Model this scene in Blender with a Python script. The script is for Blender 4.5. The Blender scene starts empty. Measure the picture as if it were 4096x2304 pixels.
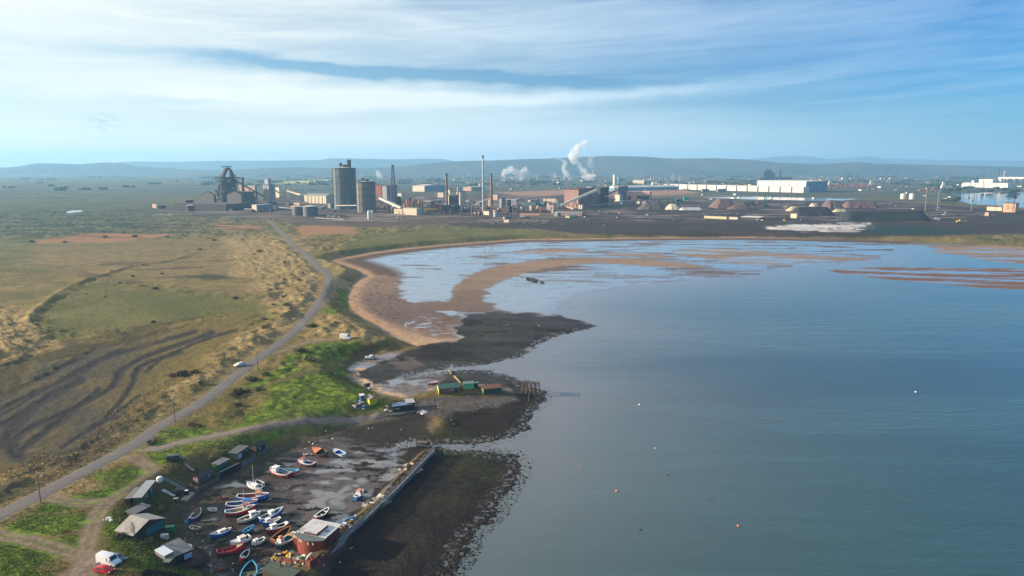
import bpy, bmesh, math, random
import numpy as np
from mathutils import Vector, Matrix
from mathutils.bvhtree import BVHTree
rnd = random.Random(7)
SC = bpy.context.scene
COL = SC.collection
R = math.radians

# ---------------------------------------------------------------- camera, sky, sun, exposure
CAM_H, PITCH, FPX = 95.0, R(10.05), 2731.0
cam_d = bpy.data.cameras.new("camera"); cam = bpy.data.objects.new("camera", cam_d); COL.objects.link(cam)
cam.location = (0, 0, CAM_H); cam.rotation_euler = (R(90) - PITCH, 0, 0)
cam_d.sensor_width = 36.0; cam_d.lens = 36.0 * FPX / 4096.0
cam_d.clip_start = 1.0; cam_d.clip_end = 120000.0
SC.camera = cam

SUN_AZ, SUN_EL = R(-86), R(16)
SUN = Vector((math.sin(SUN_AZ) * math.cos(SUN_EL), math.cos(SUN_AZ) * math.cos(SUN_EL), math.sin(SUN_EL)))
ld = bpy.data.lights.new("sun", 'SUN'); ld.energy = 5.0; ld.angle = R(0.6); ld.color = (1.0, 0.80, 0.58)
lo = bpy.data.objects.new("sun", ld); COL.objects.link(lo)
lo.rotation_euler = (-SUN).to_track_quat('-Z', 'Y').to_euler(); lo.location = (-300, 100, 300)

SC.view_settings.view_transform = 'Standard'; SC.view_settings.look = 'None'
SC.view_settings.exposure = 1.22; SC.view_settings.gamma = 1.0
SC.view_settings.use_curve_mapping = False
SC.cycles.max_bounces = 6; SC.cycles.volume_bounces = 3; SC.cycles.transparent_max_bounces = 8
SC.cycles.caustics_reflective = False; SC.cycles.caustics_refractive = False
try:
    SC.cycles.use_denoising = True
except Exception:
    pass

class NG:
    """small helper for writing node graphs as expressions"""
    def __init__(s, nt): s.nt = nt
    def n(s, t, **kw):
        x = s.nt.nodes.new(t)
        for k, v in kw.items(): setattr(x, k, v)
        return x
    def put(s, sock, v):
        if isinstance(v, (int, float, tuple, list)):
            sock.default_value = v
        else: s.nt.links.new(v, sock)
    def m(s, op, a, b=0.0, c=None, clamp=False):
        x = s.n('ShaderNodeMath', operation=op); x.use_clamp = clamp
        s.put(x.inputs[0], a); s.put(x.inputs[1], b)
        if c is not None: s.put(x.inputs[2], c)
        return x.outputs[0]
    def mix(s, f, a, b, blend='MIX'):
        x = s.n('ShaderNodeMix', data_type='RGBA', blend_type=blend)
        s.put(x.inputs[0], f); s.put(x.inputs[6], a if not (isinstance(a, tuple) and len(a) == 3) else a + (1,))
        s.put(x.inputs[7], b if not (isinstance(b, tuple) and len(b) == 3) else b + (1,))
        return x.outputs[2]
    def noise(s, vec, scale, detail=3.0, rough=0.55, dist=0.0, out=0):
        x = s.n('ShaderNodeTexNoise'); s.put(x.inputs['Vector'], vec)
        s.put(x.inputs['Scale'], scale); s.put(x.inputs['Detail'], detail)
        s.put(x.inputs['Roughness'], rough); s.put(x.inputs['Distortion'], dist)
        return x.outputs[out]
    def ramp(s, f, lo, hi, a=0.0, b=1.0):
        x = s.n('ShaderNodeMapRange'); x.clamp = True; x.interpolation_type = 'SMOOTHSTEP'
        s.put(x.inputs[0], f); s.put(x.inputs[1], lo); s.put(x.inputs[2], hi)
        s.put(x.inputs[3], a); s.put(x.inputs[4], b)
        return x.outputs[0]
    def xyz(s, x, y, z=0.0):
        c = s.n('ShaderNodeCombineXYZ')
        for i, v in enumerate((x, y, z)): s.put(c.inputs[i], v)
        return c.outputs[0]

W = bpy.data.worlds.new("World"); SC.world = W; W.use_nodes = True
wt = W.node_tree; wt.nodes.clear(); g = NG(wt)
sky = g.n('ShaderNodeTexSky', sky_type='NISHITA')
sky.sun_disc = False; sky.sun_elevation = SUN_EL; sky.sun_rotation = SUN_AZ % (2 * math.pi)
sky.altitude = 50; sky.air_density = 1.0; sky.dust_density = 0.6; sky.ozone_density = 2.2
tc = g.n('ShaderNodeTexCoord'); sp = g.n('ShaderNodeSeparateXYZ'); wt.links.new(tc.outputs['Generated'], sp.inputs[0])
dx, dy, dz = sp.outputs
az = g.m('MULTIPLY', g.m('ARCTAN2', dx, dy), 57.29578)       # degrees right of the view north
el = g.m('MULTIPLY', g.m('ARCSINE', dz), 57.29578)           # degrees above the horizon
w1 = g.m('SUBTRACT', g.noise(g.xyz(g.m('MULTIPLY', az, .05), g.m('MULTIPLY', el, .16)), 1.0, 4), .5)
w2 = g.m('SUBTRACT', g.noise(g.xyz(g.m('MULTIPLY', az, .35), g.m('MULTIPLY', el, .9), 7.0), 1.0, 4), .5)
azw = g.m('ADD', az, g.m('MULTIPLY', w1, 14.0))
elw = g.m('ADD', g.m('ADD', el, g.m('MULTIPLY', w1, 2.6)), g.m('MULTIPLY', w2, .7))
def band(a0, e0, tilt, sa, se, pw=1.0):
    """soft elongated streak: centre (az, el) in degrees, tilt in el per az"""
    da = g.m('DIVIDE', g.m('SUBTRACT', azw, a0), sa)
    de = g.m('DIVIDE', g.m('SUBTRACT', g.m('SUBTRACT', elw, e0), g.m('MULTIPLY', g.m('SUBTRACT', az, a0), tilt)), se)
    q = g.m('ADD', g.m('MULTIPLY', da, da), g.m('MULTIPLY', de, de))
    return g.m('POWER', 2.71828, g.m('MULTIPLY', q, -1.0))
wisp = g.ramp(g.noise(g.xyz(g.m('MULTIPLY', azw, .045), g.m('MULTIPLY', g.m('SUBTRACT', elw, g.m('MULTIPLY', az, .03)), .42), 3.0), 1.0, 7, .6, .4), .40, .80)
fine = g.noise(g.xyz(g.m('MULTIPLY', azw, .10), g.m('MULTIPLY', g.m('SUBTRACT', el, g.m('MULTIPLY', az, .05)), 1.5), 11.0), 1.0, 7, .62, .6)
leftw = g.ramp(az, -38.0, 22.0, 1.0, 0.10)
dens = g.m('MULTIPLY', leftw, g.m('ADD', .34, g.m('MULTIPLY', wisp, .52)))
dens = g.m('ADD', dens, g.m('MULTIPLY', g.m('SUBTRACT', fine, .45), g.ramp(el, .5, 6, .15, .55)))
dens = g.m('ADD', dens, g.m('MULTIPLY', band(-14, 5.5, -.01, 15, .95), .75))
dens = g.m('ADD', dens, g.m('MULTIPLY', band(6, 5.7, .05, 16, .45), .5))
dens = g.m('ADD', dens, g.m('MULTIPLY', band(-33, 9.0, .0, 16, 4.5), .40))
dens = g.m('ADD', dens, g.m('MULTIPLY', band(5, 11.0, -.02, 26, 2.6), .34))
dens = g.m('ADD', dens, g.m('MULTIPLY', band(2, 3.2, .0, 24, 2.0), .45))
dens = g.m('SUBTRACT', dens, g.m('MULTIPLY', band(-12, 7.4, -.035, 16, .42), 1.0))
dens = g.m('SUBTRACT', dens, g.m('MULTIPLY', band(-22, 5.0, .0, 7, .25), .30))
dens = g.m('ADD', dens, g.m('MULTIPLY', g.ramp(el, 4.5, -.5, 0, .85), g.ramp(az, 42, 6, .15, 1.0)))
dens = g.m('ADD', dens, g.m('MULTIPLY', g.ramp(el, 13, 24, 0, .42), g.ramp(az, 46, 4, .1, 1.0)))  # unseen cloud veil above the view, added to whiten the water's reflections
# small dark cloudlets low in the sky
lump = g.ramp(g.noise(g.xyz(g.m('MULTIPLY', az, 1.6), g.m('MULTIPLY', el, 3.5), 21.0), 1.0, 4), .45, .60)
def puff(a, e, sa, se):
    da = g.m('DIVIDE', g.m('SUBTRACT', az, a), sa); de = g.m('DIVIDE', g.m('SUBTRACT', el, e), se)
    return g.m('POWER', 2.71828, g.m('MULTIPLY', g.m('ADD', g.m('MULTIPLY', da, da), g.m('MULTIPLY', de, de)), -1.0))
puffs = g.m('MULTIPLY', lump, g.m('ADD', puff(-30.2, 3.05, 1.2, .55), g.m('ADD', g.m('MULTIPLY', puff(32.4, 5.2, .7, .25), .9), g.m('MULTIPLY', puff(12.0, 6.6, 1.0, .3), .5))))
blue = g.mix(g.ramp(az, -30.0, 40.0, 0.0, 1.0), (.70, .86, .98), (.16, .58, 1.05))
skyc = g.mix(1.0, sky.outputs[0], blue, 'MULTIPLY')
cloudc = g.mix(g.ramp(az, -36.0, 34.0), (7.3, 7.35, 6.7), (5.0, 6.5, 7.6))
cf = g.m('MULTIPLY', dens, 1.0, clamp=True)
c2 = g.mix(cf, skyc, cloudc)
c2 = g.mix(g.m('MULTIPLY', puffs, .55, clamp=True), c2, (2.6, 3.3, 3.9))
bg = g.n('ShaderNodeBackground'); wt.links.new(c2, bg.inputs[0]); bg.inputs[1].default_value = 0.063
wo = g.n('ShaderNodeOutputWorld'); wt.links.new(bg.outputs[0], wo.inputs[0])

# ---------------------------------------------------------------- photo <-> place
FW = np.array([0, math.cos(PITCH), -math.sin(PITCH)]); UP = np.array([0, math.sin(PITCH), math.cos(PITCH)])
def proj(x, y, z):
    dz_ = z - CAM_H
    dep = y * FW[1] + dz_ * FW[2]
    dep = np.where(np.abs(dep) < 1e-3, 1e-3, dep)
    return 2048 + FPX * x / dep, 1152 - FPX * (y * UP[1] + dz_ * UP[2]) / dep
def rayd(u, v):
    a = (np.asarray(u, float) - 2048) / FPX; b = (1152 - np.asarray(v, float)) / FPX
    return a, FW[1] + b * UP[1], FW[2] + b * UP[2]
def unproj(u, v, z=0.0):
    x, y, w = rayd(u, v)
    t = (z - CAM_H) / w
    return x * t, y * t

# ---------------------------------------------------------------- noise
_rs = np.random.RandomState(3)
_perm = _rs.permutation(4096); _ang = _rs.rand(4096) * 2 * np.pi
_gx, _gy = np.cos(_ang), np.sin(_ang)
def pn(x, y, seed=0):
    x = np.asarray(x, float); y = np.asarray(y, float)
    xi = np.floor(x).astype(np.int64); yi = np.floor(y).astype(np.int64)
    xf = x - xi; yf = y - yi
    def gr(ix, iy, ax, ay):
        h = _perm[(_perm[(ix + seed * 131) & 4095] + iy) & 4095]
        return _gx[h] * ax + _gy[h] * ay
    u = xf * xf * xf * (xf * (xf * 6 - 15) + 10); v = yf * yf * yf * (yf * (yf * 6 - 15) + 10)
    a = gr(xi, yi, xf, yf); b = gr(xi + 1, yi, xf - 1, yf)
    c = gr(xi, yi + 1, xf, yf - 1); d = gr(xi + 1, yi + 1, xf - 1, yf - 1)
    return (a + (b - a) * u + (c - a) * v + (a - b - c + d) * u * v) * 1.5
def fbm(x, y, L, octv=4, seed=0, gain=.5):
    s = 0.0; a = 1.0; t = 0.0
    for i in range(octv):
        s = s + a * pn(np.asarray(x) / L, np.asarray(y) / L, seed + i * 7); t += a; a *= gain; L /= 2.03
    return s / t
def sst(a, b, x):
    t = np.clip((np.asarray(x, float) - a) / (b - a), 0, 1); return t * t * (3 - 2 * t)

def poly_sd(px, py, poly, pad=None, chunk=200000):
    """signed distance (+ inside) of points to a closed polygon"""
    P = np.asarray(poly, float); Q = np.roll(P, -1, 0)
    out = np.full(px.shape, -1e6)
    if pad is not None:
        sel = (px > P[:, 0].min() - pad) & (px < P[:, 0].max() + pad) & (py > P[:, 1].min() - pad) & (py < P[:, 1].max() + pad)
    else: sel = np.ones(px.shape, bool)
    idx = np.nonzero(sel)[0]
    for k in range(0, len(idx), chunk):
        ii = idx[k:k + chunk]; x = px[ii]; y = py[ii]
        d2 = np.full(x.shape, 1e18); ins = np.zeros(x.shape, bool)
        for (ax, ay), (bx, by) in zip(P, Q):
            ex, ey = bx - ax, by - ay
            wx, wy = x - ax, y - ay
            t = np.clip((wx * ex + wy * ey) / (ex * ex + ey * ey + 1e-12), 0, 1)
            dd = (wx - ex * t) ** 2 + (wy - ey * t) ** 2
            np.minimum(d2, dd, out=d2)
            if ay != by:
                cr = ((ay > y) != (by > y)) & (x < ex * (y - ay) / ey + ax)
                ins ^= cr
        out[ii] = np.sqrt(d2) * np.where(ins, 1, -1)
    return out
def line_d(px, py, pts, pad=40):
    """distance to an open polyline, and the parameter along it"""
    P = np.asarray(pts, float); out = np.full(px.shape, 1e6)
    sel = (px > P[:, 0].min() - pad) & (px < P[:, 0].max() + pad) & (py > P[:, 1].min() - pad) & (py < P[:, 1].max() + pad)
    idx = np.nonzero(sel)[0]; x = px[idx]; y = py[idx]
    d2 = np.full(x.shape, 1e12)
    for (ax, ay), (bx, by) in zip(P[:-1], P[1:]):
        ex, ey = bx - ax, by - ay
        t = np.clip(((x - ax) * ex + (y - ay) * ey) / (ex * ex + ey * ey + 1e-12), 0, 1)
        np.minimum(d2, (x - ax - ex * t) ** 2 + (y - ay - ey * t) ** 2, out=d2)
    out[idx] = np.sqrt(d2); return out
def smooth_line(pts, n=6):
    """Catmull-Rom through points"""
    P = [np.array(p, float) for p in pts]; P = [2 * P[0] - P[1]] + P + [2 * P[-1] - P[-2]]
    o = []
    for i in range(1, len(P) - 2):
        for k in range(n):
            t = k / n; a, b, c, d = P[i - 1], P[i], P[i + 1], P[i + 2]
            o.append(.5 * ((2 * b) + (c - a) * t + (2 * a - 5 * b + 4 * c - d) * t * t + (3 * b - a - 3 * c + d) * t ** 3))
    o.append(P[-2]); return np.array(o)
def WP(pts, z):          # photo points -> ground points
    return np.array([unproj(u, v, z) for u, v in pts])
# ---------------------------------------------------------------- the lie of the land (points are measured on the photograph, 4096 wide)
K = 1.590062
def D(*p): return [(a * K, b * K) for a, b in p]
LAND = [(-3500, 3200), (1000, 3200), (960, 2500), (895, 2304), (851, 2262), (817, 2218), (773, 2157), (761, 2109), (739, 2087), (737, 2055), (756, 2016),
 (810, 1973), (841, 1953), (914, 1912), (986, 1893), (1042, 1866), (1048, 1845), (1097, 1820), (1169, 1789), (1241, 1770), (1302, 1750),
 (1340, 1738), (1416, 1708), (1500, 1690), (1580, 1675), (1650, 1648), (1690, 1620), (1760, 1613), (1860, 1606), (1950, 1602), (2040, 1594),
 (2060, 1572), (2010, 1553), (1920, 1545), (1843, 1538), (1760, 1540), (1739, 1560), (1688, 1570), (1611, 1595), (1533, 1579), (1475, 1552), (1432, 1533), (1397, 1510),
 (1393, 1486), (1416, 1455), (1475, 1432), (1533, 1420), (1611, 1405), (1688, 1393), (1660, 1380), (1630, 1370), (1572, 1343), (1517, 1308), (1460, 1275),
 (1408, 1241), (1393, 1206), (1397, 1171), (1420, 1132), (1459, 1100), (1440, 1082), (1377, 1059), (1323, 1041), (1366, 1031), (1482, 1010), (1599, 995),
 (1754, 980), (1900, 969), (2071, 957), (2263, 955), (2540, 951), (2754, 949), (3000, 948), (3132, 951), (3410, 956), (3596, 965), (3828, 972),
 (4096, 988), (4800, 1035), (7000, 1180), (9000, 700), (9000, 671.5), (-6000, 671.5), (-6000, 2000)]
SHORE = [(1000, 3200), (960, 2500), (895, 2304), (700, 2200), (700, 1950), (1000, 1800), (1200, 1700), (1300, 1500), (1300, 1200), (1300, 1040), (1500, 960), (2000, 940), (3000, 935), (3700, 955), (3578, 990), (3568, 1014), (3517, 1028), (3545, 1038),
 (3180, 1066), (3100, 1075), (3060, 1090), (3020, 1108), (2900, 1113), (2700, 1125), (2400, 1160), (2300, 1180), (2240, 1215), (2225, 1250),
 (2258, 1267), (2340, 1285), (2393, 1304), (2353, 1317), (2258, 1336), (2162, 1371), (2131, 1399), (2067, 1437), (1908, 1462), (1800, 1470), (1740, 1486), (1650, 1492), (1640, 1496),
 (1745, 1496), (1813, 1482), (1940, 1478), (2051, 1505), (2114, 1542), (2150, 1556), (2185, 1567), (2190, 1580), (2180, 1600), (2130, 1650), (2120, 1680), (2112, 1712), (2051, 1752), (1900, 1776), (1790, 1780), (1640, 1768), (1600, 1776),
 (1590, 1790), (1640, 1792), (1720, 1790), (1790, 1792), (1876, 1797), (2051, 1815), (2091, 1852), (2080, 1890), (2051, 1940), (1972, 2067), (1892, 2147), (1829, 2258), (1797, 2330), (1700, 2600), (1600, 3200)]
BANK_R = [(3292, 1079), (3438, 1071), (3527, 1067), (4096, 1073), (5200, 1090), (5200, 1190), (4096, 1160), (3921, 1153), (3782, 1139), (3661, 1127), (3541, 1118), (3411, 1100), (3341, 1090)]
BANK_U = [(3690, 985), (3763, 999), (3726, 1011), (3852, 1021), (3921, 1039), (4014, 1053), (4096, 1057), (5200, 1080), (5200, 1000), (4096, 975)]
BREAK = [(1752, 1800), (1738, 1792), (1700, 1800), (1640, 1845), (1600, 1890), (1560, 1930), (1510, 1985), (1460, 2030), (1420, 2065), (1380, 2090), (1330, 2110), (1310, 2200), (1190, 2230), (1130, 2304), (1080, 2600), (1300, 2600), (1320, 2304), (1345, 2240), (1420, 2140), (1500, 2058), (1580, 1980), (1650, 1895), (1710, 1845)]
ROAD = [(-700, 2420), (-250, 2195), (0, 2062), (170, 1975), (330, 1890), (480, 1812), (560, 1765), (640, 1705), (760, 1640), (860, 1572), (960, 1490), (1060, 1415), (1130, 1365), (1190, 1315), (1240, 1260), (1280, 1205),
 (1308, 1150), (1318, 1110), (1305, 1085), (1275, 1068), (1250, 1040), (1215, 1010), (1170, 975), (1145, 945), (1115, 920), (1090, 895), (1068, 880)]
TRACK = [(540, 1790), (620, 1800), (700, 1780), (820, 1755), (950, 1728), (1080, 1700), (1200, 1678), (1330, 1655), (1430, 1642), (1500, 1630), (1560, 1618), (1600, 1603), (1620, 1592)]
TRACKS2 = [[(530, 1830), (580, 1855), (605, 1880), (590, 1905), (555, 1935), (470, 1985), (420, 2020), (395, 2055), (370, 2110), (350, 2170), (345, 2200)],
 [(190, 1985), (260, 2005), (330, 2012), (400, 2010)], [(-100, 2110), (0, 2140), (80, 2155), (180, 2180), (280, 2210), (370, 2240), (430, 2262)], [(360, 2215), (330, 2260), (290, 2304), (250, 2350)],
 [(1110, 1410), (1180, 1385), (1260, 1365), (1330, 1358)], [(1060, 1420), (1130, 1405)]]
WEED = [[(1660, 1395), (1700, 1380), (1830, 1365), (1840, 1280), (1880, 1250), (2000, 1246), (2240, 1262), (2420, 1304), (2250, 1345), (2140, 1400), (2070, 1442), (1900, 1475), (1740, 1490), (1620, 1500), (1560, 1450), (1600, 1410)],
 [(1600, 1505), (1745, 1492), (1813, 1475), (1950, 1472), (2060, 1500), (2200, 1565), (2195, 1600), (2140, 1650), (2130, 1715), (2055, 1758), (1900, 1785), (1640, 1775), (1500, 1762), (1330, 1762), (1260, 1790), (1250, 1830), (1330, 1820), (1480, 1800), (1600, 1770), (1750, 1700), (1850, 1650), (2050, 1600), (2050, 1560), (1900, 1540), (1760, 1545), (1700, 1520)],
 [(1745, 1785), (1876, 1790), (2060, 1808), (2100, 1852), (2060, 1940), (1980, 2067), (1900, 2147), (1840, 2258), (1700, 2600), (1560, 2800), (1280, 2600), (1330, 2304), (1430, 2160), (1520, 2070), (1600, 1985), (1680, 1890), (1740, 1835)],
 [(1440, 1470), (1560, 1440), (1700, 1450), (1660, 1490), (1580, 1500), (1540, 1545), (1500, 1540), (1460, 1510)]]
SAND = [[(1400, 1245), (1388, 1200), (1418, 1128), (1458, 1098), (1560, 1100), (1600, 1115), (1605, 1190), (1650, 1212), (1790, 1202), (1830, 1150), (1850, 1115), (1900, 1088), (2000, 1062), (2150, 1040), (2330, 1030), (2500, 1032), (2750, 1052), (2860, 1072), (2600, 1066), (2400, 1050), (2250, 1064), (2100, 1090), (2020, 1116), (1935, 1163), (1945, 1200), (1996, 1240), (1850, 1246), (1838, 1300), (1825, 1365), (1700, 1385), (1640, 1378), (1550, 1322), (1450, 1275)],
 [(2045, 1007), (2150, 998), (2300, 993), (2355, 1000), (2330, 1012), (2200, 1016), (2060, 1014)], [(2420, 1013), (2550, 1009), (2650, 1018), (2710, 1034), (2600, 1034), (2450, 1022)],
 [(2690, 1000), (2900, 992), (3100, 1010), (3300, 1024), (3520, 1033), (3400, 1046), (3200, 1052), (3150, 1062), (2990, 1060), (2850, 1036), (2700, 1018)],
 [(1393, 1500), (1400, 1470), (1440, 1465), (1450, 1510), (1500, 1550), (1560, 1570), (1660, 1575), (1740, 1548), (1740, 1570), (1611, 1600), (1470, 1560)], BANK_R, BANK_U]
STRAW = [D((690, 590), (740, 600), (800, 660), (838, 700), (835, 735), (800, 775), (740, 830), (640, 910), (560, 965), (440, 1045), (330, 1120), (220, 1185), (100, 1235), (0, 1295), (-300, 1420), (-300, 1330), (0, 1220), (150, 1135), (330, 1010), (480, 930), (600, 850), (690, 760), (760, 700), (700, 660), (640, 640), (630, 600)),
 D((0, 765), (70, 780), (130, 835), (130, 862), (60, 905), (0, 925), (-300, 960), (-300, 760)), D((780, 820), (870, 770), (880, 790), (960, 825), (1000, 850), (960, 870), (860, 850), (800, 850)), D((810, 640), (880, 660), (930, 680), (860, 690), (835, 665)),
 D((560, 600), (690, 590), (760, 680), (700, 740), (600, 700))]
GREEN = [D((640, 1010), (760, 955), (860, 905), (880, 930), (900, 960), (960, 1000), (940, 1020), (700, 1055), (560, 1060), (590, 1030)), D((850, 860), (905, 870), (880, 900), (790, 905), (700, 960), (640, 960), (760, 890)),
 D((-200, 1370), (0, 1335), (130, 1262), (230, 1282), (245, 1330), (205, 1385), (100, 1370), (0, 1345)), D((-200, 1390), (0, 1368), (100, 1385), (175, 1415), (150, 1600), (-300, 1600)), D((135, 1250), (220, 1192), (320, 1160), (362, 1182), (310, 1220), (230, 1262)),
 D((260, 1330), (300, 1290), (340, 1290), (400, 1360), (420, 1449), (440, 1600), (250, 1600), (300, 1440), (250, 1390)), D((360, 1130), (480, 1090), (560, 1080), (520, 1060), (700, 1062), (940, 1030), (900, 1040), (640, 1110), (480, 1150), (380, 1150)), D((860, 700), (880, 740), (900, 790), (850, 790), (840, 740))]
SLAG = [D((-400, 1110), (0, 990), (240, 872), (420, 832), (560, 802), (640, 800), (600, 850), (520, 930), (420, 1030), (300, 1120), (180, 1170), (60, 1190), (-200, 1260))]
HEATH = [D((-300, 985), (0, 925), (130, 865), (300, 842), (480, 800), (520, 795), (440, 830), (250, 872), (0, 985), (-300, 1080)), D((480, 700), (540, 690), (580, 700), (480, 708)), D((640, 665), (700, 675), (720, 690), (650, 690))]
MEADOW = [D((95, 800), (150, 750), (240, 705), (420, 730), (600, 745), (760, 760), (700, 790), (560, 800), (460, 810), (300, 835), (140, 835)), D((930, 590), (1200, 575), (1390, 585), (1330, 600), (1100, 605), (900, 640), (860, 640), (890, 615))]
RUST = [D((80, 605), (250, 586), (430, 590), (340, 606), (120, 612)), D((740, 572), (800, 565), (905, 572), (890, 588), (800, 590), (760, 602)), D((545, 560), (640, 568), (600, 582), (540, 575)), D((120, 605), (560, 600), (690, 615), (720, 690), (640, 745), (430, 722), (300, 690), (60, 665))]
COALY = [D((1100, 562), (1300, 560), (1420, 548), (1900, 540), (2576, 548), (2900, 560), (2900, 590), (2576, 588), (2300, 596), (2000, 596), (1700, 596), (1430, 586), (1390, 578), (1200, 572)), D((1500, 500), (2200, 505), (2576, 530), (2800, 545), (2576, 552), (1900, 545), (1480, 552), (1400, 530))]
BROWN = [D((380, 530), (520, 516), (700, 500), (900, 488), (1250, 488), (1500, 498), (1500, 530), (900, 560), (690, 548), (480, 536)), D((690, 548), (900, 535), (1380, 530), (1500, 520), (2300, 510), (2300, 560), (1400, 556), (1100, 566), (900, 572), (760, 566))]
OCHRE = [D((1245, 484), (1400, 478), (1720, 478), (1760, 486), (1600, 495), (1300, 492))]
YFIELD = [D((695, 458), (840, 451), (850, 454), (800, 460), (700, 462))]
WHITE_ = [D((1925, 572), (2000, 563), (2180, 560), (2200, 572), (2160, 580), (2000, 582)), D((2010, 521), (2060, 518), (2060, 524), (1960, 525))]
DKGREEN = [D((2170, 566), (2300, 566), (2420, 580), (2440, 586), (2300, 590), (2180, 588))]
RIVER = [D((2370, 487), (2440, 484), (2520, 481), (2576, 481), (2900, 484), (2900, 560), (2600, 530), (2500, 522), (2440, 518), (2400, 506), (2420, 498))]
POND = [D((1770, 497), (1900, 495), (2160, 501), (2100, 505), (1900, 502)), D((165, 533), (180, 531), (212, 529), (200, 533), (170, 536))]
HARB = [(895, 2304), (851, 2262), (773, 2157), (739, 2087), (756, 2016), (841, 1953), (1042, 1866), (1200, 1790), (1330, 1760), (1560, 1770), (1640, 1770), (1640, 1845), (1560, 1930), (1460, 2030), (1380, 2090), (1310, 2120), (1200, 2230), (1130, 2304), (1080, 2700), (960, 2700)]
RUBBLE = [(1640, 1640), (1660, 1605), (1700, 1592), (1900, 1578), (1925, 1588), (2060, 1580), (2080, 1598), (2000, 1622), (1860, 1655), (1790, 1690), (1740, 1720), (1700, 1680)]
DIKE = D((70, 810), (90, 780), (150, 735), (210, 705), (260, 690), (330, 668), (420, 655), (480, 640))

UZ = lambda pts, z: WP(pts, z)
wLAND, wSHORE = UZ(LAND, .6), UZ(SHORE, 0.05)
wBR, wBU = UZ(BANK_R, 0), UZ(BANK_U, 0)
wBREAK = UZ(BREAK, .8)
wROAD = smooth_line(UZ(ROAD, 5.5), 5); wTRACK = smooth_line(UZ(TRACK, 5.2), 5)
wT2 = [smooth_line(UZ(t, 5.5), 4) for t in TRACKS2]
wRIVER = [UZ(p, 0) for p in RIVER]
wDIKE = smooth_line(UZ(DIKE, 6), 4)
LAND_Z = 5.5
wSTRAW = [UZ(p, 5.5) for p in STRAW]; wRUB = UZ(RUBBLE, 1.2); wKN = unproj(1765, 1692, 1.5)
wFLAT = [UZ(p, 5.5) for p in MEADOW + HEATH + SLAG + RUST + BROWN + COALY + OCHRE + GREEN[2:5] + [D((-900, 600), (60, 600), (500, 600), (640, 640), (660, 690), (560, 720), (420, 720), (240, 700), (150, 740), (80, 790), (-900, 900))]]
def height(x, y):
    x = np.asarray(x, float); y = np.asarray(y, float)
    dist = np.hypot(x, y)
    nz = fbm(x, y, 9, 3, 1); nz2 = fbm(x, y, 2.2, 2, 5)
    sl = poly_sd(x, y, wLAND) + nz * 2.0 * sst(3000, 600, dist)
    ss = np.maximum(np.maximum(poly_sd(x, y, wSHORE), poly_sd(x, y, wBR, 60)), poly_sd(x, y, wBU, 60))
    ss = np.maximum(ss, sl)
    near = sst(700, 350, dist)
    ss_n = ss + near * (nz * 3.0 + nz2 * 2.6) + (1 - near) * nz * 4
    z = np.where(ss_n > 0, np.minimum(ss_n * .055, .55 + .004 * ss_n), np.maximum(ss_n * .08, -2.5))
    flat = sst(430, 520, dist)
    z = np.where(ss_n > 0, z * (1 - flat) + flat * np.minimum(ss_n * .02, .16), z)
    # land bank
    bw = 17 + 2 * sst(300, 500, dist)
    k = sst(-1.0, bw, sl)
    z = z + (LAND_Z - .6) * k
    z = z + 1.3 * sst(-9, 9, poly_sd(x, y, wRUB, 30)) * (1 - k)
    z = z + 1.3 * np.exp(-((x - wKN[0]) / 3.6) ** 2 - ((y - wKN[1]) / 5.5) ** 2)
    # breakwater
    sb = poly_sd(x, y, wBREAK, 30)
    z = z + 2.4 * sst(-1.5, 4.0, sb + nz * 1.2) * (1 - k)
    # land relief
    rd = np.minimum(line_d(x, y, wROAD, 60), line_d(x, y, wTRACK, 60))
    for t in wT2: rd = np.minimum(rd, line_d(x, y, t, 60) + 1.5)
    off = sst(3.5, 14, rd)
    du = fbm(x, y, 26, 4, 9)
    hum = np.abs(fbm(x, y, 13, 3, 31))
    inland = sst(4, 30, sl)
    amp = (1.0 + 1.1 * sst(200, 420, dist)) * sst(2600, 1300, dist)
    fl = np.zeros(x.shape)
    for fp in wFLAT: fl = np.maximum(fl, sst(-14, 14, poly_sd(x, y, fp, 40)))
    amp = amp * (1 - .88 * fl)
    z = z + off * inland * (du * 1.5 * amp + (0.55 - hum * 1.6) * 1.0 * amp)
    st = np.zeros(x.shape)
    for fp in wSTRAW: st = np.maximum(st, sst(-8, 14, poly_sd(x, y, fp, 40)))
    rid = .5 - np.abs(fbm(x * .8 + y * .5, y * .9 - x * .4, 11, 4, 33))
    z = z + st * off * inland * (rid * 2.6 + fbm(x, y, 5, 2, 37) * .5) * sst(1200, 700, dist)
    # embankment round the meadow
    z = z + 1.5 * np.exp(-(line_d(x, y, wDIKE, 40) / 3.2) ** 2)
    z = z + off * inland * near * fbm(x, y, 3.0, 2, 17) * .28
    for rp in wRIVER:
        z = np.where(poly_sd(x, y, rp, 60) > 0, -1.5, z)
    return z

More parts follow.
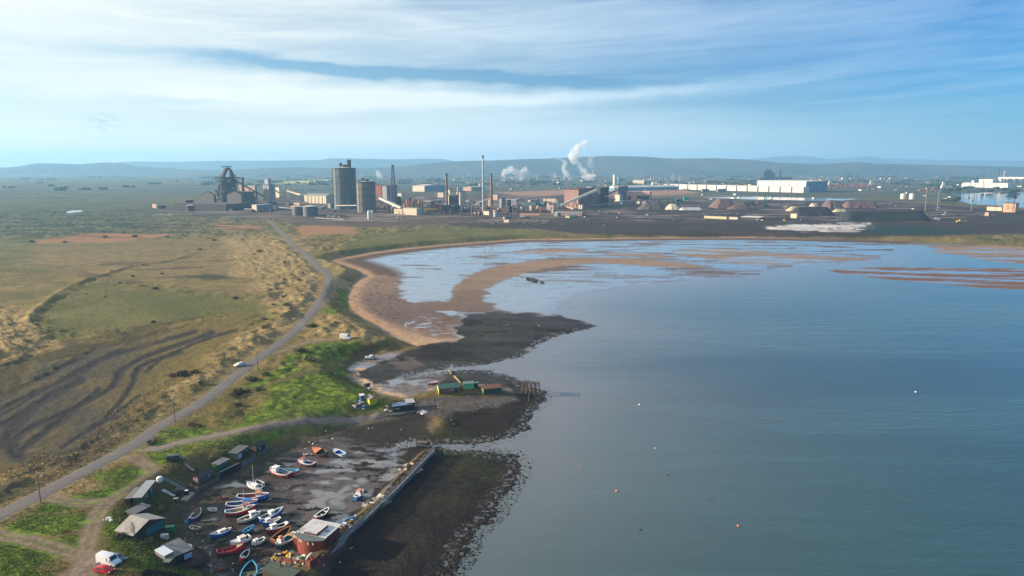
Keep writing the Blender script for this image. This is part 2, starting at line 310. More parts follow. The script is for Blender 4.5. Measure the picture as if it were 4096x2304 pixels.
# ---------------------------------------------------------------- ground mesh: one sheet, finer where it lies nearer
us = np.arange(-1150, 5251, 6.0)
vs = np.concatenate([np.array([668.35, 668.8, 669.5, 670.5]), np.arange(672, 700, 2.0), np.arange(700, 1010, 1.8), np.arange(1010, 1500, 2.8), np.arange(1500, 2330, 3.6), np.arange(2330, 3300, 26)])
UU, VV = np.meshgrid(us, vs)
gx, gy = unproj(UU.ravel(), VV.ravel(), 3.0)
gz = height(gx, gy)
nr, nc = UU.shape
pu, pv = proj(gx, gy, gz)
def warped(m, L, seed):
    return proj(gx + m * fbm(gx, gy, L, 3, seed), gy + m * fbm(gx, gy, L, 3, seed + 50), gz)
dist = np.hypot(gx, gy)
wu1, wv1 = warped(9, 14, 60); wu2, wv2 = warped(26, 40, 61)
def pm(polys, soft=8.0, big=True, vs_=1.0):
    U, V = (wu2, wv2) if big else (wu1, wv1)
    o = np.zeros(U.shape)
    for p in polys:
        q = [(a, b * vs_) for a, b in p]
        o = np.maximum(o, sst(-soft, soft, poly_sd(U, V * vs_, q, 3 * soft)))
    return o
n_s = fbm(gx, gy, 3.2, 3, 70); n_m = fbm(gx, gy, 11, 3, 71); n_l = fbm(gx, gy, 48, 4, 72); n_x = fbm(gx, gy, 220, 4, 73)
n_st = fbm(gx / 6, gy, 30, 4, 74)            # drawn out along x
col = np.empty((len(gx), 3))
def C(r, g_, b): return np.array([r, g_, b])
def lay(c, m):
    global col
    m = np.clip(m, 0, 1)[:, None]; col = col * (1 - m) + np.asarray(c) * m
col[:] = C(.130, .108, .036)
lay(C(.215, .162, .062), sst(-.15, .4, n_m * .6 + n_l * .6))
lay(C(.060, .078, .022), sst(.05, .5, -n_l * .8 + n_s * .4) * .8)
far = sst(700, 1600, dist)
lay(C(.075, .085, .045), far * .7)
lay(C(.15, .12, .07), far * sst(.0, .35, n_st) * .6)
lay(C(.035, .05, .03), far * sst(.05, .3, -n_st + n_x * .3) * .8)
vfar = sst(1900, 3000, dist)
lay(C(.06, .085, .06), vfar * .8)
lay(C(.11, .12, .08), vfar * sst(.0, .4, n_x) * .7)
lay(C(.02, .035, .03), vfar * sst(.08, .3, -fbm(gx / 3, gy, 160, 3, 81)) * .8)
rightp = sst(1500, 2000, dist) * sst(2300, 2600, pu)
lay(C(.17, .125, .085), rightp * sst(.10, .22, fbm(gx / 9, gy + .05 * gx, 45, 4, 160)) * .8)
lay(C(.045, .055, .040), rightp * sst(.06, .2, -fbm(gx / 9, gy + .05 * gx, 70, 4, 161)) * .8)
leftm = sst(900, 200, pu) * sst(1100, 900, pv)
lay(C(.055, .085, .048), leftm * .55)
lay(C(.03, .05, .035), leftm * sst(.0, .35, n_st + .3 * n_m))
lay(C(.14, .14, .07), leftm * sst(.1, .4, -n_st + .3 * n_l) * .7)
lay(C(.21, .155, .07), pm(RUST[3:], 40) * (.35 + .5 * sst(-.2, .3, n_m)))
lay(C(.30, .15, .075), pm(RUST[:3], 6, True, 2) * .85)
mead = pm(MEADOW, 30); lay(C(.080, .098, .026), mead * (.6 + .4 * n_m)); lay(C(.15, .14, .05), mead * sst(.1, .4, n_l + n_s * .3) * .6)
dk = sst(815, 850, pv) * sst(965, 925, pv) * sst(1080, 900, pu)
lay(C(.028, .043, .034), dk * sst(.0, .16, fbm(gx / 5, gy + .3 * gx, 34, 4, 150)) * .9)
heathn = pm([D((120, 660), (480, 640), (720, 660), (740, 720), (500, 735), (250, 710))], 40); lay(C(.075, .050, .040), heathn * sst(.14, .3, fbm(gx / 3, gy, 22, 4, 151)) * .8)
oval = pm([D((470, 698), (500, 692), (545, 691), (580, 698), (530, 704))], 5, False); lay(C(.035, .045, .018), oval * .9)
hea = pm(HEATH, 14); lay(C(.050, .042, .022), hea * .85)
straw = pm(STRAW, 26)
lay(C(.30, .215, .098), straw * (.55 + .45 * sst(-.3, .3, n_m)))
lay(C(.095, .085, .035), straw * sst(.05, .35, fbm(gx, gy, 7, 3, 90)) * .75)
lay(C(.42, .32, .17), straw * sst(.1, .45, -n_s - n_m * .4) * .6)
slag = pm(SLAG, 30)
sa = np.arctan2(gx - wSHORE[0][0], gy) ; ridge_c = (gx * .62 + gy * .78)
px_, py_ = UZ([(560, 1320), (0, 1640)], 5.5)
ax_ = px_ - py_; ax_ = ax_ / np.hypot(*ax_)
across = (gx - py_[0]) * -ax_[1] + (gy - py_[1]) * ax_[0]; along = (gx - py_[0]) * ax_[0] + (gy - py_[1]) * ax_[1]
BANDS = [([(615, 1330), (427, 1381), (299, 1441), (149, 1522), (0, 1599), (-250, 1710)], 13), ([(781, 1326), (576, 1385), (406, 1437), (299, 1505), (171, 1556), (0, 1642), (-250, 1770)], 14), ([(850, 1330), (740, 1372), (598, 1420), (491, 1479), (461, 1539), (376, 1595), (256, 1654), (128, 1710), (20, 1780)], 15),
 ([(726, 1407), (568, 1462), (534, 1530), (491, 1599), (420, 1680), (340, 1730), (250, 1790)], 13), ([(950, 1318), (800, 1366), (640, 1441), (585, 1490)], 8), ([(330, 1520), (200, 1590), (100, 1650), (0, 1700), (-100, 1750)], 18), ([(400, 1560), (300, 1640), (190, 1722), (90, 1800)], 17), ([(-60, 1800), (30, 1770), (75, 1745)], 24), ([(480, 1400), (330, 1475), (180, 1560), (0, 1665)], 8), ([(560, 1580), (470, 1650), (380, 1710)], 10), ([(250, 1560), (120, 1640), (40, 1740), (80, 1830)], 30)]
stripe = np.full(len(gx), -1.0)
for bp_, bw_ in BANDS:
    q = line_d(pu + 5 * n_m + 5 * n_l, pv * 1.5 + 5 * n_m, [(a_, b_ * 1.5) for a_, b_ in smooth_line(bp_, 4)], 90); wv = bw_ * (1 + .5 * fbm(gx, gy, 30, 2, 140))
    stripe = np.maximum(stripe, 1 - q / (wv * 1.0))
slag_l = np.clip(sst(760, 330, pu + 60 * n_l), 0, 1)
lay(C(.140, .108, .032), slag * .92); lay(C(.058, .053, .042), slag * slag_l * .9); lay(C(.13, .10, .036), slag * sst(.05, .3, n_l + .3 * n_m) * .55)
lay(C(.027, .026, .029), slag * sst(-.55, .55, stripe + .22 * n_m) * .93)
gr = pm(GREEN, 18)
lay(C(.080, .130, .014), gr * .9)
lay(C(.150, .215, .024), gr * sst(-.05, .35, n_s + n_m * .6) * .8)
lay(C(.022, .040, .010), gr * sst(.05, .4, -n_s * 1.1 - n_m * .5) * .6)
lay(C(.12, .10, .035), gr * sst(.12, .4, n_l) * .55)
lay(C(.075, .056, .050), pm(BROWN, 8, True, 2) * .85)
lay(C(.12, .075, .05), pm(BROWN, 8, True, 2) * sst(.0, .35, n_st) * .8)
works = pm([D((380, 540), (520, 516), (900, 490), (1250, 488), (1700, 500), (2300, 512), (2500, 540), (2300, 560), (1400, 556), (900, 560), (640, 552))], 8, True, 2)
coal = pm(COALY, 8, True, 2)
lay(C(.035, .029, .028), coal * .95); lay(C(.07, .055, .05), coal * sst(.1, .4, n_st + .4 * n_l) * .5)
wn = fbm(gx / 5, gy, 26, 4, 170)
lay(C(.16, .12, .10), works * sst(.12, .22, wn) * .8); lay(C(.025, .022, .024), works * sst(.10, .25, -wn) * .8); lay(C(.30, .26, .23), works * sst(.27, .33, fbm(gx / 12, gy, 14, 3, 171)) * .7)
lay(C(.29, .165, .10), pm(OCHRE, 5, True, 2)); lay(C(.42, .42, .12), pm(YFIELD, 2, True, 2))
wh = pm(WHITE_, 5, True, 2); lay(C(.55, .53, .52), wh * sst(-.25, .15, n_m + n_st))
lay(C(.012, .040, .036), pm(DKGREEN, 4, True, 2) * .9)
# water-side
sl = poly_sd(gx, gy, wLAND) + n_m * 1.8
shore = sst(2.0, -1.0, sl)
ss_w = poly_sd(gx, gy, wSHORE, 40)
hb = pm([HARB], 10, False)
wet = np.zeros(len(gx)); gl = np.zeros(len(gx))
sandf = sst(250, 300, dist) * shore
lay(C(.021, .018, .016), shore * sst(300, 255, dist)); lay(C(.120, .088, .078), sandf)
wet_f = sandf * np.clip(sst(-.22, .20, fbm(gx / 5, gy, 14, 5, 95) + .25 * fbm(gx / 2, gy, 60, 3, 96) + .12 + .25 * n_s), 0, 1)
dry = pm(SAND, 9, False, 1.6)
lay(C(.54, .385, .24), dry * sst(420, 330, gy) * shore); lay(C(.26, .18, .125), dry * shore * sst(380, 640, gy) * (1 - sst(-.1, .3, n_st) * .4))
lay(C(.15, .085, .06), dry * shore * sst(1010, 1080, pv) * sst(3200, 3300, pu))
lagoon = pm([[(1420, 1056), (1480, 1032), (1600, 1006), (1750, 992), (1900, 984), (2080, 978), (2300, 982), (2420, 1000), (2300, 1022), (2000, 1045), (1880, 1085), (1840, 1120), (1810, 1200), (1640, 1212), (1600, 1130), (1500, 1085)]], 14, False)
mirror = pm([[(1930, 1165), (2020, 1120), (2120, 1098), (2300, 1085), (2700, 1090), (3020, 1105), (3000, 1130), (2700, 1140), (2300, 1200), (2240, 1260), (2000, 1245)]], 14, False)
wet_f = np.clip(np.maximum(wet_f, sandf * lagoon * sst(-.28, -.10, fbm(gx / 5, gy, 12, 3, 95))), 0, 1)
wet_f = np.maximum(wet_f, sandf * mirror * (.35 + .65 * sst(1100, 1150, pv + 60 * fbm(gx / 4, gy, 9, 3, 102))))
barw = pm([BANK_R, BANK_U] + SAND[1:4], 9, False, 1.6) * np.clip(sst(.02, .26, fbm(gx / 7, gy + .15 * gx, 16, 4, 120) + .10) * .9, 0, 1)
wet_f = np.maximum(wet_f * (1 - dry), barw * shore)
beach = sst(14, 2, -sl) * shore * sst(300, 420, dist); beach2 = sst(42, 24, -sl) * shore * sst(300, 420, dist)
lay(C(.10, .066, .052), beach2 * (1 - dry)); lay(C(.40, .25, .15), beach * sst(1000, 1500, pu) * sst(3500, 2900, pu)); wet_f *= 1 - beach2
pool = pm([[(1640, 1290), (1690, 1262), (1760, 1268), (1800, 1310), (1810, 1360), (1740, 1352), (1680, 1330)]], 12, False)
lay(C(.15, .095, .075), pool * .8)
poolw = pm([[(1770, 1250), (1800, 1244), (1850, 1246), (1840, 1256), (1800, 1262)], [(1635, 1290), (1650, 1278), (1650, 1305), (1636, 1308)], [(1708, 1272), (1722, 1290), (1760, 1320), (1780, 1335), (1740, 1310), (1715, 1290)], [(1838, 1275), (1844, 1290), (1832, 1350), (1800, 1362), (1826, 1340)]], 3, False)
wet_f = np.maximum(wet_f, poolw * shore); wet_f = np.maximum(wet_f, pool * sst(.15, .3, fbm(gx / 3, gy, 4, 3, 97)))
spk = sst(.18, .34, fbm(gx, gy, 4, 3, 98)) * pm([[(1500, 1120), (1620, 1110), (1640, 1290), (1520, 1290), (1410, 1230), (1410, 1150)]], 15, False)
lay(C(.05, .04, .035), spk * .75)
# rock and weed
weed = pm(WEED, 7, False) * shore
spec = fbm(gx, gy, 1.3, 2, 99)
wc = C(.017, .0145, .0135)
lay(wc, weed); lay(C(.034, .026, .019), weed * sst(-.05, .4, n_m + spec * .6) * .75); lay(C(.028, .034, .012), weed * sst(.15, .5, n_l + n_s * .3) * .7)
lay(C(.06, .05, .045), weed * sst(.52, .66, spec) * .7)
# harbour mud and cove
mud = hb * shore
lay(C(.034, .026, .025), mud); lay(C(.085, .070, .070), mud * sst(1080, 1250, pu) * sst(-.3, .3, n_m + .3) * .85)
lay(C(.018, .016, .016), mud * sst(.18, .32, fbm(gx / 2.2, gy, 2.6, 3, 100) + .1 * n_m) * .85)
weedp = sst(.05, .22, fbm(gx / 2.4, gy, 3.2, 4, 100) + .35 * n_l - .15 + .25 * sst(1300, 1450, pu) * sst(1950, 1850, pv))
lay(C(.020, .017, .016), mud * weedp * .9)
gl = np.maximum(gl, mud * (1 - weedp) * np.clip(.25 + .9 * fbm(gx, gy, 6, 3, 130) + .25 * sst(1080, 1300, pu), 0, .75))
wet_f = np.maximum(wet_f, mud * (1 - weedp) * sst(.22, .42, fbm(gx / 2, gy, 5, 3, 131) + .22 * sst(1100, 1350, pu)) * .8)
cove = pm([[(1530, 1530), (1600, 1500), (1640, 1490), (1700, 1490), (1760, 1500), (1740, 1535), (1640, 1555), (1560, 1555)], [(1560, 1450), (1650, 1430), (1680, 1470), (1600, 1480)]], 8, False) * shore
lay(C(.10, .075, .065), cove * .8); wet_f = np.maximum(wet_f, cove * sst(-.12, .06, fbm(gx, gy, 5, 3, 101) + .08))
chan = pm([[(1640, 1770), (1600, 1775), (1560, 1800), (1590, 1830), (1640, 1795)], [(1560, 1800), (1600, 1830), (1500, 1930), (1400, 2010), (1330, 2050), (1300, 2040), (1420, 1950), (1500, 1880)]], 8, False) * mud
wet_f = np.maximum(wet_f, chan * sst(-.3, .2, n_m) * .75)
weededge = weed * sst(12, 2, np.abs(gz - .12) * 60) * sst(.1, .3, -spec)
wet_f = np.maximum(wet_f * (1 - .9 * weed), weededge * .9)
rub = pm([RUBBLE], 8, False); lay(C(.075, .064, .062), rub * .9); lay(C(.17, .15, .14), rub * sst(.2, .42, spec + n_s * .3) * .8); lay(C(.10, .085, .03), rub * sst(.1, .4, n_m) * .3)
# banks along the harbour: dark coarse grass and tipped rubble
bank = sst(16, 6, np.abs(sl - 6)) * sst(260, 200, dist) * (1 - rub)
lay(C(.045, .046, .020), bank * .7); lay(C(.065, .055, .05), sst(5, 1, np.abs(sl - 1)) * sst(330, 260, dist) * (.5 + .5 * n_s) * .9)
lay(C(.06, .047, .026), pm([[(1330, 1520), (1390, 1420), (1470, 1390), (1640, 1385), (1540, 1420), (1420, 1450), (1390, 1500), (1420, 1540), (1380, 1540)]], 14) * .8)
sb = poly_sd(gx, gy, wBREAK, 30)
lay(C(.115, .080, .050), sst(-.5, 1.5, sb + n_m) * sst(-6, -3, sl * 0 - 4) * .9); lay(C(.24, .195, .040), sst(1.2, 3.4, sb + 1.5 * n_m) * sst(1900, 1990, pv) * .8); lay(C(.07, .05, .04), sst(-.5, 1.5, sb) * sst(2120, 2180, pv) * .7)
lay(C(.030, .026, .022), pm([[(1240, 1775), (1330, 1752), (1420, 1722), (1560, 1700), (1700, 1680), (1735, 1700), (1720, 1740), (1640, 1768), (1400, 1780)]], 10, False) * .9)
lay(C(.17, .125, .045), np.exp(-((gx - wKN[0]) / 3.6) ** 2 - ((gy - wKN[1]) / 6.0) ** 2) * 1.2)
# worn tracks
for t in wT2:
    td = line_d(gx, gy, t, 30); lay(C(.215, .165, .125), sst(2.6, 1.2, td + n_s * 1.2) * (.45 + .4 * sst(.4, 1.0, td))); 
lay(C(.20, .16, .125), pm([[(270, 2304), (300, 2250), (345, 2205), (400, 2210), (440, 2262), (400, 2310), (380, 2400), (200, 2400)]], 14, False) * .9)
lay(C(.20, .155, .12), pm([[(545, 1840), (590, 1835), (620, 1870), (600, 1890), (570, 1870)], [(840, 1752), (900, 1740), (930, 1745), (860, 1765)]], 8, False) * .7)
lay(C(.30, .21, .13), pm([[(1325, 1115), (1365, 1112), (1408, 1140), (1400, 1160), (1360, 1145), (1330, 1140)]], 5, False) * .9)
rd = line_d(gx, gy, wROAD, 40); lay(C(.16, .13, .085), sst(5.5, 3.2, rd + n_s) * .55)
rd2 = line_d(gx, gy, wTRACK, 40); lay(C(.17, .14, .10), sst(4.2, 2.2, rd2 + n_s) * .6)
nzv = 1 + .30 * n_s * sst(900, 300, dist) + .22 * fbm(gx, gy, 1.0, 2, 110) * sst(350, 120, dist)
col = np.clip(col * nzv[:, None], .004, .9)
wet_f = np.clip(wet_f * (1 - sst(0, 2, sl)) * np.where(dist > 300, .80 + .5 * fbm(gx / 3, gy, 6, 3, 180) + .2, 1.0), 0, 1)
pond = pm(POND, 3, False, 3); wet_f = np.maximum(wet_f, pond * sst(.3, .6, pond)); lay(C(.30, .30, .30), pond)
under = sst(.02, -.25, gz)
wet_f = np.clip(wet_f, 0, 1)
gz = gz - wet_f * 0.03
# ridges of the slag fan
gz = gz - slag * .25 * np.clip(stripe, -.3, 1)

def mesh_obj(name, verts, faces, mat, smooth=False):
    me = bpy.data.meshes.new(name); me.from_pydata(verts, [], faces); me.update()
    if smooth: me.polygons.foreach_set('use_smooth', [True] * len(me.polygons))
    if mat: me.materials.append(mat)
    o = bpy.data.objects.new(name, me); COL.objects.link(o); return o
def grid_obj(name, X, Y, Z, nr, nc, mat):
    me = bpy.data.meshes.new(name)
    nv = nr * nc; me.vertices.add(nv)
    me.vertices.foreach_set('co', np.stack([X, Y, Z], 1).astype(np.float32).ravel())
    a = (np.arange(nr - 1)[:, None] * nc + np.arange(nc - 1)[None, :]).ravel()
    q = np.stack([a, a + nc, a + nc + 1, a + 1], 1)
    me.loops.add(q.size); me.loops.foreach_set('vertex_index', q.ravel().astype(np.int32))
    me.polygons.add(len(q)); me.polygons.foreach_set('loop_start', (np.arange(len(q)) * 4).astype(np.int32))
    me.polygons.foreach_set('use_smooth', np.ones(len(q), bool))
    me.update(calc_edges=True); me.validate()
    me.materials.append(mat)
    o = bpy.data.objects.new(name, me); COL.objects.link(o); return o

def new_mat(name):
    m = bpy.data.materials.new(name); m.use_nodes = True
    nt = m.node_tree; b = nt.nodes['Principled BSDF']; return m, NG(nt), b
gm, g, b = new_mat("ground_cover")
at = g.n('ShaderNodeAttribute', attribute_name='cover'); aw = g.n('ShaderNodeAttribute', attribute_name='wet_sheen')
geo = g.n('ShaderNodeNewGeometry'); pos = geo.outputs['Position']
f1 = g.noise(pos, .85, 6, .78); f2 = g.noise(pos, .16, 4, .6)
mul = g.m('MAXIMUM', .15, g.m('ADD', -.22, g.m('ADD', g.m('MULTIPLY', f1, 2.0), g.m('MULTIPLY', f2, .50))))
hsv = g.n('ShaderNodeHueSaturation'); g.put(hsv.inputs['Color'], at.outputs['Color']); g.put(hsv.inputs['Value'], mul)
g.put(hsv.inputs['Hue'], g.m('ADD', .5, g.m('MULTIPLY', g.m('SUBTRACT', f2, .5), .05)))
wsep = g.n('ShaderNodeSeparateColor'); g.put(wsep.inputs[0], aw.outputs['Color'])
wv, gv = wsep.outputs[0], wsep.outputs[1]
g.put(b.inputs['Base Color'], g.mix(g.m('MULTIPLY', wv, .55), hsv.outputs[0], (.165, .145, .145)))  # wet ground lightened to grey-lilac, painted in for the sky's pale sheen
ro = g.m('SUBTRACT', .95, g.m('ADD', g.m('MULTIPLY', wv, .87), g.m('MULTIPLY', gv, .62)))
g.put(b.inputs['Roughness'], g.m('MAXIMUM', ro, .16))
g.put(b.inputs['Coat Weight'], g.m('MULTIPLY', wv, .9)); b.inputs['Coat Roughness'].default_value = .10; b.inputs['Coat IOR'].default_value = 1.6
g.put(b.inputs['Specular IOR Level'], g.m('ADD', .12, g.m('MULTIPLY', g.m('MAXIMUM', wv, gv), .55)))
bp = g.n('ShaderNodeBump'); bp.inputs['Distance'].default_value = .9
g.put(bp.inputs['Strength'], g.m('SUBTRACT', .85, g.m('ADD', g.m('MULTIPLY', wv, .84), g.m('MULTIPLY', gv, .5))))
g.put(bp.inputs['Height'], f1); g.put(b.inputs['Normal'], bp.outputs[0])
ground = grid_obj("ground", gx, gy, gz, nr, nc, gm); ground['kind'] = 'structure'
for nm, arr in (("cover", np.concatenate([col, np.ones((len(gx), 1))], 1)), ("wet_sheen", np.stack([wet_f, gl, under, np.ones(len(gx))], 1))):
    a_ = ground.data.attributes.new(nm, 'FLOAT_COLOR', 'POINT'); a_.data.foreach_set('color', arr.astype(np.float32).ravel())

# ---------------------------------------------------------------- water
wm, g, b = new_mat("estuary_water")
geo = g.n('ShaderNodeNewGeometry'); pos = geo.outputs['Position']
def mapped(rot, sc):
    mp = g.n('ShaderNodeMapping'); g.put(mp.inputs['Vector'], pos); mp.inputs['Rotation'].default_value = (0, 0, R(rot)); mp.inputs['Scale'].default_value = sc; return mp.outputs[0]
swell = g.noise(mapped(9, (.022, .15, .3)), 1.0, 4, .6, .6); chop = g.noise(mapped(-14, (.30, .85, .5)), 1.0, 4, .65); chop2 = g.noise(mapped(24, (.16, .5, .5)), 1.0, 3, .6)
lanes = g.noise(mapped(6, (.0035, .018, .1)), 1.0, 4, .6, .8)
rip = g.m('ADD', g.m('MULTIPLY', swell, 1.6), g.m('ADD', g.m('MULTIPLY', chop, .45), g.m('MULTIPLY', chop2, .5)))
cd = g.n('ShaderNodeVectorMath', operation='LENGTH'); g.put(cd.inputs[0], pos)
sh = g.n('ShaderNodeAttribute', attribute_name='silt_sheen'); sheen_v = sh.outputs['Fac']
bp = g.n('ShaderNodeBump'); bp.inputs['Distance'].default_value = 1.0
g.put(bp.inputs['Strength'], g.m('MULTIPLY', g.m('MULTIPLY', g.ramp(cd.outputs['Value'], 250, 1100, .22, .07), g.ramp(lanes, .34, .66, .30, 1.45)), g.m('SUBTRACT', 1.0, g.m('MULTIPLY', sheen_v, .55))))
g.put(bp.inputs['Height'], rip); g.put(b.inputs['Normal'], bp.outputs[0])
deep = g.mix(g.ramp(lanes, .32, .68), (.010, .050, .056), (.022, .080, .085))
g.put(b.inputs['Base Color'], g.mix(sheen_v, deep, (.150, .150, .158)))  # silt tint near shore, also standing in for pale sky reflection
b.inputs['Roughness'].default_value = .07; b.inputs['IOR'].default_value = 1.55
wu = np.arange(-1150, 5251, 40.0); wv_ = np.concatenate([np.array([669.5, 671, 674, 680, 690]), np.arange(700, 1000, 12.0), np.arange(1000, 2400, 22.0), np.arange(2420, 3400, 90.0)])
WU, WV = np.meshgrid(wu, wv_); WX, WY = unproj(WU.ravel(), WV.ravel(), 0.0)
WX, WY = np.concatenate([WX]), np.concatenate([WY])
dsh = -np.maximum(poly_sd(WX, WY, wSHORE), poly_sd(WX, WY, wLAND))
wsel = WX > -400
sheen_f = .95 * np.exp(-np.maximum(dsh, 0) / 42.0) * sst(2.0, 0, dsh * 0) * 1.0 + .30 * np.exp(-np.maximum(dsh, 0) / 200.0)
sheen_f = np.clip(sheen_f, 0, 1) * sst(2600, 1400, np.hypot(WX, WY)) * sst(-40, 260, WY - 60)
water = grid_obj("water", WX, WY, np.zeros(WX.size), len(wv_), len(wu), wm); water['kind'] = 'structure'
a_ = water.data.attributes.new('silt_sheen', 'FLOAT', 'POINT'); a_.data.foreach_set('value', sheen_f.astype(np.float32))

# ---------------------------------------------------------------- finding the ground under a photo point
_bm_v = [Vector(p) for p in zip(gx, gy, gz)]
_q = [tuple(p.vertices) for p in ground.data.polygons]
BVH = BVHTree.FromPolygons(_bm_v, _q)
del _bm_v, _q
CAMV = Vector((0, 0, CAM_H))
def G(u, v, zmin=None):
    """the ground point seen at photo pixel (u, v)"""
    d = Vector([float(c) for c in rayd(u, v)]).normalized()
    h = BVH.ray_cast(CAMV, d)
    p = h[0] if h[0] is not None else Vector((*unproj(u, v, 0), 0))
    if p.z < 0: p = Vector((*[float(c) for c in unproj(u, v, 0)], 0))
    return p
def gzat(x, y):
    h = BVH.ray_cast(Vector((x, y, 900)), Vector((0, 0, -1)))
    return h[0].z if h[0] is not None else 0.0
def mpp(p):
    """metres per photo pixel at a point"""
    return (p.y * FW[1] + (p.z - CAM_H) * FW[2]) / FPX

# ---------------------------------------------------------------- hills
hm, g, b = new_mat("moor_hills")
geo = g.n('ShaderNodeNewGeometry'); pos = geo.outputs['Position']
mp = g.n('ShaderNodeMapping'); g.put(mp.inputs['Vector'], pos); mp.inputs['Scale'].default_value = (.0012, .0004, .006)
hn = g.noise(mp.outputs[0], 1.0, 6, .65)
g.put(b.inputs['Base Color'], g.mix(g.ramp(hn, .38, .62), (.030, .045, .025), (.085, .085, .05))); b.inputs['Roughness'].default_value = 1
b.inputs['Specular IOR Level'].default_value = 0
def hill(pts, dist_m, depth, foot=660, seed=0):
    """a ridge whose crest is seen along pts (photo pixels), standing dist_m away"""
    P = np.array(pts, float); uu = np.linspace(P[0, 0], P[-1, 0], 360); vv = np.interp(uu, P[:, 0], P[:, 1])
    vv = vv + 1.1 * fbm(uu, uu * 0 + seed, 45, 4, seed)
    X, Y, Z = [], [], []
    prof = [(-1.0, -.06), (-.72, .10), (-.5, .32), (-.3, .62), (-.14, .86), (0, 1.0), (.2, .98), (.6, .7), (1.0, -.06)]
    for dpt, hf in prof:
        yy = dist_m + dpt * depth + 120 * fbm(uu, uu * 0 + dpt * 9, 120, 3, seed + 5) * (1 - abs(dpt))
        rx, ry, rz = rayd(uu, vv)
        t = dist_m / ry; crest_z = CAM_H + rz * t
        fac = hf * (1 + .10 * fbm(uu, uu * 0 + dpt * 13, 60, 4, seed + 9)) if 0 < hf < 1 else hf
        X.append(rx / ry * yy); Y.append(yy * np.ones_like(uu)); Z.append(crest_z * fac if hf > 0 else np.full_like(uu, -40.0))
    o = grid_obj("hills", np.concatenate(X), np.concatenate(Y), np.concatenate(Z), len(prof), len(uu), hm); o['kind'] = 'structure'; return o
hill(D((-900, 415), (-200, 418), (0, 422), (45, 419), (85, 411), (150, 411), (200, 413), (270, 408), (285, 410), (300, 409), (345, 418), (430, 424), (560, 428)), 9500, 1500, seed=1)
hill(D((-900, 418), (0, 424), (200, 414), (340, 406), (450, 407), (560, 404), (700, 404), (810, 402), (830, 398), (900, 399), (1000, 401), (1060, 399), (1112, 400), (1140, 405), (1200, 407), (1300, 412), (1500, 424)), 13500, 1800, seed=2)
hill(D((380, 436), (560, 428), (660, 423), (760, 421), (860, 424), (1000, 420), (1060, 413), (1140, 406), (1165, 405), (1250, 403), (1300, 401), (1400, 398), (1480, 394), (1530, 392), (1620, 394), (1660, 397), (1700, 399), (1800, 398), (1860, 400), (1890, 402), (1960, 409), (2060, 413), (2160, 407), (2200, 412), (2300, 413), (2400, 416), (2576, 420), (3400, 430)), 8600, 1500, seed=3)
hill(D((1700, 415), (1860, 404), (1900, 399), (1950, 394), (2000, 392), (2040, 393), (2080, 400), (2130, 398), (2185, 393), (2230, 399), (2340, 402), (2450, 403), (2576, 405), (3000, 405), (3600, 410)), 17500, 2200, seed=4)
# ---------------------------------------------------------------- materials and builders
_M = {}
def M(key, c, rough=.75, metal=0.0, var=.22, scale=1.2, pattern=None, spec=.35, dirt=None):
    if key in _M: return _M[key]
    m, g, b = new_mat(key)
    tcn = g.n('ShaderNodeTexCoord'); ob = tcn.outputs['Object']
    nz = g.noise(ob, scale, 4, .65)
    v = g.m('ADD', 1.0 - var, g.m('MULTIPLY', nz, 2 * var))
    hs = g.n('ShaderNodeHueSaturation'); hs.inputs['Color'].default_value = tuple(c) + (1,); g.put(hs.inputs['Value'], v)
    cc = hs.outputs[0]
    if dirt:
        mpn = g.n('ShaderNodeMapping'); g.put(mpn.inputs['Vector'], ob); mpn.inputs['Scale'].default_value = (dirt[1], dirt[1], dirt[1] * .22)
        cc = g.mix(g.ramp(g.noise(mpn.outputs[0], 1.0, 4, .7), .48, .68, 0, dirt[2]), cc, dirt[0])
    if pattern:
        ax, per, dark = pattern
        w = g.n('ShaderNodeTexWave', wave_type='BANDS', bands_direction=ax); g.put(w.inputs['Vector'], ob); w.inputs['Scale'].default_value = 6.2832 / (20 * per) * 1.0
        w.inputs['Distortion'].default_value = .0
        cc = g.mix(g.ramp(w.outputs['Fac'], .05, .35, dark, 0.0), cc, tuple(x * .35 for x in c))
        bpn = g.n('ShaderNodeBump'); bpn.inputs['Strength'].default_value = .5; bpn.inputs['Distance'].default_value = per * .2
        g.put(bpn.inputs['Height'], w.outputs['Fac']); g.put(b.inputs['Normal'], bpn.outputs[0])
    g.put(b.inputs['Base Color'], cc)
    b.inputs['Roughness'].default_value = rough; b.inputs['Metallic'].default_value = metal; b.inputs['Specular IOR Level'].default_value = spec
    _M[key] = m; return m

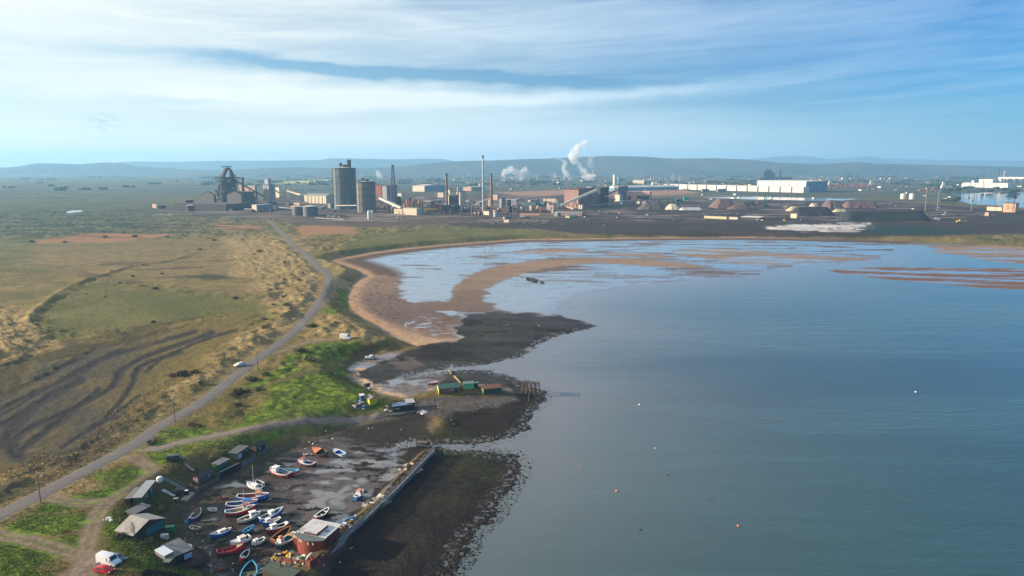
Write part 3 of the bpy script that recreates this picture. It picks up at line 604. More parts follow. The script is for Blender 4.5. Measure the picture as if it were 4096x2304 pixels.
class MB:
    def __init__(s): s.v = []; s.f = []; s.k = []
    def add(s, vs, fs):
        n = len(s.v); s.k.append((n, len(s.f))); s.v += [tuple(p) for p in vs]; s.f += [tuple(i + n for i in f) for f in fs]; return s
    def quad(s, a, b, c, d): return s.add([a, b, c, d], [(0, 1, 2, 3)])
    def box(s, x0, x1, y0, y1, z0, z1, m=None):
        vs = [Vector(p) for p in ((x0, y0, z0), (x1, y0, z0), (x1, y1, z0), (x0, y1, z0), (x0, y0, z1), (x1, y0, z1), (x1, y1, z1), (x0, y1, z1))]
        if m: vs = [m @ p for p in vs]
        return s.add(vs, [(3, 2, 1, 0), (4, 5, 6, 7), (0, 1, 5, 4), (1, 2, 6, 5), (2, 3, 7, 6), (3, 0, 4, 7)])
    def prism(s, poly, z0, z1):          # outline (x, y) anticlockwise
        n = len(poly)
        return s.add([(x, y, z0) for x, y in poly] + [(x, y, z1) for x, y in poly],
                     [tuple(range(n))[::-1], tuple(range(n, 2 * n))] + [(i, (i + 1) % n, (i + 1) % n + n, i + n) for i in range(n)])
    def side(s, prof, y0, y1):           # outline (x, z) drawn across y
        n = len(prof)
        return s.add([(x, y0, z) for x, z in prof] + [(x, y1, z) for x, z in prof],
                     [tuple(range(n)), tuple(range(n, 2 * n))[::-1]] + [((i + 1) % n, i, i + n, (i + 1) % n + n) for i in range(n)])
    def tube(s, path, r, n=8, r1=None, cap=True):
        P = [Vector(p) for p in path]; rings = []
        for i, p in enumerate(P):
            t = (P[min(i + 1, len(P) - 1)] - P[max(i - 1, 0)]).normalized()
            a = t.cross(Vector((0, 0, 1)));
            if a.length < .05: a = Vector((1, 0, 0))
            a.normalize(); bb = t.cross(a)
            rr = r if r1 is None else r + (r1 - r) * i / max(1, len(P) - 1)
            rings.append([p + (a * math.cos(k * 2 * math.pi / n) + bb * math.sin(k * 2 * math.pi / n)) * rr for k in range(n)])
        vs = [q for rg in rings for q in rg]; fs = []
        for i in range(len(P) - 1):
            for k in range(n): fs.append((i * n + k, i * n + (k + 1) % n, (i + 1) * n + (k + 1) % n, (i + 1) * n + k))
        if cap: fs += [tuple(range(n))[::-1], tuple((len(P) - 1) * n + k for k in range(n))]
        return s.add(vs, fs)
    def beam(s, a, b, w, h=None):        # square bar between two points
        a, b = Vector(a), Vector(b); h = h or w; t = (b - a).normalized()
        x = t.cross(Vector((0, 0, 1)))
        if x.length < .05: x = Vector((1, 0, 0))
        x.normalize(); y = x.cross(t); x = x * w / 2; y = y * h / 2
        return s.add([a - x - y, a + x - y, a + x + y, a - x + y, b - x - y, b + x - y, b + x + y, b - x + y],
                     [(0, 1, 2, 3)[::-1], (4, 5, 6, 7), (0, 1, 5, 4), (1, 2, 6, 5), (2, 3, 7, 6), (3, 0, 4, 7)])
    def lathe(s, prof, n=24, c=(0, 0)):  # (r, z) from the bottom up
        vs = []; fs = []
        for r, z in prof:
            for k in range(n): vs.append((c[0] + r * math.cos(k * 2 * math.pi / n), c[1] + r * math.sin(k * 2 * math.pi / n), z))
        for i in range(len(prof) - 1):
            for k in range(n): fs.append((i * n + k, i * n + (k + 1) % n, (i + 1) * n + (k + 1) % n, (i + 1) * n + k))
        fs += [tuple(range(n))[::-1], tuple((len(prof) - 1) * n + k for k in range(n))]
        return s.add(vs, fs)
    def each(s, name, mat, parent=None, smooth=False):      # every shape added becomes a part of its own
        o = []
        for i, (a, f) in enumerate(s.k):
            b, e = s.k[i + 1] if i + 1 < len(s.k) else (len(s.v), len(s.f))
            m = MB(); m.add(s.v[a:b], [tuple(q - a for q in ff) for ff in s.f[f:e]]); o.append(m.build(name, mat, parent, smooth))
        return o
    def build(s, name, mat, parent=None, smooth=False, fix=True):
        me = bpy.data.meshes.new(name); me.from_pydata(s.v, [], s.f); me.update()
        if fix:
            bm = bmesh.new(); bm.from_mesh(me); bmesh.ops.recalc_face_normals(bm, faces=bm.faces[:]); bm.to_mesh(me); bm.free()
        if smooth:
            me.polygons.foreach_set('use_smooth', [True] * len(me.polygons))
            try: me.set_sharp_from_angle(angle=R(38))
            except Exception: pass
        me.materials.append(mat)
        o = bpy.data.objects.new(name, me); COL.objects.link(o)
        if parent: o.parent = parent
        return o
def tag(o, label, cat, group=None):
    o['label'] = label; o['category'] = cat
    if group: o['group'] = group
    return o
def thing(name, label, cat, loc=(0, 0, 0), rz=0.0, group=None):
    o = bpy.data.objects.new(name, None); COL.objects.link(o); o.location = loc; o.rotation_euler = (0, 0, rz)
    o.empty_display_size = .3
    return tag(o, label, cat, group)
def dup(root, loc, rz=None, sc=None, label=None, group=None):
    r = root.copy(); COL.objects.link(r); r.location = loc
    if rz is not None: r.rotation_euler = (0, 0, rz)
    if sc is not None: r.scale = sc if isinstance(sc, (tuple, list)) else (sc, sc, sc)
    if label: r['label'] = label
    if group: r['group'] = group
    for ch in list(root.children):
        c = ch.copy(); COL.objects.link(c); c.parent = r
        for g_ in ch.children:
            d = g_.copy(); COL.objects.link(d); d.parent = c
    return r

WOOD = M('weathered_wood', (.16, .125, .095), .9, var=.35, scale=2.5, dirt=((.05, .045, .04), 1.2, .6))
DWOOD = M('dark_wood', (.050, .036, .030), .85, var=.35, scale=2.0)
WHITE = M('white_paint', (.74, .74, .72), .45, var=.07, dirt=((.35, .3, .24), 1.5, .5))
GLASS = M('dark_glass', (.018, .024, .03), .08, var=.1, spec=.6)
BLACK = M('black_rubber', (.016, .016, .017), .8)
STEEL = M('grey_steel', (.28, .29, .30), .5, .3)
RUSTM = M('rusty_steel', (.16, .07, .045), .85, var=.4)
# ---------------------------------------------------------------- road and track
asph = M('worn_asphalt', (.115, .108, .108), .88, var=.28, scale=.35, dirt=((.17, .15, .13), .12, .7))
grav = M('stony_track', (.185, .155, .13), .95, var=.35, scale=.8, dirt=((.10, .085, .06), .3, .6))
def ribbon(name, path, w, mat, lift=.05, jit=.12):
    P = smooth_line([tuple(p) for p in path], 2)
    vs, fs = [], []; n = 7
    for i, p in enumerate(P):
        t = P[min(i + 1, len(P) - 1)] - P[max(i - 1, 0)]; t = t / np.hypot(*t); nn = np.array([-t[1], t[0]])
        for k in range(n):
            q = p + nn * w * (k / (n - 1) - .5) * (1 + jit * (pn(i * .31, k * 5.0, 3) if k in (0, n - 1) else 0))
            vs.append((q[0], q[1], gzat(q[0], q[1]) + lift - (.10 if k in (0, n - 1) else 0)))
    for i in range(len(P) - 1):
        for k in range(n - 1): fs.append((i * n + k, i * n + k + 1, (i + 1) * n + k + 1, (i + 1) * n + k))
    o = mesh_obj(name, vs, fs, mat, True); o['kind'] = 'structure'; return o
ribbon('road', wROAD[2:], 5.4, asph, .11)
ribbon('track', wTRACK[3:], 3.3, grav, .10, .35)
# ---------------------------------------------------------------- huts, sheds and their yards
def frame3(C, A, B):
    """base corner C (near), A along the first side, B roughly square to it -> origin, yaw, length, depth"""
    c, a, b = G(*C), G(*A), G(*B)
    va, vb = (a - c).to_2d(), (b - c).to_2d()
    if va.length >= vb.length: e1 = va.normalized()
    else:
        n = vb.normalized(); e1 = Vector((n.y, -n.x))
        if e1.dot(va) < 0: e1 = -e1
    L = va.dot(e1); e2 = Vector((-e1.y, e1.x)); W_ = vb.dot(e2)
    if W_ < 0: e2 = -e2; W_ = -W_; flip = True
    else: flip = False
    z = min(c.z, a.z, b.z) + .5 * (max(c.z, a.z, b.z) - min(c.z, a.z, b.z))
    return Vector((c.x, c.y, z)), math.atan2(e1.y, e1.x), L, W_, flip
def hut(name, label, C, A, B, h, roof, wallm, roofm, rise=.8, over=.25, depth=None, length=None, windows=(), doors=(), plinth=.9, extra=None, cat='shed', fascia=None, group=None):
    o, yaw, L, Wd, flip = frame3(C, A, B)
    if depth: Wd = depth
    if length: L = length
    t = thing(name, label, cat, o, yaw, group); s = -1 if flip else 1
    def Y(y): return s * y
    w = MB(); r = MB(); z0 = -plinth
    if roof == 'gx':      # ridge runs along the first side
        for x in (0, L): w.add([(x, 0, z0), (x, Y(Wd), z0), (x, Y(Wd), h), (x, Y(Wd / 2), h + rise), (x, 0, h)], [(0, 1, 2, 3, 4)])
        for y in (0, Wd): w.quad((0, Y(y), z0), (L, Y(y), z0), (L, Y(y), h), (0, Y(y), h))
        for y, sg in ((-over, 1), (Wd + over, -1)):
            ze = h - rise * over / (Wd / 2)
            r.add([(-over, Y(y), ze), (L + over, Y(y), ze), (L + over, Y(Wd / 2), h + rise), (-over, Y(Wd / 2), h + rise),
                   (-over, Y(y), ze + .12), (L + over, Y(y), ze + .12), (L + over, Y(Wd / 2), h + rise + .12), (-over, Y(Wd / 2), h + rise + .12)],
                  [(0, 1, 2, 3), (4, 5, 6, 7), (0, 1, 5, 4), (1, 2, 6, 5), (3, 0, 4, 7)])
    elif roof == 'gy':
        for y in (0, Wd): w.add([(0, Y(y), z0), (L, Y(y), z0), (L, Y(y), h), (L / 2, Y(y), h + rise), (0, Y(y), h)], [(0, 1, 2, 3, 4)])
        for x in (0, L): w.quad((x, 0, z0), (x, Y(Wd), z0), (x, Y(Wd), h), (x, 0, h))
        for x in (-over, L + over):
            ze = h - rise * over / (L / 2)
            r.add([(x, Y(-over), ze), (x, Y(Wd + over), ze), (L / 2, Y(Wd + over), h + rise), (L / 2, Y(-over), h + rise),
                   (x, Y(-over), ze + .12), (x, Y(Wd + over), ze + .12), (L / 2, Y(Wd + over), h + rise + .12), (L / 2, Y(-over), h + rise + .12)],
                  [(0, 1, 2, 3), (4, 5, 6, 7), (0, 1, 5, 4), (1, 2, 6, 5), (3, 0, 4, 7)])
    else:                 # single slope; rise is how much higher the far side stands
        zz = {(0, 0): h, (1, 0): h, (0, 1): h + rise, (1, 1): h + rise}
        w.add([(0, 0, z0), (L, 0, z0), (L, Y(Wd), z0), (0, Y(Wd), z0), (0, 0, h), (L, 0, h), (L, Y(Wd), h + rise), (0, Y(Wd), h + rise)],
              [(0, 1, 5, 4), (1, 2, 6, 5), (2, 3, 7, 6), (3, 0, 4, 7), (4, 5, 6, 7)])
        k = rise / Wd * over
        r.add([(-over, Y(-over), h - k + .01), (L + over, Y(-over), h - k + .01), (L + over, Y(Wd + over), h + rise + k + .01), (-over, Y(Wd + over), h + rise + k + .01),
               (-over, Y(-over), h - k + .15), (L + over, Y(-over), h - k + .15), (L + over, Y(Wd + over), h + rise + k + .15), (-over, Y(Wd + over), h + rise + k + .15)],
              [(0, 1, 2, 3), (4, 5, 6, 7), (0, 1, 5, 4), (1, 2, 6, 5), (2, 3, 7, 6), (3, 0, 4, 7)])
    w.build('wall', wallm, t); r.build('roof', roofm, t)
    def place(side, a, b, z_0, z_1, proud):
        m = MB()
        if side == 'f': m.box(a * L, b * L, Y(-proud), Y(.02), z_0, z_1)
        elif side == 'l': m.box(-proud, .02, Y(a * Wd), Y(b * Wd), z_0, z_1)
        elif side == 'r': m.box(L - .02, L + proud, Y(a * Wd), Y(b * Wd), z_0, z_1)
        return m
    for wd in windows:
        side, a, b, z_0, z_1 = wd[:5]; fm = wd[5] if len(wd) > 5 else WHITE; pmn = wd[6] if len(wd) > 6 else GLASS
        f = place(side, a, b, z_0, z_1, .07).build('window', fm, t)
        d = .12 / (L if side == 'f' else Wd)
        place(side, a + d, b - d, z_0 + .12, z_1 - .12, .10).build('pane', pmn, f)
    for side, a, b, z_0, z_1, m_ in doors:
        place(side, a, b, z_0, z_1, .06).build('door', m_, t)
    if extra: extra(t, L, Wd, Y, h)
    return t
def fence(name, label, pts, hgt, mat, postm=None, gap=0.0, pw=.22, cat='fence', railm=None, z_under=.5, step=2.2, lean=.0):
    """upright boards along photo points, with posts as their own part"""
    P = [G(*p) for p in pts]; o = P[0]; t = thing(name, label, cat, o)
    b = MB(); ps = MB(); rl = MB()
    for a, c in zip(P[:-1], P[1:]):
        L = (c - a).to_2d().length; d = (c - a).normalized(); n = Vector((-d.y, d.x, 0)).normalized(); k = max(1, int(L / (pw + gap)))
        for i in range(k):
            q = a + (c - a) * (i / k) - o; q2 = a + (c - a) * ((i + 1 - gap / (pw + gap)) / k) - o
            hh = hgt * (1 + .10 * rnd.uniform(-1, 1)); j = n * rnd.uniform(-.03, .03)
            z0 = -z_under
            vs = [q + j + n * e + Vector((0, 0, zz)) for zz in (z0, hh) for e in (-.03, .03)] + [q2 + j + n * e + Vector((0, 0, zz)) for zz in (z0, hh) for e in (-.03, .03)]
            b.add(vs, [(0, 1, 3, 2), (4, 6, 7, 5), (0, 2, 6, 4), (1, 5, 7, 3), (2, 3, 7, 6), (0, 4, 5, 1)])
        kp = max(1, int(L / step))
        for i in range(kp + 1):
            q = a + (c - a) * (i / kp) - o - n * .12
            ps.tube([q + Vector((0, 0, -z_under)), q + Vector((0, 0, hgt * 1.08))], .075, 6)
        rl.beam(a - o + Vector((0, 0, hgt * 1.04)), c - o + Vector((0, 0, hgt * 1.04)), .14, .08)
    b.build('boards', mat, t); ps.each('post', postm or mat, t)
    if railm: rl.build('rail', railm, t)
    return t
slate = M('dark_slate_felt', (.050, .056, .060), .85, var=.25, pattern=('Y', .9, .35))
greyroof = M('grey_felt_roof', (.30, .285, .275), .8, var=.16, dirt=((.16, .15, .14), .6, .5))
corrug = M('grey_corrugated', (.36, .37, .40), .55, .15, var=.15, pattern=('X', .55, .5), dirt=((.2, .17, .15), .5, .4))
dkcorr = M('dark_corrugated', (.115, .125, .145), .6, .1, var=.2, pattern=('Y', .9, .5), dirt=((.22, .22, .24), .5, .4))
greenw = M('green_hut_paint', (.016, .135, .060), .6, var=.22, dirt=((.03, .05, .035), .7, .4))
dkgreen = M('dark_green_boards', (.020, .050, .036), .75, var=.3)
olive = M('olive_boards', (.060, .085, .058), .8, var=.25)
tealw = M('teal_shutter', (.010, .115, .120), .6, var=.2)
brownw = M('brown_boards', (.070, .050, .040), .85, var=.3, pattern=('Z', .25, .5))
pinkw = M('pink_boards', (.30, .105, .115), .8, var=.2, pattern=('Z', .3, .4), dirt=((.15, .11, .09), .8, .6))
ltblue = M('pale_blue_sheet', (.55, .62, .68), .4, var=.08)
redm = M('red_oxide_boards', (.205, .040, .024), .7, var=.22, dirt=((.10, .035, .025), .6, .5))
silver = M('silver_roof', (.50, .50, .50), .55, .0, var=.12, dirt=((.20, .17, .155), .55, .7))
shingle = M('green_shingle', (.060, .085, .065), .85, var=.2, pattern=('Y', .8, .5))
lgreen = M('pale_green_paint', (.12, .40, .23), .6, var=.15)
ygreen = M('lime_gable_paint', (.50, .46, .10), .7, var=.2, dirt=((.3, .26, .1), 1, .4))
brick = M('old_brick', (.165, .075, .058), .9, var=.3, scale=3)
rustroof = M('rusty_roof', (.165, .075, .055), .8, var=.3, pattern=('X', .8, .5))
yelw = M('yellow_paint', (.55, .43, .035), .6, var=.12)
dkhut = M('black_green_hut', (.016, .030, .026), .6, var=.3)
boardw = M('boarded_window', (.42, .20, .12), .7, var=.2)
concrete = M('rough_concrete', (.24, .225, .205), .9, var=.25, dirt=((.11, .10, .085), .5, .7))

hut('pitched_house', 'large hut with wide grey pitched roof and teal shuttered gable wall', (535, 2156), (660, 2134), (507, 2110), 2.5, 'gy', M('dark_brown_boards', (.055, .035, .028), .85, pattern=('Z', .3, .4)), greyroof, 1.75, .35, cat='house',
    doors=(('f', .40, .985, .25, 2.25, tealw),), windows=(('l', .3, .5, 1.0, 1.9),))
hut('flat_annex', 'flat roofed grey annex squeezed between the pitched house and the green hut', (541, 2080), (606, 2068), (528, 2052), 2.1, 'm', brownw, M('blue_grey_felt', (.105, .115, .135), .8), .1, .2)
hut('green_hut', 'olive green hut with ribbed grey sloping roof above the harbour bank', (568, 2024), (526, 2022), (623, 1967), 2.4, 'm', olive, corrug, .25, .25, windows=(('l', .30, .42, .9, 1.7), ('l', .66, .8, .9, 1.7)), doors=(('l', .48, .58, .0, 1.9, DWOOD), ('l', .86, .95, .0, 1.9, RUSTM)))
hut('lean_to', 'low grey lean-to shed against the back of the olive green hut', (522, 2017), (503, 2011), (566, 1974), 1.7, 'm', brownw, M('grey_green_felt', (.15, .155, .135), .85), -.3, .1)
hut('long_shed', 'long dark roofed shed with pink gable behind a plank fence', (796, 1943), (752, 1934), (854, 1912), 1.9, 'gy', M('grey_boards', (.15, .12, .12), .85, pattern=('X', .4, .4)), slate, .75, .28,
    doors=(('f', .02, .98, -.3, 1.85, pinkw),), windows=(('f', .22, .40, .7, 1.35), ('f', .68, .86, .6, 1.4), ('l', .7, .8, .8, 1.4)))
hut('container_shed', 'bright green container shed with ribbed sloping roof', (878, 1895), (826, 1888), (921, 1866), 2.3, 'm', greenw, dkcorr, .15, .15, doors=(('f', .1, .45, -.2, 2.0, M('deep_green_door', (.012, .10, .05), .6)),))
hut('small_cabin', 'tiny green cabin tucked between the container shed and the black fence', (892, 1888), (882, 1884), (917, 1871), 1.8, 'm', greenw, dkcorr, .1, .12, depth=2.4, length=1.8)
hut('big_green_cabin', 'large dark green cabin with white framed windows above the harbour', (952, 1847), (903, 1839), (996, 1822), 2.4, 'm', dkgreen, M('patched_felt', (.085, .095, .092), .8, var=.35, scale=.5), .1, .2, windows=(('l', .04, .34, .5, 1.9, WHITE, M('pale_blind', (.35, .42, .44), .3)), ('l', .74, .86, 1.3, 2.0)))
hut('dark_shed', 'dark timber shed with pitched roof at the far end of the hut row', (1027, 1817), (986, 1806), (1062, 1799), 1.9, 'gy', DWOOD, slate, .9, .25, windows=(('l', .3, .5, .7, 1.3),))
def cabin_extra(t, L, W_, Y, h):
    m = MB().tube([(L * .93, Y(W_ * .35), h - .2), (L * .93, Y(W_ * .35), h + 2.2)], .07, 6); m.build('flue', STEEL, t)
    d = MB().box(-.6, L + 2.4, Y(-3.2), Y(-.05), -.25, .0); d.box(L + .05, L + 2.4, Y(-.05), Y(W_ * .75), -.25, 0)
    d.build('deck', M('red_brown_deck', (.060, .032, .028), .8, pattern=('X', .2, .4)), t)
    r = MB()
    for a, b in (((-.6, Y(-3.2)), (L + 2.4, Y(-3.2))), ((L + 2.4, Y(-3.2)), (L + 2.4, Y(W_ * .75)))):
        for z in (.35, .7, 1.0): r.beam((a[0], a[1], z), (b[0], b[1], z), .05, .2)
        k = 7
        for i in range(k + 1): r.beam((a[0] + (b[0] - a[0]) * i / k, a[1] + (b[1] - a[1]) * i / k, -1.6), (a[0] + (b[0] - a[0]) * i / k, a[1] + (b[1] - a[1]) * i / k, 1.1), .12)
    r.build('railing', M('red_brown_rail', (.075, .036, .030), .8), t)
hut('decked_cabin', 'dark brown cabin with grey ribbed roof and fenced timber deck', (704, 2256), (758, 2240), (652, 2206), 2.4, 'm', M('near_black_boards', (.026, .017, .018), .8), dkcorr, .2, .3, cat='cabin',
    windows=(('f', .52, .98, .55, 1.75, WHITE, M('light_blue_blind', (.30, .50, .62), .3)),), extra=cabin_extra)
hut('white_lean_to', 'low lean-to with pale blue white roof against the decked cabin', (661, 2251), (689, 2242), (622, 2219), 1.7, 'm', M('grey_sheet', (.18, .18, .20), .7), ltblue, .15, .12)
hut('porch_shed', 'little flat roofed porch at the front of the pale lean-to', (678, 2268), (704, 2259), (664, 2254), 1.5, 'm', brownw, M('mossy_felt', (.14, .16, .12), .8), .05, .1)
hut('yellow_shed', 'small bright yellow shed with grey pitched roof by the track', (1479, 1623), (1515, 1620), (1463, 1600), 1.85, 'gy', yelw, M('brown_felt', (.15, .13, .125), .85, dirt=((.5, .5, .5), 1.5, .5)), .75, .25)
hut('blue_shed', 'small blue shed with pale roof behind the yellow shed', (1443, 1606), (1457, 1604), (1438, 1594), 1.9, 'm', M('blue_boards', (.03, .11, .22), .6), WHITE, .1, .1, length=1.6, depth=1.8)
def stilt_extra(t, L, W_, Y, h):
    d = MB().box(-4.2, L + .6, Y(-2.2), Y(-.06), -.5, -.3); d.box(-4.2, -.06, Y(-.06), Y(W_), -.5, -.3); d.build('deck', WOOD, t)
    p = MB()
    for i in range(8):
        x = -4.1 + (L + 4.6) * i / 7; p.beam((x, Y(-2.1), -3.0), (x, Y(-2.1), .5 if i < 3 else -.4), .16)
    p.each('stilt', WOOD, t)
    s_ = MB()
    for i, (a, b) in enumerate(((-1.9, .2), (.6, 3.2), (3.6, 6.4))): s_.box(a, b, Y(-2.3), Y(-2.22), -1.7, -.55)
    s_.each('skirting_panel', M('faded_green_panel', (.11, .20, .16), .7, var=.35), t)
hut('stilt_hut', 'black and green hut on stilts with boarded windows and a blue roof', (1574, 1650), (1650, 1643), (1567, 1634), 2.1, 'm', dkhut, M('blue_felt_roof', (.16, .22, .34), .55, var=.3, scale=.3), .35, .2, plinth=.6, cat='hut',
    windows=(('f', .10, .32, .7, 1.5, WOOD, boardw),), extra=stilt_extra)
hut('tall_hut', 'taller dark hut with flat grey roof joined to the stilt hut', (1630, 1645), (1660, 1642), (1622, 1623), 2.9, 'm', dkhut, M('grey_lilac_felt', (.36, .35, .38), .7), .1, .25, plinth=2.4, cat='hut',
    windows=(('f', .08, .66, 1.3, 2.3, WOOD, boardw), ('r', .3, .6, 1.2, 2.0)))
def brick_extra(t, L, W_, Y, h):
    m = MB().box(-.035, .0, Y(.02), Y(W_ - .02), -.5, h - .02)
    m.add([(-.035, Y(.02), h - .02), (-.035, Y(W_ - .02), h - .02), (-.035, Y(W_ / 2), h + 1.05)], [(0, 1, 2)])
    m.build('painted_gable', ygreen, t)
    MB().box(-.08, -.036, Y(W_ * .34), Y(W_ * .64), -.2, 1.6).build('gable_door', M('grass_green_door', (.04, .28, .05), .6), t)
    MB().box(L * .74, L * .86, Y(-.05), Y(-.001), -.3, 1.7).build('side_door', dkgreen, t)
    for i, ch in enumerate("C I LANNAC"):
        if ch == ' ': continue
        cu = bpy.data.curves.new('letter', 'FONT'); cu.body = ch; cu.size = .95; cu.extrude = .01
        f = bpy.data.objects.new('letter', cu); COL.objects.link(f)
        dg = bpy.context.evaluated_depsgraph_get(); me = bpy.data.meshes.new_from_object(f.evaluated_get(dg)); bpy.data.objects.remove(f)
        me.materials.append(M('faded_white_lettering', (.55, .52, .50), .8, var=.3))
        lt = bpy.data.objects.new('letter', me); COL.objects.link(lt); lt.parent = t
        lt.location = (L * .22 + i * .52, Y(-.03), .85); lt.rotation_euler = (R(90), 0, 0)
hut('brick_shed', 'brick shed with green roof and lime yellow gable on the spit', (1756, 1578), (1840, 1569), (1742, 1563), 2.1, 'gx', brick, M('green_roof_sheet', (.055, .150, .120), .6, var=.2), 1.2, .22, extra=brick_extra, depth=4.4)
def pale_extra(t, L, W_, Y, h):
    MB().box(-.03, 0, Y(.02), Y(W_ - .02), -.4, h - .05).build('painted_gable', M('lime_green_gable', (.42, .52, .18), .7), t)
    m = MB(); m.box(L + .02, L + 1.9, Y(W_ * .95), Y(W_), -.4, h + .35)
    for x in (L + 1.8,): m.beam((x, Y(.05), -1.0), (x, Y(.05), h), .12)
    m.build('open_bay', dkgreen, t)
    MB().box(L + .26, L + 2.1, Y(-.25), Y(W_ + .2), h + .05, h + .17).build('bay_roof', M('grey_green_roof', (.13, .22, .19), .7), t)
hut('pale_green_hut', 'pale green hut with overhanging flat roof between the brick and rusty roofed sheds', (1855, 1557), (1896, 1553), (1842, 1548), 2.0, 'm', lgreen, M('grey_green_roof', (.13, .22, .19), .7), .35, .25, extra=pale_extra)
def rusty_extra(t, L, W_, Y, h):
    MB().box(-.03, 0, Y(.02), Y(W_ - .02), -.4, h - .05).build('painted_gable', M('olive_gable', (.20, .24, .09), .8), t)
hut('rusty_roof_shed', 'dark green shed with rusty brown roof nearest the end of the spit', (1934, 1579), (2006, 1571), (1922, 1562), 1.9, 'm', M('teal_green_boards', (.025, .085, .065), .7, pattern=('X', .4, .4)), rustroof, .5, .3, extra=rusty_extra, windows=(('f', .36, .42, .9, 1.4, dkgreen),))
hut('shingle_hut', 'green shingle roofed hut at the bottom edge beside the sea wall', (1053, 2335), (1160, 2340), (1085, 2302), 2.5, 'm', brownw, shingle, .2, .25, cat='hut', windows=(('r', .1, .3, .6, 1.8), ('r', .4, .6, .6, 1.8)),
    extra=lambda t, L, W_, Y, h: MB().tube([(L * .40, Y(W_ * .78), h), (L * .40, Y(W_ * .78), h + 2.2)], .12, 8).build('chimney_pipe', BLACK, t))
# the round fronted boathouse
def boathouse():
    o, yaw, L, Wd, flip = frame3((1190, 2203), (1294, 2197), (1216, 2138))
    t = thing('boathouse', 'round fronted red boathouse with silver roof beside the sea wall', 'boathouse', o, yaw)
    s = -1 if flip else 1; h = 3.5
    front = [(L * (i / 12), -1.5 * math.sin(math.pi * i / 12)) for i in range(13)]
    poly = front + [(L, Wd), (0, Wd)]
    MB().prism([(x, s * y) for x, y in poly], -1.2, h).build('wall', redm, t)
    k = .45
    rp = [(-k + (L + 2 * k) * (i / 12), -1.5 * math.sin(math.pi * i / 12) - k) for i in range(13)]
    MB().prism([(x, s * y) for x, y in rp] + [(L + k, s * 1.2), (-k, s * 1.2)], h + .005, h + .14).build('front_canopy', M('grey_green_canopy', (.10, .13, .14), .7), t)
    MB().prism([(-k, s * .55), (L + k, s * .55), (L + k, s * (Wd + k)), (-k, s * (Wd + k))], h + .145, h + .34).build('roof', silver, t)
    c = MB().box(L * .24, L * .72, s * .5, s * (Wd * .74), h + .345, h + .85); cp = c.build('roof_lantern', M('dark_red_trim', (.11, .02, .025), .6), t)
    MB().box(L * .23, L * .73, s * .35, s * (Wd * .75), h + .851, h + .95).build('lantern_top', silver, cp)
    MB().box(L * .80, L * .93, s * Wd * .42, s * Wd * .52, h + .345, h + .42).build('skylight', M('blue_grey_skylight', (.10, .13, .2), .3), t)
    for a, n in ((.15, 5), (.55, 1), (.70, 1)):
        for i in range(n):
            x = L * (a + i * .035); y = -1.5 * math.sin(math.pi * x / L)
            MB().box(x, x + .22 if n > 1 else x + .4, s * (y - .12), s * (y + .15), h - 1.15, h - .55).build('window', M('cream_pane', (.55, .50, .36), .5), t)
    a = MB().box(-1.5, -.02, s * .4, s * 2.4, -1.0, 2.1).build('side_box', redm, t)
    MB().box(-1.6, .1, s * .3, s * 2.5, 2.105, 2.3).build('box_lid', M('cream_board', (.45, .38, .25), .7), a)
    MB().tube([(L * .10, s * .2, h), (L * .10, s * .2, h + 1.7)], .06, 6).build('flue', BLACK, t)
boathouse()
# fences and walls
fence('plank_fence', 'stained plank fence round the deck of the long shed', [(744, 1942), (797, 1968), (879, 1922), (877, 1903)], 1.5, WOOD, pw=.5)
fence('black_fence', 'black board fence with white top rail beside the container shed', [(880, 1913), (962, 1873)], 1.9, M('black_boards', (.022, .018, .024), .8), pw=.4, railm=WHITE)
fence('grey_wall_fence', 'grey weathered fence below the big green cabin', [(965, 1872), (1018, 1847), (1020, 1832)], 1.7, M('grey_weathered', (.17, .155, .16), .9, var=.3), pw=.6)
fence('end_fence', 'low grey fence beside the dark timber shed', [(1034, 1824), (1090, 1793)], 1.1, M('grey_weathered', (.17, .155, .16), .9), pw=.5)
fence('hillside_fence', 'thin dark paling fence on the bank behind the long shed', [(655, 1912), (745, 1862)], 1.1, DWOOD, gap=.25, pw=.12)
fence('bottom_fence', 'dark brown board fence at the bottom edge of the view', [(568, 2316), (592, 2302), (720, 2318)], 1.6, DWOOD, pw=.3)
fence('yard_wall', 'red brown board wall round the boathouse yard', [(1131, 2254), (1168, 2260), (1243, 2270), (1282, 2240)], 1.6, M('red_brown_boards', (.155, .052, .040), .8, var=.25), pw=.9)
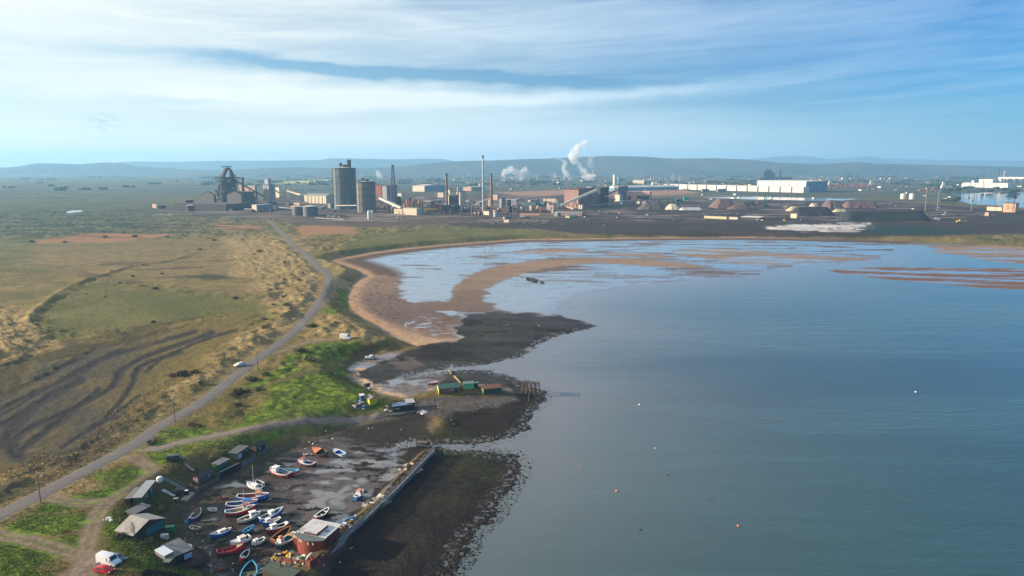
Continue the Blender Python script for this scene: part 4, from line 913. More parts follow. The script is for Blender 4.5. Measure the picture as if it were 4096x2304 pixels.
# sea wall with its paling
def sea_wall():
    px_ = [(1205, 2330), (1262, 2272), (1300, 2233), (1345, 2182), (1395, 2128), (1450, 2078), (1520, 2012), (1580, 1956), (1640, 1895), (1690, 1842), (1738, 1795)]
    P = [unproj(u, v, 2.4) for u, v in px_]; P = smooth_line(P, 6)
    t = thing('sea_wall', 'long concrete sea wall of the little harbour topped with grey boards', 'sea wall', (P[0][0], P[0][1], 0))
    o = np.array([P[0][0], P[0][1]]); w = MB(); b = MB(); c = MB(); bs = MB()
    for i, (a, d) in enumerate(zip(P[:-1], P[1:])):
        a = a - o; d = d - o; e = d - a; L = np.hypot(*e); n = np.array([e[1], -e[0]]) / L
        vs = []
        for q in (a, d):
            for off, z in ((-.35, -1), ((1.3 if i < 22 else .35), -1), (.25, 2.1), (-.35, 2.1)): vs.append((q[0] + n[0] * off, q[1] + n[1] * off, z))
        w.add(vs, [(0, 1, 5, 4), (1, 2, 6, 5), (2, 3, 7, 6), (3, 0, 4, 7), (0, 3, 2, 1), (4, 5, 6, 7)])
        k = max(1, int(L / .5)); tgt = bs if i < 18 else b
        for j in range(k):
            if rnd.random() < .08: continue
            q = a + e * (j / k); q2 = a + e * ((j + .66) / k); hh = 3.5 + rnd.uniform(-.25, .2)
            tgt.add([(q[0], q[1], 2.2), (q2[0], q2[1], 2.2), (q2[0], q2[1], hh), (q[0], q[1], hh), (q[0] + n[0] * .06, q[1] + n[1] * .06, 2.2), (q2[0] + n[0] * .06, q2[1] + n[1] * .06, 2.2), (q2[0] + n[0] * .06, q2[1] + n[1] * .06, hh), (q[0] + n[0] * .06, q[1] + n[1] * .06, hh)],
                  [(0, 1, 2, 3), (4, 5, 6, 7), (0, 1, 5, 4), (1, 2, 6, 5), (2, 3, 7, 6), (3, 0, 4, 7)])
        if i % 2 == 0:
            q = a - n * .35; c.tube([(q[0], q[1], 1.2), (q[0], q[1], 3.3)], .11, 6); c.beam((q[0], q[1], 3.2), (q[0] - n[0] * 1.4, q[1] - n[1] * 1.4, 2.4), .12)
    w.build('concrete_base', concrete, t); b.build('palings', M('silvery_boards', (.30, .27, .245), .9, var=.3), t); bs.build('red_palings', M('red_brown_boards', (.155, .052, .040), .8), t); c.each('prop', WOOD, t)
sea_wall()
def walls():
    for lab, pts in (('stub of yellow lichened wall on the weed beyond the spit', [(1796, 1484), (1806, 1499)]), ('yellow lichened wall running up to the pale green hut', [(1817, 1508), (1843, 1534)])):
        a, c = G(*pts[0]), G(*pts[1]); e = (c - a).to_2d(); L = e.length; t = thing('stone_wall', lab, 'wall', a, math.atan2(e.y, e.x))
        m = MB(); k = 8
        for i in range(k):
            hh = .85 + rnd.uniform(-.2, .15)
            m.box(L * i / k, L * (i + .97) / k, -.22, .22, -.8, hh)
        m.build('stones', M('lichened_stone', (.27, .22, .09), .9, var=.3), t)
walls()
def jetty():
    o = G(2120, 1578); t = thing('ruined_jetty', 'ruined timber jetty on tall posts at the tip of the spit', 'jetty', o, R(-9)); p = MB(); bm_ = MB(); d = MB()
    xs = [-3.6, -1.8, 0, 1.8, 3.6]; ys = [0, 2.2, 4.4]; H = 4.2
    for i, x in enumerate(xs):
        for j, y in enumerate(ys):
            if (i, j) in ((4, 2), (0, 1)): continue
            p.tube([(x, y, -2), (x + rnd.uniform(-.1, .1), y, H - (.9 if (i + j) % 4 == 3 else 0))], .18, 7)
    for y in ys: bm_.beam((-3.8, y, H), (3.7, y, H - .1), .28, .3)
    for x in xs: bm_.beam((x, -.3, H + .25), (x, 4.6, H + .25), .24)
    for i in range(3): bm_.beam((xs[i], 0, .3), (xs[i + 1], 0, H - .4), .16); bm_.beam((xs[i + 2], 2.2, .3), (xs[i + 1], 2.2, H - .4), .16)
    for i in range(9):
        if i in (4, 7): continue
        d.box(-3.7 + i * .8, -3.05 + i * .8, .2, 2.2 if i > 4 else 4.2, H + .38, H + .46)
    p.each('post', M('yellow_brown_timber', (.15, .115, .075), .9, var=.3), t); bm_.each('beam', WOOD, t); d.each('deck_board', DWOOD, t)  # posts in one even yellow-brown
    for lab, px_, hh in (('lone pale post on the rocks beside the ruined jetty', (2114, 1607), 3.2), ('dark mooring post at the harbour mouth', (1630, 1799), 2.6), ('thin pale mooring post in the harbour mouth channel', (1643, 1788), 2.6), ('short post on the weed beyond the sea wall end', (1755, 1787), 1.5)):
        q = G(*px_); m = MB().tube([(0, 0, -1), (rnd.uniform(-.1, .1), 0, hh * .6), (rnd.uniform(-.15, .15), 0, hh)], .15, 7, .11); ob = m.build('mooring_post', WOOD); ob.location = q; tag(ob, lab, 'post')
    o = G(1685, 1788); t = thing('landing_stage', 'small weedy timber landing stage at the harbour mouth', 'landing stage', o, R(-4)); p = MB(); d = MB()
    for i in range(5):
        for y in (0, 2): p.tube([(-1.7 + i * .85, y, -1.5), (-1.7 + i * .85, y, 1.7 if i else 2.4)], .13, 6)
    d.box(-1.9, 1.9, -.2, 2.2, 1.3, 1.45); p.each('post', DWOOD, t); d.build('deck_boards', WOOD, t)
jetty()
# yard things near the huts
def boxy(name, label, px_, parts, cat, rz=0.0):
    t = thing(name, label, cat, G(*px_), rz)
    for nm, m_, fn in parts:
        b = MB(); fn(b); b.each(nm, m_, t)
    return t
boxy('water_tank', 'white plastic water tank at the top of the walkway', (640, 1927), (('tank', WHITE, lambda b: b.lathe([(.55, 0), (.85, .15), (.9, 1.3), (.6, 1.6), (.2, 1.7)], 10)), ('pallet', WOOD, lambda b: b.box(-1, 1, -1, 1, -.4, -.01))), 'tank')
boxy('black_barrel', 'black barrel with white lid on the concrete pad', (747, 1978), (('drum', BLACK, lambda b: b.lathe([(.62, -.2), (.66, .1), (.62, .6), (.66, 1.1), (.6, 1.25)], 14)), ('lid', WHITE, lambda b: b.lathe([(.5, 1.255), (.5, 1.32)], 14))), 'barrel')
boxy('green_tank', 'bright green oil tank beside the pitched house', (680, 2126), (('tank', M('bright_green', (.015, .22, .09), .5), lambda b: b.box(-1.1, 1.1, -.6, .6, .2, 1.5)), ('leg', BLACK, lambda b: [b.box(x - .1, x + .1, -.5, .5, -.4, .2) for x in (-.8, .8)])), 'tank', R(10))
boxy('white_cabinet', 'old white cabinet standing in front of the teal gable', (659, 2153), (('case', WHITE, lambda b: b.box(-.9, .9, -.4, .4, -.2, 1.1)), ('panel', ltblue, lambda b: b.box(-.1, .8, -.43, -.401, .1, 1.0))), 'cabinet', R(8))
boxy('low_table', 'white square table on the grass below the concrete pad', (704, 2002), (('top', WHITE, lambda b: b.box(-.6, .6, -.45, .45, .62, .70)), ('leg', STEEL, lambda b: [b.box(x - .04, x + .04, y - .04, y + .04, -.2, .62) for x in (-.5, .5) for y in (-.35, .35)])), 'table', R(10))
boxy('crate_pile', 'pile of black fish crates beside the concrete pad', (707, 1975), (('crate', M('black_crates', (.03, .035, .045), .6), lambda b: [b.box(-1.2 + .82 * i, -.45 + .82 * i, -.9 + .9 * j, -.1 + .9 * j, -.3, .5 + .45 * ((i + j) % 3)) for i in range(3) for j in range(2)]), ('white_crate', WHITE, lambda b: b.box(-.9, -.3, -1.5, -1.0, -.3, .3))), 'crates', R(20))
def pad(name, label, pts, z, m_, cat):
    P = [G(*p) for p in pts]; c = sum(P, Vector()) / len(P)
    pl = [((p - c).x, (p - c).y) for p in P]
    ob = MB().prism(pl if sum(a[0] * b[1] - a[1] * b[0] for a, b in zip(pl, pl[1:] + pl[:1])) > 0 else pl[::-1], -1.2, z).build(name, m_); ob.location = c; return tag(ob, label, cat)
pad('concrete_pad', 'bare concrete pad jutting from the bank above the boats', [(721, 2003), (751, 2008), (781, 1977), (757, 1966)], .35, M('pale_concrete', (.27, .235, .20), .9, var=.15), 'concrete pad')
def gangway(name, label, a, b, w, m_, cat, up=.35, rails=True):
    a, b = G(*a), G(*b); e = (b - a); n = Vector((-e.y, e.x, 0)).normalized() * w / 2; t = thing(name, label, cat, a)
    u = Vector((0, 0, up)); m = MB(); z = Vector()
    m.add([z - n + u, z + n + u, e + n + u, e - n + u, z - n + u * .6, z + n + u * .6, e + n + u * .6, e - n + u * .6], [(0, 1, 2, 3), (4, 5, 6, 7), (0, 1, 5, 4), (1, 2, 6, 5), (2, 3, 7, 6), (3, 0, 4, 7)])
    m.build('boards', m_, t)
    if rails:
        r = MB()
        for s in (-1, 1):
            r.beam(n * s + u + Vector((0, 0, .9)), e + n * s + u + Vector((0, 0, .9)), .08)
            for i in range(6): r.beam(n * s + e * i / 5 - Vector((0, 0, .4)), n * s + e * i / 5 + u + Vector((0, 0, .9)), .08)
        r.build('handrails', WOOD, t)
    return t
gangway('walkway', 'grey green plank walkway stepping down from the white tank', (652, 1914), (748, 1966), 1.3, M('greenish_planks', (.13, .17, .16), .85, pattern=('X', .4, .4)), 'walkway')
gangway('loose_boards', 'long pale sheet of boards lying on the bank beside the green hut', (650, 1962), (697, 1986), 1.1, M('pale_blue_boards', (.33, .37, .37), .7), 'boards', .3, False)
gangway('roof_sheet', 'pale roofing sheet leaning on the fence right of the decked cabin', (744, 2201), (775, 2205), 1.6, ltblue, 'sheet', 1.4, False)
gangway('stair', 'thin metal stair down the bank behind the long shed', (742, 1860), (776, 1888), .8, STEEL, 'stair', .5)
def heap(name, label, px_, r, mats, n, cat, sz=.5, flat=.4, seed=1):
    q = random.Random(seed); t = thing(name, label, cat, G(*px_))
    for nm, m_ in mats:
        b = MB()
        for i in range(n):
            a, d = q.uniform(0, 6.28), r * math.sqrt(q.random()); x, y = d * math.cos(a), d * math.sin(a)
            zz = gzat(t.location.x + x, t.location.y + y) - t.location.z
            mt = Matrix.Translation((x, y, zz + q.uniform(0, flat * (1.2 - d / r)))) @ Matrix.Rotation(q.uniform(0, 3), 4, 'Z') @ Matrix.Rotation(q.uniform(-.5, .5), 4, 'X')
            s1, s2, s3 = sz * q.uniform(.3, 1), sz * q.uniform(.25, .6), sz * q.uniform(.1, .4)
            b.box(-s1, s1, -s2, s2, -s3 * .5, s3, mt)
        b.each(nm, m_, t)
    return t
BLUEM = M('faded_blue', (.04, .17, .38), .5)
heap('scrap_heap', 'heap of white and blue scrap on the grass beside the yellow shed', (1440, 1620), 2.4, (('white_scrap', WHITE), ('blue_scrap', BLUEM), ('brown_scrap', WOOD)), 12, 'scrap', .8, seed=3)
heap('scrap_heap', 'scatter of white and lilac rubbish right of the stilt hut', (1686, 1650), 2.2, (('white_scrap', WHITE), ('lilac_scrap', M('lilac_plastic', (.35, .28, .5), .5))), 9, 'scrap', .8, seed=4)
heap('junk_pile', 'white junk piled on the deck left of the stilt hut', (1548, 1640), 1.8, (('white_junk', WHITE), ('rusty_junk', RUSTM)), 8, 'junk', .7, seed=5)
heap('net_pile', 'pile of red fishing net inside the boathouse yard', (1256, 2246), 1.8, (('net', M('red_net', (.45, .06, .05), .9, var=.4)),), 40, 'net', .4, .9, seed=6)
heap('pot_pile', 'dark heap of pots and floats inside the boathouse yard', (1200, 2242), 2.6, (('pot', M('dark_pots', (.02, .03, .03), .8)), ('pale_float', WHITE), ('green_net', M('green_net', (.02, .09, .05), .9))), 16, 'fishing gear', .5, .8, seed=7)
heap('gear_pile', 'yellow and cream fishing gear left of the boathouse yard', (1128, 2226), 2.4, (('yellow_float', M('yellow_plastic', (.65, .5, .03), .5)), ('cream_gear', M('cream_gear', (.5, .42, .3), .7)), ('orange_gear', M('orange_gear', (.55, .2, .05), .7))), 9, 'fishing gear', .55, .7, seed=8)
heap('gear_pile', 'white boxes and tangled gear on the bank right of the boathouse', (1375, 2106), 2.4, (('white_box', WHITE), ('orange_gear', M('orange_gear', (.55, .2, .05), .7)), ('blue_gear', BLUEM)), 9, 'fishing gear', .7, .8, seed=9)
heap('gear_pile', 'white tubs and blue bags stacked along the sea wall', (1402, 2076), 2.0, (('white_tub', WHITE), ('blue_bag', BLUEM)), 8, 'fishing gear', .6, .6, seed=10)
heap('driftwood', 'pale driftwood and planks caught behind the sea wall', (1500, 2000), 3.0, (('plank', M('pale_timber', (.36, .27, .2), .9)), ('white_scrap', WHITE)), 8, 'driftwood', 1.0, .3, seed=11)
heap('driftwood', 'broken pale timber near the seaward end of the wall', (1640, 1870), 3.2, (('plank', M('pale_timber', (.36, .27, .2), .9)),), 14, 'driftwood', 1.1, .3, seed=12)
heap('rubbish', 'white rubbish beside the dirt path above the pitched house', (432, 2078), 1.3, (('white_scrap', WHITE),), 10, 'rubbish', .45, .3, seed=13)
heap('timber_pile', 'pale timber stacked under the shingle hut gable', (1150, 2262), 1.8, (('plank', M('pale_timber', (.36, .27, .2), .9)),), 14, 'timber', 1.0, .5, seed=14)
def kayak():
    a, b = G(1224, 2252), G(1250, 2222); e = b - a; L = e.length
    t = MB(); prof = [(0, 0), (.12, .6), (.32, 1), (.7, 1), (.9, .6), (1, 0)]
    rings = []
    for x, w in prof: rings.append([(x * L, .38 * w * math.cos(k * math.pi / 4) + 1e-3 * k, .9 + .26 * w * math.sin(k * math.pi / 4)) for k in range(8)])
    t.add([p for r_ in rings for p in r_], [(i * 8 + k, i * 8 + (k + 1) % 8, i * 8 + 8 + (k + 1) % 8, i * 8 + 8 + k) for i in range(5) for k in range(8)])
    o = t.build('kayak', M('cream_hull', (.62, .56, .46), .4), smooth=True); o.location = a; o.rotation_euler = (0, 0, math.atan2(e.y, e.x)); tag(o, 'cream kayak lying across the boathouse yard', 'kayak')
kayak()
for lab, px_, s in (('fallen pale post lying on the grass beside the white high-roofed van', (1331, 1400), 2.2),):
    ob = MB().beam((-s, 0, .25), (s, .2, .3), .25).build('fallen_post', M('pale_timber', (.36, .27, .2), .9)); ob.location = G(*px_); ob.rotation_euler = (0, 0, R(20)); tag(ob, lab, 'post')
# ---------------------------------------------------------------- boats
def col_m(name, c, rough=.45, var=.10, dirt=True):
    return M(name, c, rough, var=var, dirt=((.10, .085, .07), 1.3, .5) if dirt else None)
HB = dict(blue=col_m('blue_hull', (.012, .20, .62)), navy=col_m('navy_hull', (.015, .05, .20)), royal=col_m('royal_blue_hull', (.015, .11, .46)), red=col_m('red_hull', (.46, .018, .03)), maroon=col_m('maroon_hull', (.20, .018, .055)),
          white=col_m('white_hull', (.80, .80, .78)), cream=col_m('cream_hull', (.58, .58, .50)), teal=col_m('teal_hull', (.02, .14, .21)), sky=col_m('sky_blue_hull', (.06, .36, .60)), rust=col_m('rust_hull', (.20, .06, .04), .8),
          grey=col_m('grey_hull', (.12, .13, .14), .7), dark=col_m('dark_hull', (.03, .035, .035), .8), orange=col_m('orange_timber', (.50, .19, .05), .7), green=col_m('green_inside', (.16, .40, .24)), brown=col_m('brown_inside', (.15, .08, .055), .8),
          redin=col_m('rust_red_inside', (.24, .05, .035), .7), bluein=col_m('blue_inside', (.02, .10, .24), .6), tealin=col_m('teal_inside', (.03, .14, .17), .6), wood=WOOD, coral=col_m('orange_roof', (.72, .25, .12)), redroof=col_m('red_roof', (.50, .04, .05)), tan=col_m('tan_inside', (.33, .26, .19), .7))
def boat(label, stern, bow, hull, rim='white', inside='brown', cat='fishing boat', name='fishing_boat', beam=.31, hgt=None, double=False, cab=None, mast=None, thw=0, heel=0.0, bottom=None, stripe=None, deckfwd=None, deckaft=None, extra=None, sheer=.55, full=.55, group=None, zoff=0.0, trans=.62):
    """stern and bow are photo points on the ground under the ends; cab = (t0, t1, width, height, wall, roof, windows)"""
    a, b = G(*stern), G(*bow); a.z = b.z = min(a.z, b.z); e = b - a; L = e.length; yaw = math.atan2(e.y, e.x)
    h = (hgt * 1.25 if hgt else .85 + .065 * L); B = L * beam * 1.10 / 2
    t = thing(name, label, cat, (a.x, a.y, a.z + zoff - .08), yaw, group)
    t.rotation_euler = (R(heel), 0, yaw)
    N = 14; ts = [i / N for i in range(N + 1)]
    def half(x):
        if double and x < .5: return max(.02, B * max(0.0, 1 - ((.5 - x) / .5) ** 2.2) ** .75)
        if x < .42: return B * (trans + (1 - trans) * math.sin(x / .42 * math.pi / 2))
        q = (x - .42) / .58; return max(.015, B * max(0.0, 1 - q ** 2.3) ** .85)
    def top(x): return h * (1 + sheer * max(0, x - .35) ** 1.6 / .5 + (.22 * (1 - x / .3) ** 2 if x < .3 else 0))
    def keel(x): return h * (.42 * max(0, (x - .72) / .28) ** 2.2)
    m = MB(); bt = MB(); sec = []
    for x in ts:
        w, zt, zk = half(x), top(x), keel(x); X = x * L + (.04 * L * (x - .8) / .2 if x > .8 else 0) * 0
        p = [(0, zk), (w * .45, zk + (zt - zk) * .08), (w * .80, zk + (zt - zk) * .36), (w * .97, zk + (zt - zk) * .72), (w, zt)]
        sec.append([(X, -y, z) for y, z in p[::-1]] + [(X, y, z) for y, z in p[1:]])
    n = 9
    upper = [0, 1, 6, 7] if bottom else range(8); lower = [2, 3, 4, 5]
    vs = [q for s_ in sec for q in s_]
    m.add(vs, [(i * n + k, i * n + k + 1, (i + 1) * n + k + 1, (i + 1) * n + k) for i in range(N) for k in upper] + [tuple(range(n))])
    m.build('hull', HB[hull], t, True, False)
    if bottom:
        bt.add(vs, [(i * n + k, i * n + k + 1, (i + 1) * n + k + 1, (i + 1) * n + k) for i in range(N) for k in lower]); bt.build('keel', HB[bottom], t, True, False)
    if stripe:
        sm = MB()
        for sg in (-1, 1):
            q = []
            for x in ts: w = half(x); zt, zk = top(x), keel(x); q += [(x * L, sg * (w * 1.0 + .025), zk + (zt - zk) * .90), (x * L, sg * (w * .985 + .025), zk + (zt - zk) * .78)]
            sm.add(q, [(2 * i, 2 * i + 1, 2 * i + 3, 2 * i + 2) for i in range(N)])
        sm.build('hull_stripe', HB[stripe], t, fix=False)
    # gunwale: a flat rim
    g_ = MB(); rw = .045 * B + .06
    for sg in (-1, 1):
        q = []
        for x in ts:
            w, zt = half(x), top(x); wi = max(.0, w - rw * 1.6)
            q += [(x * L, sg * (w + .05), zt - .07), (x * L, sg * (w + .05), zt + .05), (x * L, sg * wi, zt + .05), (x * L, sg * wi, zt - .12)]
        g_.add(q, [(4 * i + k, 4 * i + (k + 1) % 4, 4 * i + 4 + (k + 1) % 4, 4 * i + 4 + k) for i in range(N) for k in range(4)])
    if not double: g_.box(-.06, rw * 1.6, -half(0), half(0), top(0) - .12, top(0) + .05)
    g_.build('gunwale', HB[rim], t)
    ins = MB(); q = []
    for x in ts:
        w, zt = half(x), top(x); wi = max(.01, w - rw * 1.5); zf = max(keel(x) + .12, h * .38)
        q += [(x * L, -wi, zt - .02), (x * L, -wi * .86, zf), (x * L, wi * .86, zf), (x * L, wi, zt - .02)]
    ins.add(q, [(4 * i + k, 4 * i + 4 + k, 4 * i + 5 + k, 4 * i + 1 + k) for i in range(N) for k in range(3)])
    ins.build('interior', HB[inside], t, fix=False)
    def deck(nm, t0, t1, mt):
        d = MB(); ii = [t0 + (t1 - t0) * k / 6 for k in range(7)]; q = []
        for x in ii:
            w = max(.01, half(x) - rw); z = top(x) - .04; q += [(x * L, -w, z), (x * L, 0, z + .06), (x * L, w, z)]
        d.add(q, [(3 * i + k, 3 * i + 3 + k, 3 * i + 4 + k, 3 * i + 1 + k) for i in range(6) for k in range(2)])
        d.build(nm, HB[mt], t, fix=False)
    if deckfwd: deck('foredeck', deckfwd[0], .985, deckfwd[1])
    if deckaft: deck('aft_deck', .01, deckaft[0], deckaft[1])
    for k in range(thw):
        x = .22 + .5 * k / max(1, thw - 1); w = half(x) - .04
        MB().box(x * L - .14, x * L + .14, -w, w, top(x) - .24, top(x) - .17).build('thwart', HB[rim], t)
    if cab:
        t0, t1, cw, ch, wallc, roofc = cab[:6]; z0 = h * .38; w = half((t0 + t1) / 2) * cw; z1 = top((t0 + t1) / 2) + ch
        x0, x1 = t0 * L, t1 * L; c = MB()
        c.add([(x0, -w, z0), (x1, -w * .86, z0), (x1, w * .86, z0), (x0, w, z0), (x0 + .05, -w * .93, z1), (x1 - .22, -w * .78, z1), (x1 - .22, w * .78, z1), (x0 + .05, w * .93, z1)],
              [(3, 2, 1, 0), (4, 5, 6, 7), (0, 1, 5, 4), (1, 2, 6, 5), (2, 3, 7, 6), (3, 0, 4, 7)])
        cw_ = c.build('wheelhouse', HB[wallc], t)
        r_ = MB(); r_.add([(x0 - .18, -w * 1.06, z1), (x1 + .02, -w * .9, z1), (x1 + .02, w * .9, z1), (x0 - .18, w * 1.06, z1), (x0 - .12, -w * .95, z1 + .13), (x1 - .1, -w * .8, z1 + .13), (x1 - .1, w * .8, z1 + .13), (x0 - .12, w * .95, z1 + .13)],
              [(3, 2, 1, 0), (4, 5, 6, 7), (0, 1, 5, 4), (1, 2, 6, 5), (2, 3, 7, 6), (3, 0, 4, 7)])
        r_.build('roof', HB[roofc], cw_)
        nw = cab[6] if len(cab) > 6 else 2; zz0, zz1 = z1 - ch * .52, z1 - ch * .12
        for sg in (-1, 1):
            for k in range(nw):
                s0 = .12 + .78 * k / nw; s1 = s0 + .78 / nw * .72; g2 = MB(); vs = []
                for s_, z in ((s0, zz0), (s1, zz0), (s1, zz1), (s0, zz1)):
                    f = (z - z0) / (z1 - z0); wb = w + (w * .86 - w) * s_; wt_ = w * .93 + (w * .78 - w * .93) * s_
                    y = wb + (wt_ - wb) * f; xx = x0 + (x1 - x0) * s_ + (.05 * (1 - s_) - .22 * s_) * f
                    vs.append((xx, sg * (y + .02), z))
                g2.add(vs, [(0, 1, 2, 3)]); g2.build('window', GLASS, cw_, fix=False)
        for k in range(2):
            y0 = -.62 + .66 * k; vs = []
            for yy, z in ((y0, zz0), (y0 + .56, zz0), (y0 + .56, zz1), (y0, zz1)):
                f = (z - z0) / (z1 - z0); ww = w * .86 + (w * .78 - w * .86) * f; vs.append((x1 - .22 * f + .02, yy * ww, z))
            MB().add(vs, [(0, 1, 2, 3)]).build('windscreen', GLASS, cw_, fix=False)
    if mast:
        x = mast[0] * L; zb = h * .4 if not cab or not (cab[0] <= mast[0] <= cab[1]) else top(mast[0]) + cab[3]
        MB().tube([(x, 0, zb), (x, 0, zb + mast[1])], .055, 6, .03).build('mast', HB['white'], t)
    if extra: extra(t, L, B, h, half, top)
    return t
def outboard(t, L, B, h, half, top):
    m = MB().box(-.45, -.02, -.18, .18, h * .8, h * 1.5); m.box(-.3, -.12, -.07, .07, -.1, h * .8); m.build('outboard_motor', BLACK, t)
def marks(txt, x, size=.5, sg=-1):
    def f(t, L, B, h, half, top):
        cu = bpy.data.curves.new('registration', 'FONT'); cu.body = txt; cu.size = size; cu.extrude = .005
        o = bpy.data.objects.new('registration', cu); COL.objects.link(o); dg = bpy.context.evaluated_depsgraph_get()
        me = bpy.data.meshes.new_from_object(o.evaluated_get(dg)); bpy.data.objects.remove(o); me.materials.append(WHITE)
        o = bpy.data.objects.new('registration', me); COL.objects.link(o); o.parent = t
        y0, y1 = half(x), half(x + .08); ang = math.atan2(-(y1 - y0) * 1, .08 * L)
        o.location = (x * L, -half(x) - .05, h * .72); o.rotation_euler = (R(90), 0, -ang)
    return f
def nets(nm, mt, x, w=.5, n=9, sd=1):
    def f(t, L, B, h, half, top):
        q = random.Random(sd); m = MB()
        for i in range(n):
            c = Matrix.Translation((x * L + q.uniform(-.09, .09) * L, q.uniform(-w, w) * B, h * .5 + q.uniform(0, .25))) @ Matrix.Rotation(q.uniform(0, 3), 4, 'Z')
            s_ = q.uniform(.18, .42); m.box(-s_, s_, -s_ * .7, s_ * .7, -.1, s_ * .7, c)
        m.each(nm, mt, t)
    return f
def seq(*fs): return lambda *a: [f(*a) for f in fs]
def buoy_in(x, mt):
    return lambda t, L, B, h, half, top: MB().lathe([(.1, 0), (.42, .2), (.46, .5), (.3, .8), (.05, .92)], 12, (x * L, B * .25)).build('float', mt, t, True)
boat('blue coble with rust red inside and orange roofed wheelhouse', (950, 2002), (1078, 1999), 'blue', 'white', 'redin', cab=(.60, .76, .58, .75, 'white', 'coral', 1), mast=(.58, 2.6), bottom='dark', extra=seq(marks('47', .86, .55), nets('winch', BLACK, .2, .2, 4, 2)))
boat('blue and white striped coble with red foredeck and long blue roofed wheelhouse', (906, 2035), (1033, 2024), 'royal', 'white', 'bluein', cab=(.56, .80, .52, .75, 'white', 'blue', 5), stripe='white', bottom='white', deckfwd=(.80, 'redroof'), mast=(.56, 3.0))
boat('red coble with white and red wheelhouse and blue stern', (901, 2066), (1023, 2045), 'red', 'white', 'tan', cab=(.60, .76, .5, 1.0, 'white', 'redroof', 1), bottom='maroon', mast=(.59, 4.2), deckaft=(.2, 'bluein'), extra=marks('I   I', .33, .6))
boat('cream boat with big white cabin and maroon bottom', (950, 2098), (1043, 2069), 'cream', 'white', 'brown', cab=(.55, .82, .70, .95, 'white', 'white', 2), bottom='maroon', double=True, extra=nets('hatch_cover', HB['cream'], .36, .2, 3, 4), beam=.36)
boat('blue open boat with white gunwale and small white shelter amidships', (1040, 2092), (1133, 2052), 'royal', 'white', 'tealin', cab=(.42, .62, .62, .8, 'white', 'white', 2), bottom='dark', stripe='white', extra=buoy_in(.30, HB['sky']))
boat('narrow white and blue boat lying between the blue and maroon boats', (1122, 2086), (1052, 2112), 'royal', 'white', 'cream', cab=(.58, .84, .66, .7, 'white', 'white', 3), bottom='dark', extra=nets('gear', M('cream_gear', (.5, .42, .3), .7), .34, .3, 5, 5))
boat('maroon hulled boat with white forward wheelhouse and white stern', (1151, 2107), (1066, 2143), 'maroon', 'white', 'dark', cab=(.55, .80, .66, .95, 'white', 'white', 4), deckaft=(.14, 'white'), bottom='maroon', extra=seq(buoy_in(.24, M('violet_blue_float', (.05, .05, .40), .4)), nets('gear', M('cream_gear', (.5, .42, .3), .7), .42, .3, 4, 6)))
boat('derelict boat with orange timber rim and grey sheet inside', (1090, 2178), (1160, 2128), 'rust', 'orange', 'dark', name='derelict_boat', cat='derelict boat', heel=8, extra=nets('grey_sheet', ltblue, .45, .3, 3, 7), beam=.36)
boat('teal boat with white wheelhouse topped by an orange float, planks on the stern', (1183, 2150), (1103, 2204), 'teal', 'white', 'tealin', cab=(.64, .84, .68, .8, 'white', 'white', 4), bottom='dark', stripe='white', beam=.36,
     extra=seq(lambda t, L, B, h, half, top: MB().lathe([(.2, 0), (.6, .15), (.55, .5), (.1, .7)], 12, (.73 * L, 0)).build('orange_float', HB['coral'], t, True).__setattr__('location', (0, 0, top(.73) + .95)),
               lambda t, L, B, h, half, top: [MB().box(.04 * L, .26 * L, -.5 * B + .22 * k * B, -.5 * B + (.22 * k + .16) * B, top(.1) + .02, top(.1) + .1).build('plank', M('fresh_planks', (.45, .28, .12), .8), t) for k in range(5)]))
boat('navy and white boat with brown peeling cabin at the foot of the bank', (768, 2090), (803, 2050), 'navy', 'white', 'brown', cab=(.50, .80, .66, .8, 'tan', 'rust', 2), beam=.40, bottom='teal', trans=.8)
boat('light blue dinghy nosed against the bank', (757, 2084), (744, 2100), 'sky', 'sky', 'bluein', name='dinghy', cat='dinghy', beam=.48, hgt=.6)
boat('weathered rowing boat with pale rim and red brown bottom near the bank', (762, 2118), (806, 2124), 'tan', 'cream', 'dark', name='rowing_boat', cat='rowing boat', thw=2, bottom='rust', hgt=.7, beam=.38)
boat('dark blue boat with long white canopy and pointed stern', (926, 2126), (841, 2162), 'royal', 'white', 'brown', cab=(.28, .62, .60, .45, 'white', 'white', 2), double=True, bottom='navy', deckfwd=(.64, 'tan'))
boat('small dark dinghy lying flat behind the white canopied blue boat', (873, 2167), (905, 2163), 'dark', 'grey', 'dark', name='dinghy', cat='dinghy', hgt=.45, beam=.36, double=True)
boat('bright blue rowing boat with three seats', (970, 2140), (1016, 2116), 'blue', 'sky', 'bluein', name='rowing_boat', cat='rowing boat', thw=3, beam=.42, hgt=.7, double=True)
boat('white motor cruiser with cream cabin and dark blue underside', (1000, 2160), (922, 2192), 'white', 'white', 'redin', cat='motor boat', name='motor_boat', cab=(.26, .58, .78, .75, 'white', 'cream', 2), bottom='navy', deckfwd=(.55, 'white'), beam=.38, trans=.9)
boat('little white and navy boat with rounded cuddy', (1058, 2166), (1007, 2190), 'white', 'white', 'bluein', cat='motor boat', name='motor_boat', cab=(.52, .82, .74, .45, 'white', 'white', 2), bottom='navy', beam=.42)
boat('open red wooden boat with pale green foredeck', (868, 2225), (977, 2196), 'red', 'red', 'redin', cat='wooden boat', name='wooden_boat', deckfwd=(.74, 'green'), thw=2, beam=.33, stripe='tan')
boat('wrecked blue boat heaped with nets at the bottom of the harbour', (985, 2345), (1009, 2268), 'sky', 'sky', 'dark', name='derelict_boat', cat='derelict boat', extra=nets('nets', M('grey_green_nets', (.10, .12, .08), .95), .45, .8, 60, 8), beam=.45)
